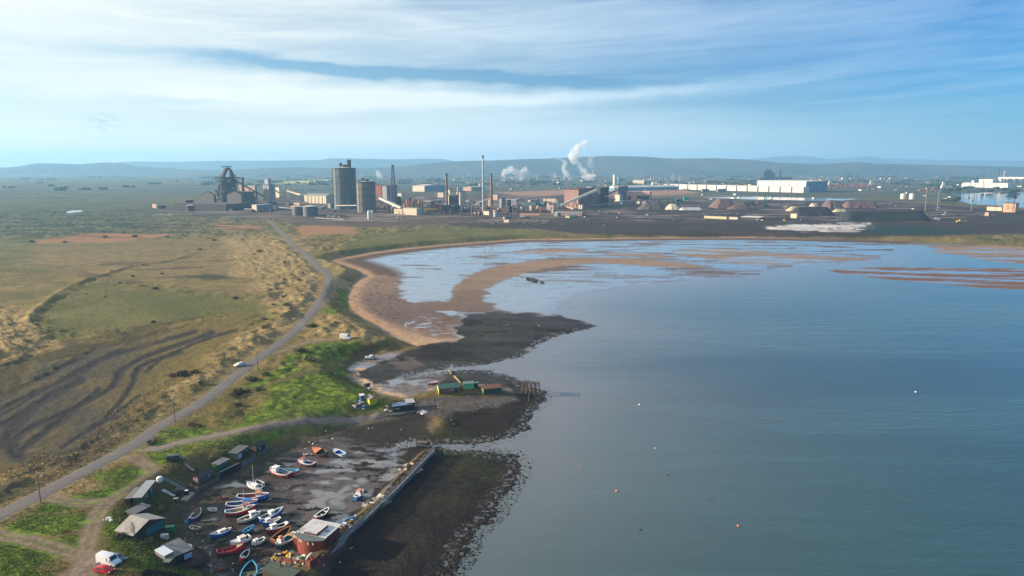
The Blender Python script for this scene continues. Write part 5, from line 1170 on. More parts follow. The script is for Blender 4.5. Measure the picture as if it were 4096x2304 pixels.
boat('broken red and white wheelhouse wreck standing on the mud', (957, 2250), (985, 2222), 'red', 'white', 'dark', name='derelict_boat', cat='derelict boat', heel=25, beam=.5, hgt=1.2, trans=.5, extra=nets('debris', HB['white'], .5, .6, 8, 9))
boat('rust red dinghy against the grass at the bottom of the harbour', (856, 2284), (898, 2286), 'rust', 'redin', 'brown', name='dinghy', cat='dinghy', hgt=.55)
boat('tiny white dinghy with blue inside near the navy boat', (832, 2043), (869, 2046), 'white', 'white', 'bluein', name='dinghy', cat='dinghy', thw=2, beam=.42, hgt=.6, double=True)
boat('rusty dinghy carrying a teal cover under the concrete pad', (876, 1995), (915, 1997), 'rust', 'rust', 'brown', name='dinghy', cat='dinghy', hgt=.5, extra=nets('teal_cover', HB['teal'], .5, .4, 4, 10))
boat('pale flat punt beside the green shingle roofed hut', (1028, 2300), (1064, 2280), 'cream', 'white', 'brown', name='punt', cat='punt', hgt=.5, beam=.45, thw=1)
boat('grey green dinghy beside the pale flat punt', (1038, 2282), (1062, 2263), 'grey', 'grey', 'tealin', name='dinghy', cat='dinghy', hgt=.5)
boat('red fishing boat with white wheelhouse and white rim in mid harbour', (1159, 1911), (1081, 1891), 'red', 'white', 'tealin', cab=(.58, .82, .70, 1.0, 'white', 'white', 2), bottom='maroon', stripe='white', mast=(.66, 1.2), beam=.36)
boat('blue and red coble lying close behind the white wheelhouse boat', (1120, 1893), (1201, 1902), 'red', 'sky', 'tealin', bottom='white', stripe='white', deckfwd=(.80, 'sky'))
boat('small red boat with red roofed white wheelhouse', (1260, 1868), (1194, 1858), 'maroon', 'white', 'bluein', cab=(.62, .82, .66, .95, 'white', 'redroof', 2), stripe='white', deckaft=(.13, 'coral'), mast=(.64, 2.2), beam=.36)
boat('wrecked boat with bright red deck leaning on the mud', (1307, 1827), (1252, 1806), 'redin', 'dark', 'dark', name='derelict_boat', cat='derelict boat', heel=-14, deckfwd=(.52, 'coral'), beam=.45)
boat('small white boat with bright blue inside beside the red wreck', (1376, 1828), (1337, 1808), 'white', 'white', 'blue', name='dinghy', cat='dinghy', hgt=.7, beam=.44, bottom='red', deckaft=(.22, 'sky'), deckfwd=(.7, 'white'))
boat('blue boat with white open backed wheelhouse and orange roof by the far wall', (1421, 2003), (1452, 1978), 'blue', 'white', 'dark', cab=(.40, .72, .72, 1.1, 'white', 'coral', 1), beam=.44, hgt=.95)
boat('white sailing yacht with blue bottom and bare mast', (1054, 1966), (988, 1948), 'white', 'white', 'grey', name='sailing_boat', cat='sailing boat', cab=(.36, .66, .6, .3, 'white', 'white', 3), deckfwd=(.6, 'white'), bottom='sky', mast=(.58, 6.0), extra=outboard)
boat('grey inflatable dinghy lying behind the sailing yacht', (1052, 1944), (1024, 1930), 'white', 'white', 'grey', name='inflatable_dinghy', cat='dinghy', hgt=.5, beam=.45, extra=outboard)
boat('large open boat with white rim and dark inside behind the boathouse', (1262, 2084), (1317, 2051), 'maroon', 'white', 'dark', name='wooden_boat', cat='wooden boat', thw=2, beam=.40, extra=nets('gear', HB['cream'], .45, .3, 3, 12))
boat('white cabin cruiser drawn up at the head of the cove', (1506, 1434), (1461, 1438), 'white', 'white', 'dark', cat='motor boat', name='motor_boat', cab=(.34, .60, .74, .7, 'white', 'white', 2), deckfwd=(.6, 'white'), beam=.40, trans=.9, bottom='teal')
boat('long red boat lying on the sand behind the brick shed', (1711, 1538), (1752, 1535), 'red', 'white', 'redin', name='rowing_boat', cat='rowing boat', hgt=.6, beam=.24)
boat('dark blue boat on the sand of the cove beach', (1456, 1546), (1482, 1543), 'navy', 'dark', 'dark', name='dinghy', cat='dinghy', hgt=.8, beam=.45, cab=(.2, .6, .8, .4, 'dark', 'dark', 1))
boat('pale red dinghy beside the dark blue boat on the cove beach', (1474, 1556), (1490, 1553), 'coral', 'white', 'redin', name='dinghy', cat='dinghy', hgt=.5, beam=.4)
boat('dark hulk of an old boat rotting on the tidal flats', (2146, 1127), (2108, 1116), 'dark', 'dark', 'dark', name='boat_wreck', cat='boat wreck', heel=-10, extra=nets('timbers', DWOOD, .5, .7, 12, 13), hgt=.8, beam=.42)
boat('low broken remains beyond the hulk on the tidal flats', (2176, 1132), (2158, 1130), 'dark', 'dark', 'dark', name='boat_wreck', cat='boat wreck', heel=12, hgt=.9)
boat('yellowish broken skiff above the small red boat', (1213, 1822), (1233, 1823), 'tan', 'cream', 'brown', name='skiff', cat='skiff', hgt=.4, beam=.35)
# ---------------------------------------------------------------- mooring buoys on the water
def buoy(label, px_, mt, r=.55):
    p = unproj(*px_, 0); t = thing('mooring_buoy', label, 'buoy', (p[0], p[1], 0))
    r *= .55
    MB().lathe([(.05, -r * .6), (r * .75, -r * .35), (r, .1), (r * .8, r * .6), (r * .15, r * .85)], 14).build('float', mt, t, True)
    MB().tube([(0, 0, r * .8), (0, 0, r * 1.15)], .05, 6).build('ring', STEEL, t)
WB, OB, DB = M('white_buoy', (.8, .8, .78), .4), M('orange_buoy', (.75, .18, .05), .4), M('dark_buoy', (.03, .03, .04), .5)
for lab, px_, mt, r in (('white buoy floating farther out beyond the spit', (2557, 1619), WB, .8), ('white buoy with orange tinge nearest the sea wall side', (2320, 1867), OB, .55), ('pale orange buoy in the middle of the near water', (2467, 1965), OB, .75), ('dark buoy midway right of the small orange ones', (2672, 1901), DB, .55),
                        ('orange buoy nearest the bottom of the view', (2953, 2104), OB, .7), ('dark buoy left of the lowest orange buoy', (2560, 2119), DB, .6), ('small dark buoy above the lowest orange buoy', (2845, 1995), DB, .5), ('small white buoy far out on the right water', (3663, 1568), WB, .8), ('small pale buoy halfway between spit and near buoys', (2620, 1793), WB, .45)):
    buoy(lab, px_, mt, r)
# ---------------------------------------------------------------- vehicles
def loft(m, stations):      # list of (x, [(y, z) ...]) closed rings
    n = len(stations[0][1]); vs = [(x, y, z) for x, r_ in stations for y, z in r_]
    m.add(vs, [(i * n + k, i * n + (k + 1) % n, (i + 1) * n + (k + 1) % n, (i + 1) * n + k) for i in range(len(stations) - 1) for k in range(n)] + [tuple(range(n))[::-1], tuple((len(stations) - 1) * n + k for k in range(n))])
def wheels(t, xs, W_, r):
    for x in xs:
        for sg in (-1, 1):
            y = sg * (W_ / 2 - .10)
            w = MB().tube([(x, y - .11, r), (x, y + .11, r)], r, 16).build('wheel', BLACK, t, True)
            MB().tube([(x, y + sg * .10, r), (x, y + sg * .125, r)], r * .62, 12).build('rim', STEEL, w)
def car(label, px_, yaw, paint, kind='hatch', name='parked_car', cat='car', sc=1.0):
    q = G(*px_); t = thing(name, label, cat, (q.x, q.y, gzat(q.x, q.y) + .02), R(yaw)); t.scale = (sc, sc, sc)
    if kind == 'van' or kind == 'hivan':
        L, W_, H, hood = (5.6, 2.05, 2.45, 1.25) if kind == 'van' else (5.8, 2.1, 2.75, 1.3)
        prof = [(-L / 2, .35, H - .12), (-L / 2 + .12, .32, H), (L / 2 - 1.95, .32, H), (L / 2 - 1.55, .32, H - .12), (L / 2 - .95, .32, 1.35), (L / 2 - .15, .32, 1.05), (L / 2, .42, .80)]
    elif kind == 'midvan':
        L, W_, H = 5.0, 1.9, 1.95; prof = [(-L / 2, .35, H - .15), (-L / 2 + .15, .32, H), (L / 2 - 1.7, .32, H), (L / 2 - 1.35, .32, H - .15), (L / 2 - .85, .32, 1.1), (L / 2 - .15, .32, .92), (L / 2, .42, .72)]
    else:
        L, W_, H = (4.3, 1.80, 1.46) if kind == 'hatch' else (4.6, 1.82, 1.44)
        if kind == 'hatch': prof = [(-L / 2, .35, .75), (-L / 2 + .10, .28, 1.02), (-L / 2 + .55, .26, 1.38), (-L / 2 + 1.0, .26, H), (.15, .26, H - .02), (.55, .26, 1.32), (1.15, .26, .98), (L / 2 - .25, .28, .82), (L / 2, .40, .62)]
        else: prof = [(-L / 2, .35, .80), (-L / 2 + .12, .28, .98), (-L / 2 + .75, .26, 1.02), (-L / 2 + 1.35, .26, 1.40), (-.3, .26, H), (.25, .26, H - .03), (1.1, .26, .99), (L / 2 - .25, .28, .84), (L / 2, .40, .62)]
    van = 'van' in kind; b = MB(); st = []
    belt = 1.30 if van else .95
    for x, zl, zt in prof:
        w = W_ / 2 * (.94 if abs(x) > L / 2 - .2 else 1.0); tw = w * (.88 if van else max(.74, 1 - .24 * max(0, (zt - .85) / .6)))
        zb = min(belt, zt - .06)
        st.append((x, [(-w * .95, zl), (-w, (zl + zb) / 2), (-w * .98, zb), (-tw, zt - .03), (-tw * .8, zt), (tw * .8, zt), (tw, zt - .03), (w * .98, zb), (w, (zl + zb) / 2), (w * .95, zl)]))
    loft(b, st); b.build('body', paint, t, True)
    def topz(x): return np.interp(x, [p[0] for p in prof], [p[2] for p in prof])
    def panel(nm, pts, mt): MB().add(pts, [tuple(range(len(pts)))]).build(nm, mt, t, fix=False)
    def sidey(x, z):
        zt = topz(x); w = W_ / 2; tw = w * (.88 if van else max(.74, 1 - .24 * max(0, (zt - .85) / .6))); zb = min(belt, zt - .06)
        return w * .98 + (tw - w * .98) * max(0, min(1, (z - zb) / max(.05, zt - .03 - zb)))
    if van: xa, xb = prof[3][0] + .03, prof[4][0] - .06; spans = [(L / 2 - 2.35, L / 2 - 1.25)]
    elif kind == 'hatch': xa, xb = .22, 1.08; spans = [(-1.55, -.55), (-.48, .42)]
    else: xa, xb = .32, 1.04; spans = [(-1.25, -.45), (-.38, .42)]
    za, zb_ = topz(xa) + .015, topz(xb) + .015; wa, wb = W_ / 2 * (.74 if van else .66), W_ / 2 * (.86 if van else .80)
    panel('windscreen', [(xa, -wa, za), (xb, -wb, zb_), (xb, wb, zb_), (xa, wa, za)], GLASS)
    for sg in (-1, 1):
        for s0, s1 in spans:
            z0 = belt + .05; z1a, z1b = min(topz(s0) - .10, z0 + (.72 if van else .40)), min(topz(s1) - .10, z0 + (.72 if van else .40))
            if z1b < z0 + .06: z1b = z0 + .06
            panel('side_window', [(s0, sg * (sidey(s0, z0) + .012), z0), (s1, sg * (sidey(s1, z0) + .012), z0), (s1, sg * (sidey(s1, z1b) + .012), z1b), (s0, sg * (sidey(s0, z1a) + .012), z1a)], GLASS)
        MB().box(L / 2 - .16, L / 2 + .012, sg * W_ * .40 - .17, sg * W_ * .40 + .17, .66, .84).build('headlight', M('headlight_glass', (.75, .75, .72), .15), t)
        MB().box(-L / 2 - .012, -L / 2 + .08, sg * W_ * .43 - .08, sg * W_ * .43 + .08, .8, 1.15 if van else 1.0).build('tail_light', M('tail_light_red', (.45, .02, .02), .3), t)
        MB().box(xb - .25, xb - .1, sg * (W_ / 2 + .02), sg * (W_ / 2 + .22), belt + .02, belt + .22).build('wing_mirror', paint, t)
    if not van:
        x0, x1 = (-L / 2 + .22, -L / 2 + .72) if kind == 'hatch' else (-L / 2 + .82, -L / 2 + 1.3)
        panel('rear_window', [(x0, -W_ * .36, topz(x0) + .012), (x1, -W_ * .33, topz(x1) + .012), (x1, W_ * .33, topz(x1) + .012), (x0, W_ * .36, topz(x0) + .012)], GLASS)
    MB().box(L / 2 - .05, L / 2 + .03, -W_ * .28, W_ * .28, .45, .62).build('grille', BLACK, t)
    wheels(t, (-L / 2 + (1.0 if van else .80), L / 2 - (.95 if van else .85)), W_, .34 if van else .31)
    return t
def carp(name, c, metal=.0): return M(name, c, .25, metal, var=.03, spec=.5)
car('white panel van parked on the gravel between a red and a grey car', (436, 2256), -19, carp('white_van_paint', (.74, .76, .78)), 'van', 'parked_van', 'van')
car('red hatchback at the bottom left in front of the white van', (419, 2289), -16, carp('red_car_paint', (.50, .012, .025)), 'hatch')
car('slate blue saloon half hidden behind the white van', (468, 2242), -24, carp('slate_car_paint', (.08, .13, .17), .4), 'saloon')
car('dark grey van with pale roof parked on the grass by the track', (704, 1843), 14, carp('dark_van_paint', (.045, .055, .07), .3), 'midvan', 'parked_van', 'van')
car('white car on the grass verge beside the road', (958, 1464), 228, carp('white_car_paint', (.72, .73, .74)), 'hatch', sc=1.1)
car('white high roofed van alone on the grass above the cove', (1383, 1357), -13, carp('white_hivan_paint', (.76, .76, .74)), 'hivan', 'parked_van', 'van', sc=1.05)
# ---------------------------------------------------------------- telegraph poles
polem = M('tarred_pole', (.15, .12, .10), .9, var=.3)
for i, (u, v, lab) in enumerate(((163, 2012, 'weathered telegraph pole beside the junction at lower left'), (700, 1688, 'telegraph pole on the road verge above the dark van'), (1032, 1484, 'telegraph pole just beyond the white car on the verge'), (1115, 1350, 'telegraph pole on the straw dunes left of the road below the bend'), (1171, 1264, 'thin pole in the dunes left of the road bend'),
                                 (1208, 1198, 'thin pole near the layby on the road bend'), (1242, 1140, 'thin pole left of the sharp road bend'), (1284, 1060, 'thin pole right of the road above the bend'), (1211, 975, 'faint pole beside the far straight of the road'))):
    q = G(u, v); t = thing('telegraph_pole', lab, 'pole', q, R(-50), 'telegraph poles along the road'); hh = 9.3
    MB().tube([(0, 0, -1), (.04, 0, hh * .5), (-.05, 0, hh)], .17, 8, .11).build('post', polem, t)
    if i < 4:
        MB().box(-.9, .9, -.06, .06, hh - .55, hh - .42).build('cross_arm', polem, t)
        for x in (-.8, -.3, .3, .8): MB().lathe([(.03, hh - .42), (.06, hh - .36), (.05, hh - .22)], 6, (x, 0)).build('insulator', WHITE, t)
    if i == 0: MB().box(-.35, .35, .1, .5, hh - 1.6, hh - .9).build('transformer', STEEL, t)
# ---------------------------------------------------------------- the steelworks and the plain beyond (points are 4096-wide photo pixels)
CREAM = M('cream_cladding', (.56, .49, .36), .7, var=.08, scale=.05, dirt=((.33, .27, .2), .04, .5))
PINKC = M('pink_cladding', (.46, .29, .22), .75, var=.10, scale=.05, dirt=((.3, .18, .14), .05, .5))
GREYC = M('grey_cladding', (.22, .23, .24), .7, var=.12, scale=.06)
DARKC = M('sooty_steel', (.050, .045, .045), .85, var=.3, scale=.08)
BLUEC = M('blue_and_shade_cladding', (.10, .22, .30), .6, var=.08, scale=.05)  # blue sheeting; also stands in for shade on some pale sheds
TEALC = M('teal_cladding', (.03, .13, .14), .6, var=.1, scale=.05)
WHITEC = M('white_cladding', (.66, .63, .54), .55, var=.05, scale=.03)
PALE = M('pale_roofing', (.42, .42, .40), .6, var=.1, scale=.05)
DKROOF = M('dark_roofing', (.07, .07, .075), .8, var=.2, scale=.05)
RUSTC = M('rust_red_cladding', (.28, .085, .05), .8, var=.2, scale=.05)
BROWNC = M('brown_concrete_stack', (.20, .115, .085), .85, var=.12, scale=.05, dirt=((.10, .06, .05), .03, .6))
ORNG = M('orange_stove_steel', (.46, .20, .09), .6, var=.2, scale=.1, dirt=((.2, .07, .04), .08, .6))
HOLD = M('gasholder_plate', (.085, .112, .120), .6, .2, var=.12, scale=.05, pattern=('X', 3.0, .25), dirt=((.20, .12, .08), .05, .45))
HOLD2 = M('rusty_gasholder_plate', (.17, .165, .15), .65, .15, var=.15, scale=.06, pattern=('X', 3.0, .25), dirt=((.25, .12, .07), .06, .6))
HOLDG = M('gasholder_guide', (.10, .12, .12), .7)
BLUST = M('blue_grey_stack_steel', (.36, .43, .48), .45, .2, var=.06, scale=.1)
YEL = M('yellow_plant_paint', (.60, .38, .04), .6, var=.1)
TEALP = M('teal_machine_paint', (.01, .34, .32), .5, var=.1)
SALM = M('salmon_cladding', (.52, .30, .20), .7, var=.06, scale=.05)
def FP(u, vb):
    p = G(u, vb); return p
def up(p, vb, vt): return (vb - vt) * mpp(p) * 1.01
def ends(p, psi, u0, u1):
    s, c = math.sin(psi), math.cos(psi); k = FW[1]
    def tt(u): return (u - 2048) / FPX
    d0 = (p.y * FW[1] + (p.z - CAM_H) * FW[2])
    t0, t1 = tt(u0), tt(u1)
    L = (p.x - t0 * d0) / max(.08, c + t0 * s * k); W_ = (t1 * d0 - p.x) / max(.12, s - t1 * c * k)
    return max(L, 1.5), max(W_, 1.5)
def shed(name, label, u0, uc, u1, vt, vb, wall=CREAM, roof=DKROOF, psi=38, cat='building', rt='flat', bays=0, wallR=None, door=None, group=None, depth=None, vtr=None, ribs=None):
    p = FP(uc, vb); ps = R(psi)
    if u1 - uc < 3: L, _ = ends(p, ps, u0, uc); W_ = depth or L * .5
    elif uc - u0 < 3: _, W_ = ends(p, ps, uc, u1); L = depth or W_ * .5
    else: L, W_ = ends(p, ps, u0, u1)
    if depth and uc - u0 >= 3 and u1 - uc >= 3: pass
    h = up(p, vb, vt)
    t = thing(name, label, cat, p, -ps, group)       # local -x runs along the left face, +y goes back along the right face
    w = MB(); r = MB(); ov = .02 * h
    if rt == 'flat':
        w.box(-L, 0, 0, W_, -2, h); r.box(-L - ov, ov, -ov, W_ + ov, h + .01, h + .035 * h + .3)
    elif rt == 'gableL':   # gable faces left-front, ridge runs back
        rs = h * .22; w.box(-L, 0, 0, W_, -2, h)
        for y in (0, W_): w.add([(-L, y, h), (0, y, h), (-L / 2, y, h + rs)], [(0, 1, 2)])
        for x in (-L, 0): r.add([(x, -ov, h), (x, W_ + ov, h), (-L / 2, W_ + ov, h + rs), (-L / 2, -ov, h + rs), (x, -ov, h + .5), (x, W_ + ov, h + .5), (-L / 2, W_ + ov, h + rs + .5), (-L / 2, -ov, h + rs + .5)], [(0, 1, 2, 3), (4, 5, 6, 7), (0, 1, 5, 4), (3, 0, 4, 7)])
    else:                  # ridge along the left face
        rs = h * .25; w.box(-L, 0, 0, W_, -2, h)
        for x in (-L, 0): w.add([(x, 0, h), (x, W_, h), (x, W_ / 2, h + rs)], [(0, 1, 2)])
        for y in (0, W_): r.add([(-L - ov, y, h), (ov, y, h), (ov, W_ / 2, h + rs), (-L - ov, W_ / 2, h + rs), (-L - ov, y, h + .5), (ov, y, h + .5), (ov, W_ / 2, h + rs + .5), (-L - ov, W_ / 2, h + rs + .5)], [(0, 1, 2, 3), (4, 5, 6, 7), (0, 1, 5, 4), (3, 0, 4, 7)])
    w.build('wall', wall, t); r.build('roof', roof, t)
    if wallR: MB().box(.02, .3, .1, W_ - .1, -1, h - .1).build('end_wall', wallR, t)
    for k in range(1, bays):
        x = -L + L * k / bays; MB().box(x - .012 * L / 3, x + .012 * L / 3, -.5, -.02, -1, h - .2).build('bay_joint', DKROOF, t)
    if ribs:
        for k in range(1, ribs): y = W_ * k / ribs; MB().box(.31, .8, y - .8, y + .8, -1, h - .2).build('bay_joint', DKROOF, t)
    if door:
        for a, b, z0, z1 in door: MB().box(-L + a * L, -L + b * L, -.4, -.02, z0 * h, z1 * h).build('opening', M('dark_opening', (.02, .02, .022), .9), t)
    return t
def tank(name, label, uc, wpx, vt, vb, mat, cat='tank', roof='cone', rings=(), ringm=DKROOF, taper=1.0, extra=None, group=None, roofm=PALE):
    p = FP(uc, vb); r = wpx / 2 * mpp(p); p = p + Vector((p.x, p.y, 0)).normalized() * r * .9; h = up(p, vb, vt)
    t = thing(name, label, cat, p, 0, group)
    MB().lathe([(r, -2), (r * taper, h)], 40).build('shell', mat, t, True)
    if roof == 'cone': MB().lathe([(r * taper * 1.02, h + .01), (r * taper * 1.02, h + .25), (.3, h + r * .22)], 40).build('roof', roofm, t, True)
    elif roof == 'dome': MB().lathe([(r * math.cos(a) + .02, h + .01 + r * .8 * math.sin(a)) for a in np.linspace(0, 1.5, 7)], 30).build('roof', roofm, t, True)
    for v in rings:
        z = up(p, vb, v); rr = r + (r * taper - r) * z / h; MB().lathe([(rr + .05, z - .3), (rr + 1.1, z - .3), (rr + 1.1, z + .4), (rr + .05, z + .4)], 40).build('walkway_ring', ringm, t)
    if extra: extra(t, r * taper, h)
    return t
def stack(name, label, uc, w0, w1, vt, vb, mat, cat='chimney', bands=(), cap=None, group=None, bandm=DKROOF):
    p = FP(uc, vb); m_ = mpp(p); h = up(p, vb, vt); r0, r1 = max(w0 / 2 * m_, .4), max(w1 / 2 * m_, .3)
    t = thing(name, label, cat, p, 0, group)
    MB().lathe([(r0, -1), (r0, 0), (r1, h)], 20).build('shaft', mat, t, True)
    for a, b in bands: MB().lathe([((r0 + (r1 - r0) * a) * 1.06 + .05, h * a), ((r0 + (r1 - r0) * b) * 1.06 + .05, h * b)], 20).build('band', bandm, t, True)
    if cap: MB().lathe([(r1 * 1.05, h * .985), (r1 * cap, h * .99), (r1 * cap, h * 1.01), (r1 * 1.05, h * 1.014)], 20).build('cap', bandm, t)
    return t
def conveyor(label, pts, wpx=5, mat=PALE, hpx=None, legs=3, name='conveyor', cat='conveyor', shift=0):
    """pts: (u, ground v, top v) along the gallery"""
    P = []
    for u, vb, vt in pts:
        p = FP(u, vb); P.append(Vector((p.x, p.y, p.z + up(p, vb, vt))))
    o = Vector((P[0].x, P[0].y, G(pts[0][0], pts[0][1]).z)); t = thing(name, label, cat, o); m_ = mpp(o); w = wpx * m_; h = (hpx or wpx * .8) * m_
    m = MB()
    for a, b in zip(P[:-1], P[1:]): m.beam(a - o, b - o, w, h)
    m.build('gallery', mat, t)
    for a, b in zip(P[:-1], P[1:]):
        for k in range(1, legs + 1):
            q = a + (b - a) * (k / (legs + 1)) - o; zg = gzat(q.x + o.x, q.y + o.y) - o.z
            if q.z - zg > 3:
                l = MB(); d = w * .8
                l.beam((q.x - d, q.y, zg), (q.x, q.y, q.z), max(.7, .16 * w)); l.beam((q.x + d, q.y, zg), (q.x, q.y, q.z), max(.7, .16 * w)); l.build('trestle', DARKC, t)
    return t
# --- blast furnace
def furnace():
    p = FP(921, 828); m_ = mpp(p); t = thing('blast_furnace', 'tall dark blast furnace with arched gas pipes above its tower', 'blast furnace', p)
    def Q(u, v, d=0): return Vector(((u - 921) * m_, d, (828 - v) * m_))
    fs = M('furnace_red_steel', (.075, .034, .032), .8, var=.3, scale=.1)
    MB().lathe([(31 * m_, -1), (32 * m_, 50 * m_), (31 * m_, 75 * m_), (28 * m_, 98 * m_), (24 * m_, 116 * m_), (22 * m_, 119 * m_)], 24).build('stack', DARKC, t, True)
    MB().box(-34 * m_, 34 * m_, -25 * m_, 25 * m_, 58 * m_, 60.5 * m_).build('gallery', DARKC, t)
    MB().box(-26 * m_, 27 * m_, -22 * m_, 22 * m_, 92 * m_, 94 * m_).build('gallery', DARKC, t)
    for pts, r in (([(899, 745, -8), (902, 712, -6), (906, 692, -3), (913, 680, 0), (921, 676, 0)], 4.6), ([(903, 742, -26), (908, 712, -18), (914, 692, -10), (921, 677, 0)], 5.4), ([(943, 745, 8), (939, 712, 6), (936, 692, 3), (930, 680, 0), (921, 676, 0)], 5.0), ([(936, 745, -18), (934, 712, -12), (933, 690, -5), (928, 680, 0), (921, 676, 0)], 2.6)):
        MB().tube([Q(u, v, d * m_) for u, v, d in pts], r * m_, 10).build('gas_uptake', fs, t, True)
    q = random.Random(2)
    for sx in (-1, 1):
        for sy in (-1, 1): MB().beam((sx * 38 * m_, sy * 34 * m_, 0), (sx * 20 * m_, sy * 20 * m_, 128 * m_), 2.8 * m_).build('corner_column', DARKC, t)
    for k in range(7):
        z = (20 + 15 * k) * m_; w = (37 - 17 * (20 + 15 * k) / 120) * m_
        for s in (-1, 1): MB().beam((-w, s * w * .85, z), (w, s * w * .85, z + (8 if k % 2 else -8) * m_), 1.5 * m_).build('tower_brace', DARKC, t)
    for k in range(60):
        x, z = q.uniform(-44, 42) * m_, q.uniform(8, 112) * m_; s = q.uniform(2, 6) * m_; f = 1 - .45 * z / (120 * m_); x *= f
        MB().box(x - s, x + s, -42 * m_ * f, -30 * m_ * f, z - s * .7, z + s * .7).build('plant_block', q.choice((DARKC, DARKC, fs, DARKC, M('dull_steel', (.30, .28, .27), .4, .4))), t)
    m = MB()
    m.box(-20 * m_, 14 * m_, -8 * m_, 8 * m_, 157 * m_, 160 * m_); m.build('top_platform', DARKC, t)
    for u in (904, 911, 918, 925, 932): MB().beam(Q(u, 671), Q(u, 665), 1.4 * m_).build('bleeder_valve', DARKC, t)
    for u, v in ((905, 671), (932, 671)): MB().beam(Q(u, v), Q(u + (5 if u < 920 else -5), 684), .9 * m_).build('platform_strut', DARKC, t)
    for u0, u1 in ((867, 899), (941, 970)):
        MB().beam(Q(u0, 711), Q(u1, 711), 4 * m_, 3.6 * m_).build('crane_girder', fs, t)
    for a, b in (((871, 713), (891, 739)), ((880, 713), (893, 728)), ((968, 713), (951, 732)), ((959, 713), (948, 725)), ((940, 695), (952, 709))):
        MB().beam(Q(*a), Q(*b), 1.3 * m_).build('girder_strut', DARKC, t)
    for x in (864, 868):
        MB().box((x - 921) * m_, (898 - 921) * m_, -6 * m_, 6 * m_, (828 - 764 + (864 - x)) * m_, (828 - 761 + (864 - x)) * m_).build('side_gallery', DARKC, t)
    MB().lathe([(2.4 * m_, 63 * m_), (2.4 * m_, 96 * m_)], 12, (-18 * m_, -27 * m_)).build('down_pipe', M('dull_steel', (.30, .28, .27), .4, .4), t, True)
furnace()
conveyor('sloping dark conveyor feeding the blast furnace from the grey silo', [(1056, 815, 786), (945, 820, 722)], 6, M('brown_gallery', (.10, .065, .055), .8), legs=3)
stack('chimney', 'short brown chimney beside the blast furnace', 976, 13, 12, 713, 815, BROWNC, bands=((.94, 1.0),))
shed('casthouse', 'big dark casthouse spread beneath the blast furnace', 850, 930, 1022, 772, 822, DARKC, DKROOF, 40)
shed('stove_shed', 'left gabled brown grey shed in front of the blast furnace', 806, 858, 868, 781, 836, M('grey_brown_cladding', (.105, .095, .09), .8, var=.15, scale=.06), DKROOF, 22, rt='gableL', depth=40)
shed('stove_shed', 'right gabled brown grey shed in front of the blast furnace', 911, 969, 979, 780, 838, M('grey_brown_cladding', (.12, .105, .09), .8), DKROOF, 22, rt='gableL')
shed('pale_wall_shed', 'pale blue walled shed right of the gabled sheds', 975, 1019, 1030, 787, 812, BLUEC, DKROOF, 25)
shed('low_plant', 'long low dark plant building below the gabled sheds', 700, 905, 1010, 819, 845, DARKC, DKROOF, 20)
shed('small_house', 'small pink end building at the left edge of the steelworks', 610, 626, 633, 817, 834, PINKC, DKROOF, 32)
shed('low_shed', 'low dark shed with white roof left of the steelworks', 630, 634, 664, 822, 835, DARKC, WHITEC, 30)
shed('dark_shed', 'dark block shed left of the round dark tank', 718, 745, 777, 804, 838, DARKC, DKROOF, 36)
tank('round_tank', 'dark round tank at the left end of the steelworks', 763, 30, 823, 845, DARKC, roofm=PALE)
shed('silo_tower', 'grey concrete silo block right of the blast furnace', 1055, 1078, 1102, 742, 806, M('silo_concrete', (.25, .235, .225), .85, var=.12, scale=.06), DKROOF, 40, cat='silo', bays=3)
shed('silo_headhouse', 'lattice head house standing on the grey silo block', 1060, 1074, 1086, 718, 762, GREYC, DKROOF, 40, cat='head house')
shed('pink_shed', 'sunlit pink and cream shed behind the blast furnace', 950, 1023, 1032, 747, 806, PINKC, PALE, 24)
shed('blue_shed', 'blue shed with cream gable end near the dunes', 1008, 1027, 1092, 821, 843, CREAM, PALE, 30, wallR=BLUEC)
shed('open_shed', 'low white roofed open shed below the blast furnace', 977, 1010, 1016, 837, 851, DARKC, WHITEC, 24)
shed('kiosk', 'tiny pink kiosk below the blast furnace', 917, 927, 931, 836, 845, PINKC, DKROOF, 30)
conveyor('dark conveyor dropping from the grey silo to the right', [(1103, 806, 762), (1140, 812, 786)], 5, DARKC, legs=1)
conveyor('arched cream conveyor right of the grey silo', [(1122, 800, 765), (1150, 800, 763), (1190, 802, 776), (1230, 808, 784)], 6, CREAM, legs=2)
shed('transfer_house', 'small cream transfer house right of the grey silo', 1104, 1118, 1124, 750, 790, CREAM, DKROOF, 34)
# --- gasholders
def gh_extra(t, r, h):
    MB().lathe([(r * .26, h + r * .16), (r * .27, h + r * .34), (r * .1, h + r * .38)], 16, (r * .1, 0)).build('roof_vent', DKROOF, t, True)
    MB().box(-r * .35, -r * .15, -r * .1, r * .1, h + r * .12, h + r * .5).build('lift_house', DARKC, t)
    MB().lathe([(r * .985, h - 1), (r * 1.02, h - 1), (r * 1.02, h + 2), (r * .985, h + 2)], 40).build('parapet', DKROOF, t)
    for k in range(14):
        a = k * 2 * math.pi / 14 + .1; MB().beam((r * 1.035 * math.cos(a), r * 1.035 * math.sin(a), 0), (r * 1.03 * math.cos(a), r * 1.03 * math.sin(a), h), .6).build('guide_column', HOLDG, t)
tank('gasholder', 'huge dark gasholder drum with banded sides', 1382, 90, 681, 836, HOLD, 'gasholder', rings=(713, 737, 762, 788), extra=gh_extra, taper=1.0)
stack('chimney', 'brown chimney rising behind the huge dark gasholder', 1402, 17, 15, 643, 806, BROWNC, bands=((.80, 1.0),), bandm=M('sooty_brick', (.07, .045, .045), .9))
def gh2_extra(t, r, h):
    gh_extra(t, r, h); MB().lathe([(.9, h), (.7, h + r * .9)], 8, (-r * .3, 0)).build('vent_pole', WHITEC, t)
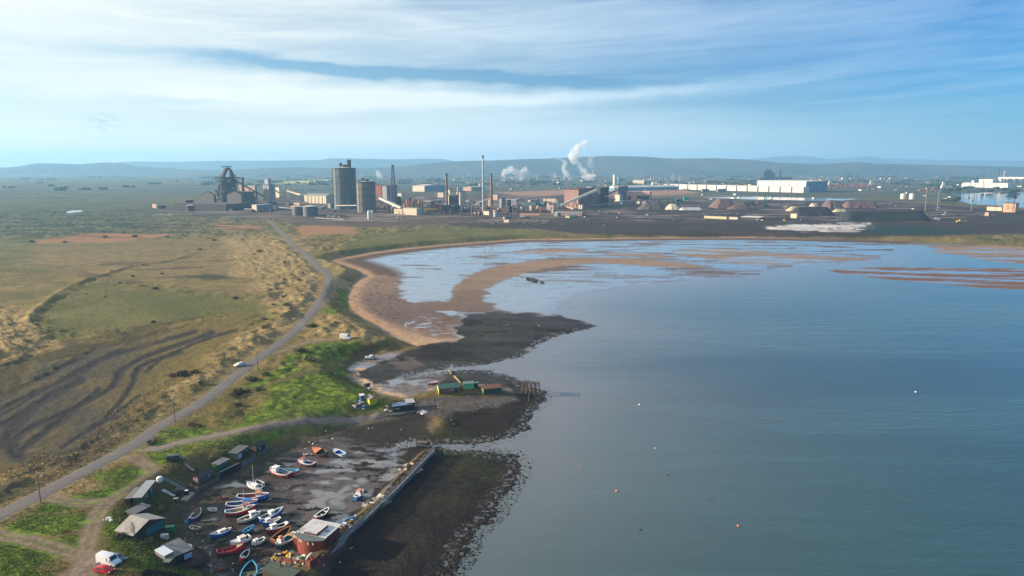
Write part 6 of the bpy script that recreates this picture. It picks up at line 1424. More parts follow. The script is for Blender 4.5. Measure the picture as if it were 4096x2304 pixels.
tank('gasholder', 'smaller pale rusty gasholder drum with sunlit left side', 1466, 75, 735, 850, HOLD2, 'gasholder', rings=(758, 788, 818), extra=gh2_extra)
def twin():
    p = FP(1483, 877); m_ = mpp(p); t = thing('silo_pair', 'pair of white silos standing on the brown ground', 'silos', p)
    for x in (-6.5, 6.5): MB().lathe([(6 * m_, -1), (6 * m_, 32 * m_), (1, 35 * m_)], 20, (x * m_, 0)).build('silo', WHITEC, t, True)
twin()
shed('red_block', 'tall orange red block behind the smaller gasholder', 1499, 1527, 1534, 742, 800, RUSTC, DKROOF, 26)
shed('dark_block', 'dark building behind the lattice tower', 1530, 1548, 1590, 746, 806, GREYC, DKROOF, 36)
def lattice():
    p = FP(1575, 812); m_ = mpp(p); t = thing('lattice_tower', 'tall rusty lattice tower with a flared top', 'tower', p)
    H = 142 * m_; b, a = 9 * m_, 3.6 * m_
    for sx in (-1, 1):
        for sy in (-1, 1): MB().beam((sx * b, sy * b, 0), (sx * a, sy * a, H), 1.6 * m_).build('leg', M('tower_rust', (.13, .06, .05), .85), t)
    m = MB(); n = 9
    for i in range(n):
        z0, z1 = H * i / n, H * (i + 1) / n; r0, r1 = b + (a - b) * i / n, b + (a - b) * (i + 1) / n
        for s in (-1, 1):
            m.beam((-r0, s * r0, z0), (r1, s * r1, z1), .7 * m_); m.beam((r0, s * r0, z0), (-r1, s * r1, z1), .7 * m_); m.beam((s * r0, -r0, z0), (s * r1, r1, z1), .7 * m_); m.beam((-r1, s * r1, z1), (r1, s * r1, z1), .7 * m_)
    m.build('bracing', M('tower_rust', (.13, .06, .05), .85), t)
    MB().lathe([(4.5 * m_, H), (6 * m_, H + 3 * m_), (6 * m_, H + 7 * m_), (4 * m_, H + 8 * m_)], 10).build('tower_head', DARKC, t)
lattice()
conveyor('long pale conveyor descending from the smaller gasholder', [(1504, 835, 786), (1606, 846, 832)], 10, PALE, legs=3)
stack('hopper_tower', 'dark tapering hopper tower beneath the lattice tower', 1595, 26, 20, 786, 832, DARKC, cat='hopper')
shed('striped_shed', 'cream panelled shed with grey sloping roof left of the gasholder', 1218, 1305, 1343, 785, 815, CREAM, GREYC, 30, bays=6, rt='ridge')
tank('storage_tank', 'left dark storage tank with pale cone roof', 1193, 43, 828, 862, M('tank_brown', (.13, .10, .095), .7, var=.15, scale=.1), roofm=PALE)
tank('storage_tank', 'larger right dark storage tank with pale cone roof', 1243, 58, 828, 866, M('tank_blue_grey', (.095, .105, .125), .7, var=.15, scale=.1), roofm=PALE)
for u, v in ((1313, 868), (1321, 868), (1330, 869), (1339, 869), (1357, 871)):
    p = FP(u, v); r = 3.2 * mpp(p); o = MB().lathe([(.05, 0), (r * .8, r * .3), (r, r), (r * .8, r * 1.7), (.05, r * 2)], 14).build('white_tank', WHITEC, None, True); o.location = p
    tag(o, 'small round white tank in the row below the huge gasholder', 'tank', 'white tanks in a row')
def pipe(label, a, b, hpx=2, wpx=2.2, mat=PALE, name='pipeline'):
    A, B = FP(*a), FP(*b); t = thing(name, label, 'pipeline', A); m_ = mpp(A); e = B - A; z = Vector((0, 0, hpx * m_))
    MB().tube([z, e + z], wpx / 2 * m_, 8).build('pipe', mat, t, True)
    for k in range(6): q = e * (k / 5); MB().beam(q - Vector((0, 0, 1)), q + z, .8 * m_).build('support', DARKC, t)
pipe('thin pale pipeline on the ground below the storage tanks', (1261, 873), (1374, 880), 2)
pipe('pale pipeline running between the storage tanks and the blue shed', (1117, 846), (1171, 850), 16)
shed('control_house', 'grey control house left of the gasholder foot', 1312, 1322, 1343, 815, 832, GREYC, DKROOF, 38)
conveyor('short pale conveyor rising to the grey control house', [(1272, 846, 834), (1312, 838, 821)], 5, PALE, legs=1)
conveyor('pale gallery crossing the foot of the huge gasholder', [(1343, 838, 822), (1430, 842, 822)], 5, PALE, legs=3)
shed('white_cabin', 'small white cabin at the gasholder foot', 1404, 1420, 1427, 811, 826, WHITEC, PALE, 34)
shed('cream_hall', 'bright cream hall in front of the orange stoves', 1612, 1667, 1686, 836, 861, CREAM, PALE, 30)
shed('cream_annex', 'smaller cream building left of the bright cream hall', 1576, 1608, 1613, 836, 857, CREAM, DKROOF, 26)
for k, u in enumerate((1615, 1631, 1646, 1661)):
    p = FP(u, 857); m_ = mpp(p); o = MB().lathe([(1.6 * m_, 22.0 * m_), (1.8 * m_, 24 * m_), (.3 * m_, 26 * m_)], 10).build('roof_vent', WHITEC, None, True); o.location = p + Vector((0, 12, 0)); tag(o, 'round white vent on the roof of the bright cream hall', 'vent', 'vents on the cream hall')
# --- stoves: groups of orange columns
def column(label, u, w, vt, vb, grp, mat=ORNG):
    p = FP(u, vb); m_ = mpp(p); h = up(p, vb, vt); r = w / 2 * m_; t = thing('process_column', label, 'column', p, 0, grp)
    MB().lathe([(r, -1), (r, h * .9), (r * .7, h * .97), (r * .3, h)], 16).build('shell', mat, t, True)
    MB().lathe([(r * 1.01, h * .55), (r * 1.35, h * .55), (r * 1.35, h * .57), (r * 1.01, h * .57)], 16).build('walkway_ring', DARKC, t)
    MB().tube([(r * 1.3, -r * .3, 0), (r * 1.3, -r * .3, h * .8), (r * .5, 0, h * .9)], r * .22, 6).build('side_pipe', RUSTC, t)
for i, (u, w, vt) in enumerate(((1619, 6, 814), (1628, 6, 798), (1635, 5, 800), (1634, 7, 818), (1653, 8, 796), (1664, 5, 806), (1672, 5, 812), (1677, 8, 800), (1688, 8, 801))):
    column('sunlit orange process column behind the bright cream hall', u, w, vt, 846, 'orange columns behind the cream hall')
for u, vt in ((1725, 812), (1735, 813), (1745, 814), (1755, 812), (1761, 816)):
    column('thin reddish process column left of the tall cream towers', u, 5, vt, 846, 'thin columns left of the cream towers', M('red_brown_column', (.33, .13, .09), .7, var=.2, scale=.1))
pipe('yellow pipe bridge between the two groups of columns', (1694, 853), (1750, 853), 16, 4, YEL)
# --- coke towers
shed('coal_tower', 'tall cream tower under a chimney, left one of two', 1784, 1800, 1811, 760, 826, CREAM, DKROOF, 34, cat='tower', door=((.45, .68, .70, .82),))
stack('chimney', 'brown chimney rising from the left cream tower', 1788, 10.5, 8.5, 697, 830, BROWNC, bands=((.93, 1.0),))
shed('coal_tower', 'slightly lower cream tower, right one of two', 1827, 1841, 1862, 769, 827, CREAM, DKROOF, 36, cat='tower', door=((.5, .72, .84, .94),))
stack('chimney', 'short pink chimney on the right cream tower', 1833, 8, 7.5, 749, 828, PINKC)
conveyor('short cream bridge linking the two tall cream towers', [(1809, 838, 776), (1828, 838, 776)], 5, CREAM, legs=0)
shed('dark_hall', 'dark hall between the two tall cream towers', 1796, 1826, 1832, 783, 835, DARKC, DKROOF, 28)
shed('coal_store', 'sooty block at the foot of the cream towers', 1766, 1815, 1840, 824, 852, DARKC, DKROOF, 30)
shed('pale_annex', 'small pale annex at the foot of the right cream tower', 1829, 1833, 1856, 828, 848, CREAM, GREYC, 30, wallR=GREYC)
shed('link_house', 'cream link house left of the tall cream towers', 1751, 1773, 1778, 772, 790, CREAM, PALE, 28)
conveyor('dark conveyor running right from the lower cream tower', [(1862, 830, 794), (1900, 834, 810)], 6, DARKC, legs=1)
def steel_stack():
    p = FP(1933, 857); m_ = mpp(p); H = 229 * m_; t = thing('steel_stack', 'very tall slim blue grey steel chimney', 'chimney', p)
    MB().lathe([(5 * m_, -1), (4.2 * m_, 14 * m_), (3.6 * m_, 40 * m_), (2.9 * m_, H)], 20).build('shaft', BLUST, t, True)
    for a in (.16, .28, .36, .46, .57, .74): MB().lathe([(4.2 * m_, H * a), (4.2 * m_, H * a + 1.4 * m_)], 16).build('band', DARKC, t)
    MB().lathe([(2.9 * m_, H - 9 * m_), (3.2 * m_, H - 9 * m_), (3.2 * m_, H - 2 * m_), (5 * m_, H - 1 * m_), (5 * m_, H + .5 * m_), (2.8 * m_, H + 2 * m_)], 16).build('cap', DARKC, t)
steel_stack()
stack('chimney', 'tall brown chimney right of the slim steel chimney', 1966, 13, 7.5, 697, 832, BROWNC, bands=((.965, 1.0),))
shed('pink_tower', 'narrow pink conveyor tower by the tall brown chimney', 1953, 1959, 1963, 793, 828, PINKC, DKROOF, 36, cat='tower')
conveyor('cream conveyor climbing to the narrow pink tower', [(1906, 840, 816), (1955, 838, 797)], 6, CREAM, legs=2)
shed('screen_house', 'blue grey screen house behind the dark quench tower', 1996, 2008, 2023, 796, 832, GREYC, DKROOF, 38)
stack('quench_tower', 'dark brown quench tower with wider base', 2034, 21, 20, 800, 850, M('quench_boards', (.075, .055, .055), .9, var=.3, scale=.1), cat='tower')
shed('quench_house', 'dark base block round the quench tower', 2014, 2036, 2054, 827, 853, DARKC, DKROOF, 36)
shed('long_roof', 'flat pale roof line right of the quench tower', 2010, 2066, 2074, 800, 830, GREYC, PALE, 24)
def yellow_machine():
    p = FP(1997, 848); m_ = mpp(p); t = thing('charging_machine', 'yellow topped machine on a red frame in the coke works', 'machine', p)
    MB().box(-10 * m_, 10 * m_, 0, 12 * m_, 0, 8 * m_).build('frame', RUSTC, t); MB().lathe([(6 * m_, 8 * m_), (7 * m_, 13 * m_), (3 * m_, 17 * m_)], 12, (-2 * m_, 6 * m_)).build('hopper', YEL, t, True); MB().lathe([(1.5 * m_, 16 * m_), (1.5 * m_, 23 * m_)], 8, (-2 * m_, 6 * m_)).build('pipe', DARKC, t)
yellow_machine()
tank('day_tank', 'blue grey tank with cream lit edge in front of the coke works', 1984, 22, 846, 868, M('day_tank_paint', (.30, .33, .36), .5, var=.06), roofm=DKROOF)
conveyor('curving pink conveyor running right from the quench tower', [(2046, 848, 823), (2085, 846, 825), (2118, 845, 834)], 5, PINKC, legs=2)
shed('pink_junction', 'pink junction house at the end of the curving conveyor', 2116, 2127, 2136, 824, 841, PINKC, DKROOF, 36)
shed('small_pink_box', 'narrow pink box right of the pink junction house', 2145, 2150, 2154, 822, 835, PINKC, DKROOF, 36)
shed('teal_shed', 'long low teal shed in front of a cream shed', 2091, 2142, 2157, 812, 826, TEALC, DKROOF, 24)
shed('cream_shed', 'cream and brick shed behind the long teal shed', 2111, 2122, 2158, 801, 818, CREAM, GREYC, 30, wallR=PINKC)
shed('teal_shed', 'second teal shed at the foot of the pink brown hall', 2157, 2176, 2187, 808, 826, TEALC, DKROOF, 34)
shed('red_shed', 'low red shed on the edge of the coal yard', 2152, 2180, 2185, 840, 851, RUSTC, RUSTC, 22)
shed('orange_lit_shed', 'long low shed with orange sunlight painted into its roof on the coal yard', 2080, 2158, 2164, 856, 862, SALM, ORNG, 16)  # roof's orange is low sunlight put into its colour
def tanker(label, u0, u1, v, mat):
    p = FP((u0 + u1) / 2, v); m_ = mpp(p); L = (u1 - u0) * m_; t = thing('tank_wagon', label, 'wagon', p)
    MB().tube([(-L / 2, 0, 5 * m_), (L / 2, 0, 5 * m_)], 3.6 * m_, 14).build('barrel', mat, t, True); MB().box(-L / 2, L / 2, -2 * m_, 2 * m_, .2, 1.6 * m_).build('frame', DARKC, t)
tanker('white tank wagon on the coal yard', 2081, 2098, 872, WHITEC); tanker('blue tank wagon beside the white one', 2100, 2120, 872, M('tank_wagon_blue', (.12, .26, .38), .5))
shed('yard_hut', 'small cream hut standing among the slab stacks', 2015, 2036, 2043, 879, 890, CREAM, DKROOF, 28)
shed('yard_office', 'low dark office block with cream end behind the small hut', 2012, 2018, 2046, 868, 876, CREAM, DKROOF, 30, wallR=GREYC)
SLABM = [M('slab_stack_grey', (.30, .24, .22), .8, var=.2), M('slab_stack_pink', (.42, .26, .22), .8, var=.2)]
qs = random.Random(5)
for i in range(46):
    row = qs.randrange(6); v = 885 + row * 2.6 + qs.uniform(-.5, .5); u = qs.uniform(1795, 2280) if row > 1 else qs.uniform(1880, 2200); p = FP(u, v); m_ = mpp(p); L = qs.uniform(8, 24) * m_
    b = MB(); [b.box(-L / 2 + rnd.uniform(-.4, .4), L / 2 + rnd.uniform(-.4, .4), -1.6, 1.6, k * .75, k * .75 + .66) for k in range(qs.choice((1, 2, 2)))]
    o = b.build('slab_stack', SLABM[i % 2]); o.location = p; o.rotation_euler = (0, 0, R(qs.uniform(-4, 4))); tag(o, 'long low stack of steel slabs on the dark yard above the bay', 'slabs', 'slab stacks on the dark yard')
# pipework and frames that fill the works
qs = random.Random(11)
for i, (u, v, w, h) in enumerate(((1060, 848, 60, 10), (1130, 838, 60, 12), (1180, 830, 50, 9), (1280, 836, 40, 8), (1360, 848, 60, 9), (1530, 838, 60, 16), (1560, 854, 50, 17), (1700, 856, 70, 13), (1745, 846, 60, 26), (1790, 856, 60, 14), (1850, 850, 60, 20), (1890, 845, 60, 20), (1880, 862, 80, 10), (1925, 858, 50, 22), (1960, 850, 60, 28), (2010, 862, 60, 12), (2060, 846, 50, 18), (2090, 850, 60, 12), (2150, 846, 50, 12), (2240, 838, 60, 9), (2300, 846, 40, 8))):
    p = FP(u, v); m_ = mpp(p); t = thing('pipe_rack', ('tangle of dark pipes and steel frames %s' % ('beside the storage tanks', 'left of the striped cream shed', 'between the grey silo and the striped shed', 'in front of the striped shed', 'at the foot of the huge gasholder', 'right of the smaller gasholder', 'in front of the lattice tower', 'right of the bright cream hall', 'behind the yellow pipe bridge', 'in front of the sooty block', 'right of the two cream towers', 'left of the slim steel chimney', 'in front of the slim steel chimney', 'round the slim steel chimney foot', 'round the tall brown chimney', 'below the quench tower', 'right of the quench tower', 'under the curving pink conveyor', 'beneath the teal sheds', 'under the long pale conveyor', 'left of the square conveyor house')[i]), 'pipework', p)
    f = MB(); n = int(w / 7)
    for k in range(n):
        x = (-w / 2 + w * k / n + qs.uniform(0, 4)) * m_; y = qs.uniform(0, 14) * m_; hh = h * qs.uniform(.4, 1.1) * m_
        f.box(x, x + qs.uniform(2, 7) * m_, y, y + qs.uniform(3, 8) * m_, -1, hh)
    f.build('plant_blocks', DARKC, t)
    pp = MB()
    for k in range(3): z = h * qs.uniform(.3, .95) * m_; pp.tube([(-w / 2 * m_, -2 * m_ + k, z), (w / 2 * m_, -2 * m_ + k, z + qs.uniform(-1, 1) * m_)], .7 * m_, 6)
    pp.each('pipe', (RUSTC, GREYC, PINKC)[i % 3], t)
    for k in range(3): MB().lathe([(.8 * m_, 0), (.8 * m_, h * qs.uniform(.9, 1.4) * m_)], 8, (qs.uniform(-w / 2, w / 2) * m_, -3 * m_)).build('riser', (GREYC, PALE, RUSTC)[k], t)
# --- sinter plant and conveyors
shed('sinter_hall', 'large pink brown hall with flat front', 2257, 2313, 2392, 760, 832, M('pink_brown_sheet', (.36, .215, .18), .75, var=.07, scale=.04), M('dark_red_roof', (.11, .05, .05), .8), 30, door=((.22, .26, .86, .90), (.76, .80, .86, .9)))
conveyor('broad pale conveyor climbing across the pink brown hall', [(2241, 838, 823), (2388, 838, 760)], 13, WHITEC, hpx=9, legs=4)
shed('dark_headhouse', 'dark head house at the top of the broad pale conveyor', 2388, 2400, 2434, 755, 832, DARKC, DKROOF, 40)
shed('square_house', 'square cream house on legs below the dark head house', 2394, 2410, 2418, 773, 794, CREAM, DKROOF, 40)
conveyor('cream conveyor between two square cream houses', [(2416, 830, 783), (2462, 830, 798)], 6, CREAM, legs=2)
shed('square_house', 'larger square cream house right of the smaller one', 2459, 2478, 2489, 781, 806, CREAM, PALE, 42)
conveyor('grey lilac conveyor sloping up to the dark grey block', [(2418, 828, 782), (2468, 822, 760)], 8, M('lilac_sheet', (.19, .18, .23), .7), legs=1)
shed('dark_grey_block', 'dark grey block with rounded roof line', 2462, 2472, 2511, 748, 800, M('dark_slate_sheet', (.12, .12, .14), .7), PALE, 42)
shed('square_house', 'square cream house in front of the long ground conveyor', 2314, 2328, 2337, 820, 837, CREAM, DKROOF, 40)
conveyor('very long lilac conveyor running right along the stockyard', [(2337, 838, 828), (2500, 832, 807), (2700, 826, 791)], 4.5, M('lilac_sheet', (.19, .18, .23), .7), legs=6)
conveyor('second thinner long conveyor behind the lilac one', [(2300, 832, 820), (2480, 826, 806), (2560, 824, 800)], 3, GREYC, legs=5)
conveyor('cream to pink conveyor dropping left of the square house', [(2224, 838, 824), (2264, 838, 826), (2294, 842, 836)], 5, PINKC, legs=2)
shed('pink_box', 'pink box house left of the broad pale conveyor', 2186, 2214, 2222, 824, 838, PINKC, PALE, 30)
shed('cream_house', 'cream house left of the pink brown hall', 2172, 2227, 2236, 795, 810, CREAM, DKROOF, 24)
conveyor('dark low gallery running left from the pink brown hall', [(2256, 816, 782), (2215, 818, 786), (2060, 824, 800)], 5, GREYC, legs=4)
shed('long_roofed_shed', 'long shed with grey green roof on the edge of the coal yard', 2219, 2328, 2338, 853, 864, PINKC, M('grey_green_sheet', (.24, .25, .22), .7), 14, rt='ridge')
shed('small_yellow_shed', 'little yellow green gabled shed on the coal yard', 2261, 2278, 2306, 865, 872, M('pale_yellow_sheet', (.52, .50, .25), .7), BLUEC, 28, rt='gableL')
shed('orange_block', 'bright orange cream building with stepped front', 2504, 2598, 2606, 769, 800, SALM, WHITEC, 24, door=((.06, .22, 0, .45), (.46, .98, 0, .55)))
def longshed(label, u0, u1, vt0, vt1, vb0, vb1, wall, roof):
    a, b = FP(u0, vb0), FP(u1, vb1); e = (b - a).to_2d(); L = e.length; t = thing('long_shed', label, 'building', a, math.atan2(e.y, e.x)); h = up(a, vb0, vt0)
    MB().box(0, L, 0, L * .12, -2, h * .66).build('wall', wall, t); MB().add([(0, -1, h * .66), (L, -1, h * .66), (L, L * .06, h), (0, L * .06, h), (0, L * .125, h * .66), (L, L * .125, h * .66)], [(0, 1, 2, 3), (3, 2, 5, 4), (0, 3, 4), (1, 5, 2)]).build('roof', roof, t)
longshed('very long shed with wall shade painted blue and bright white roof', 2458, 2712, 744, 740, 764, 759, BLUEC, WHITEC)  # wall's blue is shade put into its colour
# --- white warehouse
shed('warehouse', 'long low white warehouse front with dark bay joints', 2678, 3213, 3236, 749, 771, WHITEC, PALE, 46, bays=13)
shed('warehouse', 'tall white warehouse with shade painted blue on its ribbed end wall', 3028, 3222, 3306, 728, 770, WHITEC, WHITEC, 46, bays=6, wallR=BLUEC, ribs=6)  # end wall's blue is shade painted over white cladding
for u in (3241, 3276): stack('vent_stack', 'thin white vent stack on the tall white warehouse', u, 3, 3, 716, 760, WHITEC, cat='vent', group='vents on the white warehouse')
for u0, u1, lab in ((2803, 2835, 'left grey hut in front of the long white warehouse'), (2865, 2905, 'right grey hut in front of the long white warehouse')): shed('grey_hut', lab, u0, u0 + 6, u1, 757, 768, GREYC, PALE, 46)
# --- stockyard heaps
def pile(label, u0, u1, vt, vb, col, ridge=.3, name='stockpile', cat='heap', seed=1, dp=.8):
    p = FP((u0 + u1) / 2, vb); m_ = mpp(p); L = (u1 - u0) * m_; h = up(p, vb, vt); Wd = max(h * 3.2, L * .35) * dp
    c = p + Vector((p.x, p.y, 0)).normalized() * Wd * .4
    nx, ny = 44, 24; X, Y = np.meshgrid(np.linspace(-1, 1, nx), np.linspace(-1, 1, ny)); X, Y = X.ravel(), Y.ravel()
    d = np.hypot(np.maximum(0, np.abs(X) - ridge) / (1 - ridge), Y); ang = np.arctan2(Y, X)
    z = h * 1.25 * np.clip(1 - d * (1 + .10 * pn(ang * 3 + 7, ang * 0 + seed, seed)), -.1, .8) * (1 + .10 * fbm(X * 3, Y * 3, 1, 3, seed)) - .3
    mt = M('heap_%s' % label[:14].replace(' ', '_'), col, .95, var=.3, scale=.12, dirt=(tuple(x * .6 for x in col), .25, .5))
    o = grid_obj(name, X * L / 2, Y * Wd / 2, z, ny, nx, mt); o.location = (c.x, c.y, p.z); tag(o, label, cat)
pile('grey brown conical heap beside the cream salt heap', 2545, 2676, 811, 838, (0.105, 0.086, 0.079), .35, seed=2)
pile('bright cream heap under the teal stacker', 2655, 2726, 817, 839, (.62, .52, .40), .2, seed=3)
pile('flat white strip of spread material right of the cream heap', 2715, 2812, 830, 841, (.55, .54, .53), .7, seed=4)
pile('large brown heap in the middle of the stockyard', 2832, 2950, 797, 833, (0.15, 0.098, 0.086), .3, seed=5)
pile('lower brown heap in front of the large one', 2905, 3018, 820, 838, (0.143, 0.094, 0.083), .3, seed=6)
pile('dark green black heap beside the teal reclaimer', 2950, 3030, 806, 824, (.045, .055, .055), .3, seed=7)
pile('broad flat topped black heap with sunlit left slope', 3150, 3340, 829, 864, (.035, .033, .035), .55, seed=8)
pile('yellow cream flank heap left of the flat black heap', 3140, 3232, 827, 845, (.46, .39, .26), .4, seed=9)
pile('pale cone heap peeping over the flat black heap', 3228, 3282, 814, 836, (.40, .37, .34), .2, seed=10)
pile('brown double heap right of the pale cone', 3278, 3376, 803, 838, (0.128, 0.09, 0.086), .3, seed=11)
pile('long reddish ridge of ore right of the brown heap', 3362, 3515, 807, 832, (0.158, 0.09, 0.079), .65, seed=12)
pile('yellow white rubble heap in front of the reddish ridge', 3328, 3396, 836, 848, (.45, .42, .25), .4, seed=13)
pile('long low black coal mound left of the river', 3340, 3720, 846, 884, (.028, .036, .038), .75, seed=14)
pile('small brown heap left of the yellow cream flank', 3130, 3185, 818, 832, (0.12, 0.094, 0.086), .3, seed=15)
pile('white spoil heap at the edge of the pale flat ground', 3270, 3450, 919, 928, (.36, .33, .31), .5, seed=16)
pile('ribbed white spoil bank on the pale flat ground', 3060, 3300, 910, 918, (.46, .44, .43), .7, seed=17)
def stacker():
    p = FP(2710, 838); m_ = mpp(p); t = thing('stacker', 'teal stacker with long boom beside the cream heap', 'stacker', p)
    def Q(u, v): return Vector(((u - 2710) * m_, 0, (838 - v) * m_))
    MB().beam(Q(2712, 838), Q(2712, 812), 5 * m_).build('tower', DARKC, t); MB().beam(Q(2700, 792), Q(2704, 818), 2.5 * m_).build('mast', TEALP, t); MB().beam(Q(2700, 820), Q(2745, 794), 3 * m_).build('boom', TEALC, t)
    MB().box(*[c for ab in zip(Q(2732, 800), Q(2752, 789)) for c in ab][:2], -5 * m_, 5 * m_, (838 - 801) * m_, (838 - 789) * m_).build('head', TEALP, t); MB().beam(Q(2748, 800), Q(2860, 836), 2.2 * m_).build('boom', TEALC, t); MB().beam(Q(2698, 830), Q(2655, 846), 2 * m_).build('boom', DARKC, t)
stacker()
def reclaimer():
    p = FP(3065, 828); m_ = mpp(p); t = thing('reclaimer', 'teal bucket wheel reclaimer among the heaps', 'reclaimer', p)
    def Q(u, v): return Vector(((u - 3065) * m_, 0, (828 - v) * m_))
    for u in (3056, 3063): MB().beam(Q(u, 826), Q(u, 786), 2 * m_).build('mast', TEALC, t)
    for v in (790, 796, 803): MB().beam(Q(3056, v), Q(3063, v), 1.2 * m_).build('cross_bar', TEALP, t)
    MB().beam(Q(3060, 815), Q(3088, 795), 3 * m_).build('boom', TEALC, t); MB().beam(Q(3060, 812), Q(3010, 822), 2.5 * m_).build('boom', DARKC, t); MB().box(-14 * m_, 8 * m_, -6 * m_, 6 * m_, 0, 8 * m_).build('base', DARKC, t)
    w = MB(); n = 20; r0, r1 = 5.5 * m_, 2.6 * m_; c = Q(3086, 787); vs = []
    for k in range(n):
        a = k * 2 * math.pi / n
        for r, y in ((r0, -1.5 * m_), (r0, 1.5 * m_), (r1, 1.5 * m_), (r1, -1.5 * m_)): vs.append(c + Vector((r * math.cos(a), y, r * math.sin(a))))
    w.add(vs, [(4 * k + j, 4 * k + (j + 1) % 4, (4 * k + 4 + (j + 1) % 4) % (4 * n), (4 * k + 4 + j) % (4 * n)) for k in range(n) for j in range(4)]); w.build('bucket_wheel', TEALP, t)
reclaimer()
shed('yard_building', 'long low yellow cream building on the dark yard', 2816, 2906, 2912, 867, 877, M('yellow_cream_sheet', (.55, .50, .30), .7, var=.06), DKROOF, 34)
shed('yard_building', 'shorter cream building right of the long yellow one', 2911, 2950, 2955, 869, 878, CREAM, DKROOF, 36)
shed('yard_building', 'thin white building right of the cream ones', 2962, 3040, 3058, 871, 879, DARKC, WHITEC, 36)
shed('yard_house', 'square cream house on the dark yard', 3162, 3186, 3194, 857, 873, CREAM, PALE, 46)
# --- right hand waterfront
tank('fuel_tank', 'left white tank of the pair right of the stockyard', 3611, 18, 776, 796, WHITEC, roofm=WHITEC); tank('fuel_tank', 'right white tank of the pair right of the stockyard', 3647, 20, 776, 797, WHITEC, roofm=WHITEC)
shed('quay_building', 'salmon square building by the river with dark slots', 4010, 4060, 4072, 815, 850, SALM, DKROOF, 48, door=((.3, .5, .62, .68), (.3, .5, .38, .44), (.66, .86, .5, .55)))
shed('quay_wing', 'long cream wing left of the salmon building', 3946, 4006, 4014, 829, 844, CREAM, M('red_brown_sheet', (.16, .05, .045), .8), 48)
shed('quay_store', 'low brick store in front of the salmon wing', 3938, 3954, 3964, 850, 864, PINKC, DKROOF, 48)
def watertower():
    p = FP(4051, 856); m_ = mpp(p); t = thing('light_mast', 'square headed mast in front of the salmon building', 'mast', p)
    for s in (-1, 1): MB().beam((s * 4 * m_, 0, 0), (s * 1.2 * m_, 0, 64 * m_), 1.2 * m_).build('leg', DARKC, t)
    MB().box(-6.5 * m_, 6.5 * m_, -3 * m_, 3 * m_, 62 * m_, 70 * m_).build('head', DARKC, t)
watertower()
for u, vt, vb, lab in ((709, 727, 760, 'faint light mast left of the blast furnace'), (1183, 740, 790, 'light mast left of the huge gasholder'), (1225, 725, 775, 'faint light mast near the yellow field'), (2037, 746, 800, 'light mast left of the ochre field'), (2216, 742, 800, 'light mast above the pink brown hall'), (3027, 762, 812, 'light mast above the pale strip of water'), (3700, 762, 845, 'tall light mast near the river jetty'), (3748, 758, 842, 'taller light mast right of the river jetty'), (3884, 806, 845, 'light mast standing by the river bank'), (1392, 793, 848, 'light mast in front of the huge gasholder'), (1887, 806, 868, 'thin mast in front of the slim steel chimney'), (1758, 735, 785, 'thin mast in front of the far warehouse'), (1745, 726, 785, 'pale mast in front of the far warehouse')):
    p = FP(u, vb); m_ = mpp(p); h = up(p, vb, vt); t = thing('light_mast', lab, 'mast', p, 0, 'light masts across the works')
    MB().lathe([(.9 * m_ + .2, 0), (.55 * m_ + .1, h)], 8).build('pole', GREYC, t); MB().lathe([(1.2 * m_, h), (4 * m_, h + 1.5 * m_), (4 * m_, h + 3 * m_), (.5 * m_, h + 4 * m_)], 10).build('lamp_head', DARKC, t)
shed('grain_shed', 'long pale quay shed across the river', 3846, 4030, 4050, 734, 752, WHITEC, PALE, 52, bays=4)
shed('grain_shed', 'taller pale shed behind the long quay shed', 3913, 3968, 4003, 719, 745, WHITEC, WHITEC, 52)
for k, u in enumerate((4001, 4026, 4053, 4079)): tank('river_silo', 'pale round silo under the long overhead gallery', u, 15, 716, 745, M('silo_paint', (.50, .52, .52), .5), 'silo', group='silos under the overhead gallery', roofm=PALE)
conveyor('long white overhead gallery above the river silos', [(3990, 745, 712), (4130, 748, 712)], 7, WHITEC, legs=4)
stack('chimney', 'thin dark chimney left of the overhead gallery', 3989, 4, 3, 674, 742, DARKC); shed('headhouse', 'narrow grey lift tower above the river silos', 4009, 4015, 4018, 688, 740, GREYC, PALE, 52, cat='tower')
def ship(label, u0, u1, vb, vt, hull, sup=.15):
    p = FP((u0 + u1) / 2, vb); m_ = mpp(p); L = (u1 - u0) * m_; t = thing('moored_ship', label, 'ship', p); H = (vb - vt) * m_; B = L * .09
    MB().prism([(-L / 2, -B), (L * .38, -B), (L / 2, 0), (L * .38, B), (-L / 2, B)], 0, H * .42).build('hull', hull, t); MB().box(-L * .42, -L * .42 + L * sup * 1.6, -B * .8, B * .8, H * .42, H * .85).build('superstructure', WHITEC, t); MB().lathe([(1.6, H * .85), (1.2, H)], 8, (-L * .35, 0)).build('funnel', RUSTC, t)
ship('white and dark ship moored before the far quay', 3764, 3810, 754, 724, WHITEC); ship('white ship half hidden behind the container stacks', 3312, 3345, 742, 720, WHITEC); ship('white and orange ship right of the red containers', 3478, 3500, 744, 716, WHITEC, .3)
def qcrane(label, u, vt, vb, lift=1):
    p = FP(u, vb); m_ = mpp(p); H = up(p, vb, vt); t = thing('quay_crane', label, 'crane', p, 0, 'quay cranes'); cm = M('crane_blue', (.02, .07, .12), .7); w = H * .22
    for s in (-1, 1):
        for y in (-1, 1): MB().beam((s * w, y * w, 0), (s * w, y * w, H * .62), 1.2 * m_).build('leg', cm, t)
    MB().beam((-w * 2.0, 0, H * .62), (w * 1.2, 0, H * .62), 1.8 * m_).build('girder', cm, t); MB().beam((w, 0, H * .6), (w * 1.9, 0, H), 1.2 * m_).build('boom', cm, t); MB().beam((-w, 0, H * .62), (w, 0, H * .86), .8 * m_).build('stay', cm, t); MB().box(-w * 1.2, -w * .4, -w * .4, w * .4, H * .40, H * .52).build('cabin', WHITEC, t)
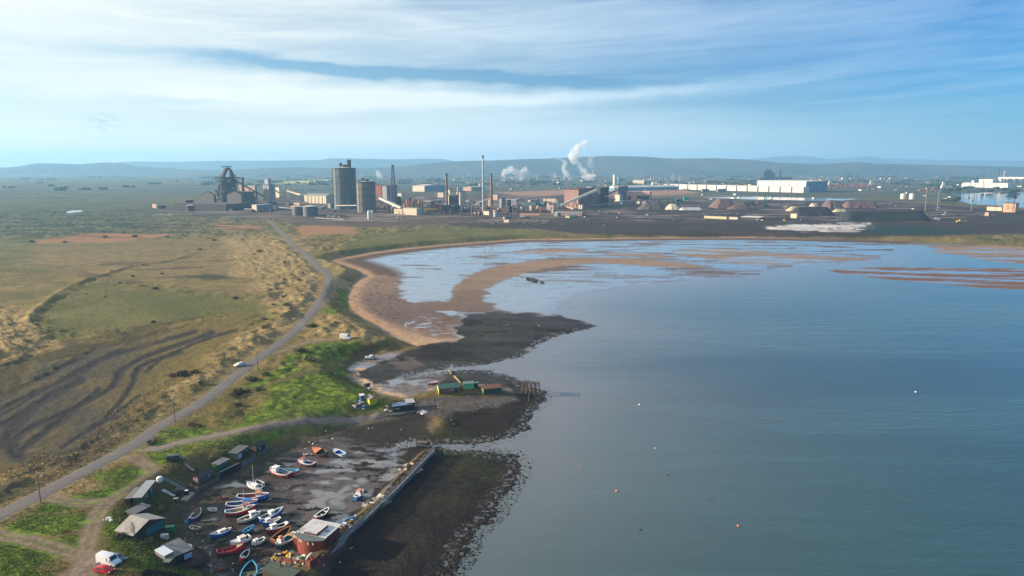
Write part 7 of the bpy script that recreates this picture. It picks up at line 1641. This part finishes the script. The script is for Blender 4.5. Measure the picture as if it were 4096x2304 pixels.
for u, vt, vb, lab in ((3380, 684, 740, 'left quay crane with raised boom above the container stacks'), (3413, 686, 740, 'second quay crane with raised boom above the container stacks'), (3568, 690, 735, 'faint quay crane right of the white and orange ship'), (3840, 715, 760, 'dark quay crane behind the moored white ship'), (3905, 690, 758, 'tall faint quay crane before the long quay shed'), (3530, 692, 735, 'faint quay crane left of the grassy rise')): qcrane(lab, u, vt, vb)
CC = [M('container_red', (.45, .06, .06), .6), M('container_orange', (.55, .22, .08), .6), M('container_white', (.65, .62, .58), .6), M('container_pink', (.45, .2, .2), .6), M('container_blue', (.08, .16, .3), .6)]
qs = random.Random(21)
for i in range(70):
    if i < 46: u, v = qs.uniform(3315, 3495), qs.uniform(741, 750)
    elif i < 58: u, v = qs.uniform(3000, 3030) - qs.uniform(0, 160), qs.uniform(738, 745)
    else: u, v = qs.uniform(3680, 3790), qs.uniform(757, 766)
    p = FP(u, v); m_ = mpp(p); n = qs.choice((1, 2, 2, 3)); o = MB().box(-6.5, 6.5, -1.8, 1.8, 0, 3 * n).build('container_stack', CC[qs.choice((0, 0, 1, 2, 3, 3, 4))]); o.location = p; o.rotation_euler = (0, 0, R(qs.choice((-6, 0, 5))))
    tag(o, ('bright shipping container stack left of the far quay cranes', 'small container stack behind the long white warehouse', 'pink or white container stack by the far dock')[0 if i < 46 else 1 if i < 58 else 2], 'containers', ('containers by the quay cranes', 'containers behind the warehouse', 'containers by the far dock')[0 if i < 46 else 1 if i < 58 else 2])
def rjetty():
    p = FP(3795, 812); m_ = mpp(p); t = thing('river_jetty', 'dark piled jetty reaching into the river', 'jetty', p)
    MB().box(-36 * m_, 36 * m_, -5 * m_, 8 * m_, 9 * m_, 13 * m_).build('deck', DARKC, t)
    for k in range(10): MB().lathe([(1.2 * m_, -3), (1.2 * m_, 9 * m_)], 8, ((-34 + 7.5 * k) * m_, -3 * m_)).build('pile', DARKC, t)
rjetty()
def digger():
    p = FP(3840, 890); m_ = mpp(p); t = thing('yellow_plant', 'bright yellow earth mover on the dark yard near the river', 'earth mover', p)
    MB().box(-14 * m_, 12 * m_, -4 * m_, 4 * m_, 1.5 * m_, 7 * m_).build('body', YEL, t); MB().box(-4 * m_, 4 * m_, -3.4 * m_, 3.4 * m_, 7 * m_, 11 * m_).build('cab', YEL, t); MB().box(14 * m_, 27 * m_, -4 * m_, 4 * m_, 1.5 * m_, 6 * m_).build('trailer', ltblue, t)
    for x in (-10, -2, 8, 18, 24): MB().tube([(x * m_, -4.5 * m_, 2 * m_), (x * m_, 4.5 * m_, 2 * m_)], 2 * m_, 12).build('wheel', BLACK, t)
digger()
shed('white_trailer', 'long white trailer on the dark yard left of the earth mover', 3735, 3758, 3763, 874, 881, WHITEC, WHITEC, 46, cat='trailer')
# --- far plain: warehouse, towers, stacks
shed('far_warehouse', 'cream fronted warehouse with shade painted blue on its end beyond the works', 1650, 1698, 1782, 745, 767, CREAM, PALE, 34, wallR=BLUEC, rt='ridge')  # right face painted blue for the shade on it
for u0, uc, u1, vt, vb, lab, mt in ((2451, 2457, 2463, 701, 742, 'tall pale tower block far beyond the sinter hall', WHITEC), (2470, 2474, 2481, 710, 740, 'darker tower block far beyond the sinter hall', BLUEC), (3636, 3642, 3650, 674, 690, 'faint pale tower block on the far right hillside', PINKC), (3796, 3802, 3808, 680, 697, 'pale tower block on the far right plain', CREAM)): shed('tower_block', lab, u0, uc, u1, vt, vb, mt, PALE, 44, cat='tower block')
def ghost():
    p = FP(3100, 722); m_ = mpp(p); t = thing('coke_works', 'faint dark old works with one tower far behind the white warehouse', 'works', p)
    for a, b, h in ((-45, -12, 38), (-12, -2, 30), (-36, -20, 44), (0, 68, 14), (-60, -45, 12)): MB().box(a * m_, b * m_, 0, 20 * m_, 0, h * m_).build('block', M('far_works_steel', (.03, .035, .04), .9), t)
    MB().lathe([(4 * m_, 0), (3 * m_, 38 * m_), (1.6 * m_, 47 * m_)], 10, (20 * m_, 0)).build('tower', M('far_works_steel', (.03, .035, .04), .9), t)
ghost()
qs = random.Random(31)
FS = M('far_stack_paint', (.48, .45, .44), .7)
for i in range(44):
    u = qs.choice((qs.uniform(1690, 1960), qs.uniform(2000, 2150), qs.uniform(2190, 2400), qs.uniform(2600, 2720))) ; vb = qs.uniform(716, 728); vt = vb - qs.uniform(8, 34)
    stack('far_stack', 'thin pale stack of the chemical works below the hills', u, qs.uniform(1.4, 3), 1.2, vt, vb, FS, group='stacks of the far chemical works')
for u, v, lab in ((2372, 682, 'tall white stack with steam far below the hill crest'),): stack('far_stack', lab, u, 4, 3, v, 724, WHITEC)
for u, vt, vb, w in ((2576, 717, 735, 6), (2594, 715, 735, 5)): stack('far_silo', 'pale slender silo left of the white spheres', u, w, w, vt, vb, WHITEC, cat='silo', group='slender silos by the spheres')
for u in (2612, 2625):
    p = FP(u, 742); r = 7 * mpp(p); o = MB().lathe([(.1, 0), (r * .75, r * .35), (r, r), (r * .75, r * 1.66), (.1, r * 2)], 16).build('sphere_tank', WHITEC, None, True); o.location = p; tag(o, 'white spherical gas tank behind the long white roof', 'tank', 'white spheres behind the long shed')
for u0, uc, u1, vt, vb, lab in ((1590, 1606, 1617, 775, 792, 'small cream block right of the hopper tower'), (1853, 1885, 1932, 750, 764, 'long pink factory building behind the right cream tower'), (1965, 1990, 1998, 781, 800, 'dull pink shed behind the tall brown chimney'), (1690, 1722, 1740, 806, 822, 'dark low shed behind the thin reddish columns'), (2530, 2575, 2600, 722, 738, 'pale works building far behind the long white roof'), (2347, 2382, 2390, 698, 707, 'cream block on the plain below the hill')): shed('works_building', lab, u0, uc, u1, vt, vb, PINKC if 'pink' in lab else CREAM if 'cream' in lab or 'pale' in lab else DARKC, PALE, 34)
pA = FP(1914, 748); m_ = mpp(pA)
for u in (1918, 1926): tank('twin_silo', 'white and rust silo left of the tall brown chimney', u, 7, 735, 752, WHITEC, 'silo', group='white silos behind the steel chimney')
# distant town, works and tree belts: too many and too small to tell apart
qs = random.Random(41); town = [MB(), MB(), MB()]
for i in range(900):
    v = 692 + 72 * qs.random() ** 1.6; u = qs.gauss(2900, 900) if i % 3 else qs.uniform(900, 2500)
    if not (-300 < u < 4500) or (v > 735 and (1300 < u < 1640)): continue
    x, y = unproj(u, v, 5.5); x, y = float(x), float(y); s = qs.uniform(2.5, 6) * (1 + y / 7000); h = qs.uniform(3, 7)
    mt = Matrix.Translation((x, y, gzat(x, y))) @ Matrix.Rotation(qs.uniform(0, 3), 4, 'Z'); town[qs.choice((0, 1, 2, 2, 1, 2, 1, 2))].box(-s, s, -s * .4, s * .4, -1, h, mt)
for m, mt in zip(town, (WHITEC, M('far_brick', (.24, .14, .11), .8), M('far_slate', (.10, .11, .12), .8))):
    o = m.build('distant_town', mt, None, False, False); o['kind'] = 'stuff'
tb = MB(); qs = random.Random(43)
for i in range(900):
    v = 688 + 90 * qs.random() ** 1.5; u = qs.uniform(-700, 4700)
    if (v > 745 and 700 < u < 3700) or (u < 800 and qs.random() < .75): continue
    x, y = unproj(u, v, 5.5); x, y = float(x), float(y); L = qs.uniform(15, 90) * (y / 3500)
    n = int(6 + L / 20)
    for k in range(n):
        r = qs.uniform(3, 7); cx = x + L * (k / n - .5); cy = y + qs.uniform(-10, 10)
        tb.lathe([(r * .7, 3), (r * 1.1, 5 + r * .5), (r * .8, 5 + r * 1.2), (r * .2, 5 + r * 1.6)], 6, (cx, cy))
o = tb.build('distant_woods', M('far_foliage', (.030, .048, .022), 1.0, var=.4, scale=.02, spec=0.0), None, False, False); o['kind'] = 'stuff'
# --- low sheds that fill the works
qs = random.Random(61)
for i in range(58):
    u, v = qs.choice(((qs.uniform(1000, 1320), qs.uniform(802, 858)), (qs.uniform(1510, 1800), qs.uniform(790, 862)), (qs.uniform(1800, 2260), qs.uniform(795, 866)), (qs.uniform(1800, 2260), qs.uniform(820, 866)), (qs.uniform(2400, 2700), qs.uniform(800, 828))))
    w = qs.uniform(10, 34); k = qs.uniform(.3, .75)
    shed('low_works_shed', 'small low shed among the pipes and towers of the steelworks', u, u + w * k, u + w, v - qs.uniform(5, 15), v, qs.choice((RUSTC, DARKC, GREYC, PINKC, CREAM, SALM, DARKC, BLUEC)), qs.choice((DKROOF, PALE, RUSTC, GREYC)), qs.uniform(32, 44), rt=qs.choice(('flat', 'flat', 'ridge', 'gableL')), group='low sheds filling the steelworks')
for i in range(26):
    u, v = qs.uniform(1560, 2240), qs.uniform(818, 860)
    stack('vent_pipe', 'thin vent pipe rising among the sheds of the steelworks', u, 2.4, 1.8, v - qs.uniform(14, 34), v, qs.choice((RUSTC, GREYC, PALE, PINKC)), cat='vent pipe', group='vent pipes in the steelworks')
for i in range(34):
    u, v = (qs.uniform(2720, 3980), qs.uniform(752, 800)) if i % 3 else (qs.uniform(2600, 3050), qs.uniform(738, 746)); w = qs.uniform(8, 26)
    if 2990 < u < 3320 and v < 775: continue
    shed('plain_shed', 'small distant shed on the open ground around the white warehouse', u, u + w * .6, u + w, v - qs.uniform(2.5, 6), v, qs.choice((WHITEC, GREYC, PINKC, CREAM, DARKC)), qs.choice((DKROOF, PALE)), 48, group='distant sheds around the white warehouse')
# --- steam
def plume(label, pts, vb, sd, dens=.012):
    p0 = FP(pts[0][0], vb); m_ = mpp(p0); q = random.Random(sd); bm = bmesh.new()
    P = smooth_line([(a, b) for a, b, w in pts], 5); Ws = np.interp(np.linspace(0, 1, len(P)), np.linspace(0, 1, len(pts)), [w for a, b, w in pts])
    for (u, v), w in zip(P, Ws):
        for k in range(2):
            r = w * m_ * q.uniform(.42, .85); c = Vector(((u - pts[0][0] + q.uniform(-.3, .3) * w) * m_, q.uniform(-.25, .25) * w * m_, (vb - v + q.uniform(-.2, .2) * w) * m_))
            bmesh.ops.create_icosphere(bm, subdivisions=2, radius=r, matrix=Matrix.Translation(c) @ Matrix.Scale(q.uniform(.7, 1.2), 4, Vector((q.random(), q.random(), 1)).normalized()))
    me = bpy.data.meshes.new('steam_plume'); bm.to_mesh(me); bm.free()
    o = bpy.data.objects.new('steam_plume', me); COL.objects.link(o); o.location = p0
    md = o.modifiers.new('remesh', 'REMESH'); md.mode = 'VOXEL'; md.voxel_size = max(2.0, 2.2 * m_)
    mt = bpy.data.materials.get('steam_%g' % dens)
    if not mt:
        mt = bpy.data.materials.new('steam_%g' % dens); mt.use_nodes = True; nt = mt.node_tree; nt.nodes.clear(); v_ = nt.nodes.new('ShaderNodeVolumePrincipled'); v_.inputs['Color'].default_value = (.97, .97, .97, 1); v_.inputs['Anisotropy'].default_value = -.1
        gg = NG(nt); g2_ = gg.n('ShaderNodeNewGeometry'); nn_ = gg.noise(g2_.outputs['Position'], .022, 3, .6); gg.put(v_.inputs['Density'], gg.m('MULTIPLY', gg.ramp(nn_, .34, .66), dens * 1.1))
        o_ = nt.nodes.new('ShaderNodeOutputMaterial'); nt.links.new(v_.outputs[0], o_.inputs['Volume'])
    me.materials.append(mt); tag(o, label, 'steam')
plume('tall white steam plume bending left then right above the hill', [(2330, 680, 7), (2312, 662, 18), (2297, 645, 24), (2291, 625, 24), (2298, 605, 20), (2318, 590, 16), (2343, 570, 14)], 722, 1, .036)
plume('short white steam plume from the tall white stack', [(2373, 676, 5), (2366, 660, 14), (2359, 646, 16), (2366, 634, 14), (2376, 624, 8)], 722, 2, .04)
plume('wispy steam plume left of the tall one drifting left', [(2272, 708, 10), (2262, 690, 16), (2254, 672, 12), (2260, 652, 10), (2240, 640, 7), (2221, 638, 6)], 722, 3, .035)
plume('faint low steam drifting left of the tall white stack', [(2370, 716, 10), (2350, 704, 22), (2335, 690, 20), (2322, 686, 10)], 724, 4, .014)
plume('curling steam on the left of the steam cluster', [(2031, 728, 7), (2027, 712, 14), (2015, 698, 14), (2028, 684, 18), (2045, 676, 20)], 728, 5, .035)
plume('bright steam column in the middle of the steam cluster', [(2084, 714, 10), (2088, 700, 18), (2096, 684, 16), (2100, 674, 10)], 728, 6, .035)
plume('steam drifting from the right of the steam cluster', [(2140, 697, 5), (2124, 702, 14), (2110, 694, 18), (2062, 692, 16)], 728, 7, .035)
plume('pale steam right of the huge gasholder', [(1528, 714, 10), (1520, 700, 14), (1511, 684, 10)], 724, 8, .022)
plume('thin slanting steam left of the slim steel chimney', [(1887, 716, 5), (1880, 704, 8), (1871, 692, 7)], 724, 9, .022)
plume('low wide steam drifting across the left of the steam cluster', [(2010, 726, 8), (2050, 714, 16), (2100, 712, 18), (2150, 706, 10)], 728, 10, .02)
plume('faint low steam left of the tall steam plume', [(2230, 722, 8), (2222, 708, 14), (2212, 700, 10)], 726, 11, .02)
# masts on the hill crest
for u in (2459, 2466, 2474):
    x, y, z = rayd(u, 627); t_ = 8600 / y; p = Vector((x * t_, 8600, CAM_H + z * t_)); o = MB().lathe([(2.2, -20), (.8, 34)], 6).build('radio_mast', GREYC); o.location = p; tag(o, 'thin radio mast on the crest of the blue hill', 'mast', 'masts on the hill crest')
# ---------------------------------------------------------------- scrub, grass, rocks
def leafm(name, c, var=.5):
    m, g, b = new_mat(name); geo = g.n('ShaderNodeNewGeometry'); ob = g.n('ShaderNodeObjectInfo')
    n = g.noise(geo.outputs['Position'], 1.3, 3, .6); r = geo.outputs['Random Per Island']
    hs = g.n('ShaderNodeHueSaturation'); hs.inputs['Color'].default_value = tuple(c) + (1,)
    g.put(hs.inputs['Value'], g.m('ADD', 1 - var, g.m('ADD', g.m('MULTIPLY', r, var * 1.2), g.m('MULTIPLY', n, var * .8))))
    g.put(hs.inputs['Hue'], g.m('ADD', .48, g.m('MULTIPLY', r, .04)))
    g.put(b.inputs['Base Color'], hs.outputs[0]); b.inputs['Roughness'].default_value = .85; b.inputs['Specular IOR Level'].default_value = .15
    return m
def bush_mesh(seed, n=620, lobes=6):
    q = random.Random(seed); v, f = [], []
    L = [(q.uniform(-.6, .6), q.uniform(-.5, .5), q.uniform(.25, .65), q.uniform(.35, .6)) for _ in range(lobes)]
    for i in range(n):
        lx, ly, lz, lr = q.choice(L); d = Vector((q.gauss(0, 1), q.gauss(0, 1), q.gauss(0, 1))).normalized() * lr * q.uniform(.55, 1.05)
        c = Vector((lx, ly, lz)) + d
        if c.z < -.05: continue
        a = Vector((q.gauss(0, 1), q.gauss(0, 1), q.gauss(0, 1))).normalized() * q.uniform(.05, .11); b_ = a.cross(Vector((q.gauss(0, 1), q.gauss(0, 1), q.gauss(0, 1)))).normalized() * q.uniform(.05, .11)
        k = len(v); v += [tuple(c - a - b_), tuple(c + a - b_), tuple(c + a + b_), tuple(c - a + b_)]; f.append((k, k + 1, k + 2, k + 3))
    return v, f
BUSHM = {'dark': leafm('dark_scrub_leaf', (.17, .165, .075)), 'green': leafm('green_scrub_leaf', (.10, .14, .04)), 'brown': leafm('brown_scrub_leaf', (.14, .105, .055))}
PROTO = {}
def v_far(p): return p[1] < 1300
def bush(kind, px_, w, label, group, hgt=.7):
    p = G(*px_); r = w * (.72 if v_far(px_) else .9) * mpp(p) / 2; sd = rnd.randrange(4)
    key = (kind, sd)
    if key not in PROTO:
        v, f = bush_mesh(sd + 5); o = mesh_obj('scrub_bush', v, f, BUSHM[kind]); t = thing('scrub_bush', label, 'bush'); o.name = 'crown'; o.parent = t
        s = MB(); q = random.Random(sd)
        for k in range(5): s.tube([(0, 0, -.3), (q.uniform(-.2, .2), q.uniform(-.2, .2), .25), (q.uniform(-.5, .5), q.uniform(-.4, .4), .6)], .03, 5, .012)
        s.build('stems', DWOOD, t); PROTO[key] = t
    else: t = dup(PROTO[key], p)
    t.location = p; t.scale = (r, r * rnd.uniform(.8, 1.1), r * hgt); t.rotation_euler = (0, 0, rnd.uniform(0, 6.28)); t['label'] = label; t['group'] = group
grp = 'scattered dark scrub on the far grass'
for u, v, w in ((623, 1156, 34), (444, 956, 46), (420, 950, 30), (495, 948, 36), (538, 948, 36), (213, 964, 34), (128, 968, 28), (170, 971, 16), (260, 970, 24), (636, 948, 26), (668, 949, 26), (188, 940, 60), (529, 1107, 26), (675, 1092, 34), (650, 1096, 22), (390, 1078, 26), (448, 1084, 16), (503, 1084, 18), (480, 1134, 20), (880, 964, 30), (858, 963, 30), (888, 978, 18), (845, 986, 12), (1018, 1071, 20), (1024, 1078, 14), (920, 1046, 30), (420, 1188, 18), (505, 1186, 18), (940, 1195, 38), (870, 1234, 26), (610, 1290, 40), (660, 1300, 30), (300, 1228, 12), (740, 1030, 20), (800, 1000, 24), (960, 1010, 24), (345, 1176, 14), (705, 1160, 18), (575, 1060, 20), (620, 1052, 24), (590, 1064, 18))[::2]:
    bush('dark', (u, v), w, 'small dark scrub bush out on the rough grassland left of the road', grp)
grp = 'scrub in the straw dunes'
for u, v, w in ((1038, 1007, 34), (1137, 1051, 24), (1150, 1046, 16), (1199, 1121, 30), (1133, 1190, 40), (1148, 1222, 46), (1165, 1232, 28), (1094, 1220, 28), (1210, 1094, 16), (1160, 1075, 14), (1016, 1018, 18), (1135, 1118, 20), (1080, 1160, 24)):
    bush('dark', (u, v), w, 'dark scrub bush among the straw coloured dunes near the road bend', grp)
for u, v, w, k, lab in ((1245, 1306, 44, 'dark', 'dark bush between the road and the white high roofed van'), (734, 1498, 70, 'brown', 'large dark bush patch on the straw slope below the slag stripes'), (775, 1494, 46, 'brown', 'right hand part of the dark bush patch on the straw slope'), (690, 1505, 40, 'brown', 'left hand part of the dark bush patch on the straw slope'), (803, 1531, 30, 'green', 'round green bush beside the road below the white car'),
                        (606, 1775, 52, 'brown', 'rounded brown bush in the fork of road and track'), (798, 1706, 40, 'brown', 'brown bush right of the lower roadside pole'), (770, 1702, 46, 'brown', 'low brown bush beside the lower roadside pole'), (952, 1578, 80, 'brown', 'broad brown bush on the green slope right of the road'), (985, 1570, 40, 'brown', 'right end of the broad brown bush on the green slope'), (948, 1620, 46, 'brown', 'brown bush below the broad one on the green slope'), (1003, 1522, 60, 'dark', 'dark bush beside the roadside pole past the white car'), (1060, 1500, 40, 'green', 'green bush right of the pole past the white car'), (1200, 1405, 50, 'brown', 'brown bush beside the faint path to the white van'), (1240, 1440, 60, 'dark', 'dark bush at the top of the bright green slope'), (1030, 1560, 40, 'dark', 'small dark bush on the upper green slope'),
                        (480, 2150, 60, 'brown', 'brown thicket left of the pitched house'), (600, 2165, 50, 'dark', 'dark thicket between pitched house and decked cabin'), (575, 2178, 40, 'brown', 'bramble bank left of the decked cabin'), (500, 2130, 40, 'green', 'green bramble against the pitched house'), (640, 2040, 44, 'dark', 'dark bramble between the flat annex and the walkway'), (690, 2095, 30, 'brown', 'orange brown bush right of the pitched house'), (505, 2050, 44, 'green', 'green bramble left of the flat annex'), (850, 1835, 40, 'dark', 'dark bush behind the container shed'), (900, 1812, 40, 'green', 'green bush behind the big green cabin')):
    bush(k, (u, v), w, lab, 'bushes near the road and huts', .6)
# bare tree in front of the pitched house
def bare_tree():
    p = G(545, 2172); t = thing('bare_tree', 'leafless tree standing before the left roof slope of the pitched house', 'tree', p); q = random.Random(4); tr = MB(); br = MB()
    tr.tube([(0, 0, -.4), (.1, 0, 1.2), (-.05, .1, 2.2)], .16, 7, .10); tr.build('trunk', DWOOD, t)
    def grow(a, d, L, r, n):
        b = a + d * L; br.tube([a, a + d * L * .5 + Vector((q.uniform(-.06, .06), q.uniform(-.06, .06), 0)), b], r, 5, r * .6)
        if n:
            for k in range(3): grow(b, (d + Vector((q.uniform(-.7, .7), q.uniform(-.7, .7), q.uniform(-.1, .5)))).normalized(), L * q.uniform(.6, .85), r * .6, n - 1)
    for k in range(4): grow(Vector((-.05, .1, 2.0)), Vector((q.uniform(-.7, .7), q.uniform(-.7, .7), 1)).normalized(), 1.3, .07, 3)
    br.build('branches', DWOOD, t)
bare_tree()
# grass tufts and rank growth over the near land; one mass nobody could count
ui = rnd
def sample_near(n, u0, u1, v0, v1, seed):
    r = np.random.RandomState(seed); u = r.uniform(u0, u1, n); v = v0 + (v1 - v0) * r.uniform(0, 1, n) ** .8
    x, y = unproj(u, v, 5.0); return x, y
# look up the cover computed above on the same grid
def grid_lookup(x, y):
    u, v = proj(x, y, np.full_like(x, 3.0)); ci = np.clip(np.round((u - us[0]) / 6.0).astype(int), 0, nc - 1); ri = np.clip(np.searchsorted(vs, v), 0, nr - 1); return ri * nc + ci
def tufts(name, mat, n, area, keep, size, seed, blades=4, flat=.25):
    x, y = sample_near(n, *area, seed); k = grid_lookup(x, y)
    ok = keep(k); x, y, k = x[ok], y[ok], k[ok]; r = np.random.RandomState(seed + 1); m = len(x); z = gz[k]
    s = size * r.uniform(.5, 1.4, m) * (1 + np.hypot(x, y) / 900)
    V, F = [], []
    for b in range(blades):
        a = r.uniform(0, 2 * np.pi, m); lean = r.uniform(.1, .9, m) * s; w = s * r.uniform(.25, .5, m)
        ox, oy = r.uniform(-.4, .4, m) * s, r.uniform(-.4, .4, m) * s
        cx, sx = np.cos(a), np.sin(a); hh = s * r.uniform(.5, 1.1, m)
        p0 = np.stack([x + ox - sx * w, y + oy + cx * w, z - .15], 1); p1 = np.stack([x + ox + sx * w, y + oy - cx * w, z - .15], 1)
        p2 = np.stack([x + ox + cx * lean + sx * w * flat, y + oy + sx * lean - cx * w * flat, z + hh], 1); p3 = np.stack([x + ox + cx * lean - sx * w * flat, y + oy + sx * lean + cx * w * flat, z + hh], 1)
        V.append(np.stack([p0, p1, p2, p3], 1))
    V = np.concatenate(V).reshape(-1, 3); nq = len(V) // 4
    me = bpy.data.meshes.new(name); me.vertices.add(len(V)); me.vertices.foreach_set('co', V.astype(np.float32).ravel()); me.loops.add(nq * 4); me.loops.foreach_set('vertex_index', np.arange(nq * 4, dtype=np.int32)); me.polygons.add(nq); me.polygons.foreach_set('loop_start', (np.arange(nq) * 4).astype(np.int32)); me.update(calc_edges=True); me.validate()
    me.materials.append(mat); o = bpy.data.objects.new(name, me); COL.objects.link(o); o['kind'] = 'stuff'; return o
dry_land = (shore < .05) & (gz > 1.6)
roadd = np.minimum(np.minimum(rd, rd2), np.min([line_d(gx, gy, t, 30) for t in wT2], 0))
offroad = dry_land & (roadd > 3.2)
gravel = pm([[(270, 2304), (300, 2250), (345, 2205), (400, 2210), (470, 2262), (430, 2310), (380, 2400), (200, 2400)]], 10, False)
offroad &= gravel < .3
R1 = np.random.RandomState(77)
tufts('green_growth', leafm('rank_green', (.200, .310, .034), .5), 46000, (-150, 1500, 1330, 2420), lambda k: offroad[k] & (gr[k] > R1.uniform(.3, .9, len(k))), .20, 1)
tufts('straw_grass', leafm('marram_straw', (.42, .31, .13), .45), 60000, (-150, 1750, 950, 2300), lambda k: offroad[k] & (straw[k] > R1.uniform(.35, .95, len(k))), .27, 2)
tufts('rough_grass', leafm('rough_olive_grass', (.22, .19, .055), .5), 60000, (-150, 1750, 1050, 2420), lambda k: offroad[k] & (slag[k] < .4) & (straw[k] < .5), .18, 3)
tufts('dark_grass', leafm('dark_bank_grass', (.075, .080, .026), .5), 24000, (450, 1800, 1380, 2420), lambda k: offroad[k] & (bank[k] + hea[k] > R1.uniform(.3, .9, len(k))), .22, 4)
# boulders and weed along the shore
rockm = leafm('weedy_boulder', (.021, .018, .016), .6)
palerock = leafm('pale_boulder', (.085, .075, .075), .6)
def rocks(name, mat, n, area, keep, size, seed):
    x, y = sample_near(n, *area, seed); k = grid_lookup(x, y); ok = keep(k); x, y, k = x[ok], y[ok], k[ok]; m = len(x); r = np.random.RandomState(seed); z = np.maximum(gz[k], -.05)
    B = np.array([(-1, -1, -.4), (1, -1, -.4), (1, 1, -.4), (-1, 1, -.4), (-.6, -.5, .7), (.5, -.6, .8), (.55, .5, .6), (-.5, .6, .75)]); Fq = np.array([(0, 1, 5, 4), (1, 2, 6, 5), (2, 3, 7, 6), (3, 0, 4, 7), (4, 5, 6, 7)])
    s = size * r.gamma(2.0, .5, m); a = r.uniform(0, 6.28, m); P = B[None] * (s[:, None, None] * r.uniform(.6, 1.2, (m, 8, 3))) * np.array([1, 1, .6])
    c, si = np.cos(a)[:, None], np.sin(a)[:, None]; X = P[..., 0] * c - P[..., 1] * si + x[:, None]; Y = P[..., 0] * si + P[..., 1] * c + y[:, None]; Z = P[..., 2] + z[:, None]
    V = np.stack([X, Y, Z], 2).reshape(-1, 3); F = (Fq[None] + (np.arange(m) * 8)[:, None, None]).reshape(-1, 4)
    me = bpy.data.meshes.new(name); me.vertices.add(len(V)); me.vertices.foreach_set('co', V.astype(np.float32).ravel()); me.loops.add(F.size); me.loops.foreach_set('vertex_index', F.ravel().astype(np.int32)); me.polygons.add(len(F)); me.polygons.foreach_set('loop_start', (np.arange(len(F)) * 4).astype(np.int32)); me.update(calc_edges=True); me.validate()
    me.materials.append(mat); o = bpy.data.objects.new(name, me); COL.objects.link(o); o['kind'] = 'stuff'
rocks('shore_boulders', rockm, 70000, (1000, 2450, 1240, 2420), lambda k: (weed[k] > .4) & (gz[k] > -.05), .085, 5)
rocks('edge_boulders', rockm, 90000, (1550, 2500, 1240, 2420), lambda k: (np.abs(gz[k] + .12) < .22) & (dist[k] < 480) & (weed[k] + .6 * (gz[k] < 0) > .5) & (ss_w[k] > -4), .12, 6)
rocks('rubble_stones', palerock, 26000, (1350, 2150, 1560, 1780), lambda k: (rub[k] > .35), .12, 7)
rocks('bank_stones', palerock, 26000, (730, 1700, 1700, 2320), lambda k: (np.abs(sl[k]) < 2.2) & (dist[k] < 330), .15, 8)
rocks('mud_weed', leafm('harbour_weed', (.018, .017, .014), .5), 40000, (900, 1720, 1740, 2304), lambda k: (mud[k] > .5) & (weedp[k] > .55), .15, 9)
# litter: a few pale scraps that show on the mud and weed
for i, (u, v, s) in enumerate(((1238, 1769, .7), (1252, 1776, .9), (1222, 1795, .7), (1200, 1806, .5), (1395, 1821, .5), (1222, 1912, .5), (1303, 1725, .9), (1330, 1756, 1.2), (1475, 1714, .6), (1490, 1712, .5), (1604, 1718, .6), (1815, 1697, .7), (1805, 1680, .9), (1752, 1630, .8), (2155, 1302, 1.0), (2030, 1300, .8), (1990, 1354, .6), (1405, 1512, .7), (1415, 1512, .6), (1660, 1430, .5), (1540, 1640, .5), (1410, 2190, .5), (1402, 2195, .4), (1360, 2250, .5), (1295, 2262, .5), (790, 2135, .6), (811, 2166, .6), (932, 2255, .5), (932, 2278, .5), (1070, 1955, .5), (1107, 1955, .4), (560, 2228, .6), (500, 2200, .5))):
    b = MB(); q = random.Random(i); b.add([(s * .5 * (math.cos(k * 1.05) * q.uniform(.6, 1)), s * .4 * math.sin(k * 1.05) * q.uniform(.6, 1), 0) for k in range(6)] + [(q.uniform(-.1, .1), q.uniform(-.1, .1), s * .35)], [(k, (k + 1) % 6, 6) for k in range(6)] + [(5, 4, 3, 2, 1, 0)])
    o = b.build('litter', WHITE); o.location = G(u, v) + Vector((0, 0, .05)); tag(o, 'small white scrap of rubbish lying on the foreshore', 'litter', 'white scraps on the foreshore and banks')
# lorries and plant scattered on the dark yards
qs = random.Random(51); LM = [M('lorry_white', (.6, .6, .58), .5), M('lorry_orange', (.5, .2, .06), .5), M('lorry_blue', (.08, .2, .35), .5), DARKC]
for i in range(40):
    u, v = qs.choice(((qs.uniform(2250, 2700), qs.uniform(840, 905)), (qs.uniform(2900, 3300), qs.uniform(840, 885)), (qs.uniform(3520, 4050), qs.uniform(820, 900)), (qs.uniform(1300, 2100), qs.uniform(845, 880))))
    p = G(u, v); t = thing('lorry', 'small lorry or machine standing on the dark works yard', 'lorry', p, qs.uniform(0, 3), 'lorries scattered over the works yards'); L = qs.uniform(3.5, 6.5)
    MB().box(-L / 2, L * .25, -1.0, 1.0, .7, 2.2).build('body', LM[qs.randrange(4)], t); MB().box(L * .28, L * .5, -.95, .95, .6, 2.0).build('cab', LM[qs.randrange(3)], t)
    for x in (-L * .35, L * .36): MB().tube([(x, -1.05, .45), (x, 1.05, .45)], .5, 8).build('wheel', BLACK, t)
# ---------------------------------------------------------------- haze over the plain
hz = bpy.data.materials.new("haze_air"); hz.use_nodes = True; nt = hz.node_tree; nt.nodes.clear()
pv_ = nt.nodes.new('ShaderNodeVolumePrincipled'); pv_.inputs['Color'].default_value = (.33, .65, 1.0, 1); pv_.inputs['Density'].default_value = 9e-5
pv_.inputs['Anisotropy'].default_value = .2
out = nt.nodes.new('ShaderNodeOutputMaterial'); nt.links.new(pv_.outputs[0], out.inputs['Volume'])
bm = bmesh.new(); bmesh.ops.create_cube(bm, size=1.0)
for v in bm.verts: v.co = (v.co.x * 40000, 9750 + v.co.y * 21500, 226 + v.co.z * 472)
me = bpy.data.meshes.new("haze"); bm.to_mesh(me); bm.free(); me.materials.append(hz)
o = bpy.data.objects.new("haze", me); COL.objects.link(o); o['kind'] = 'stuff'
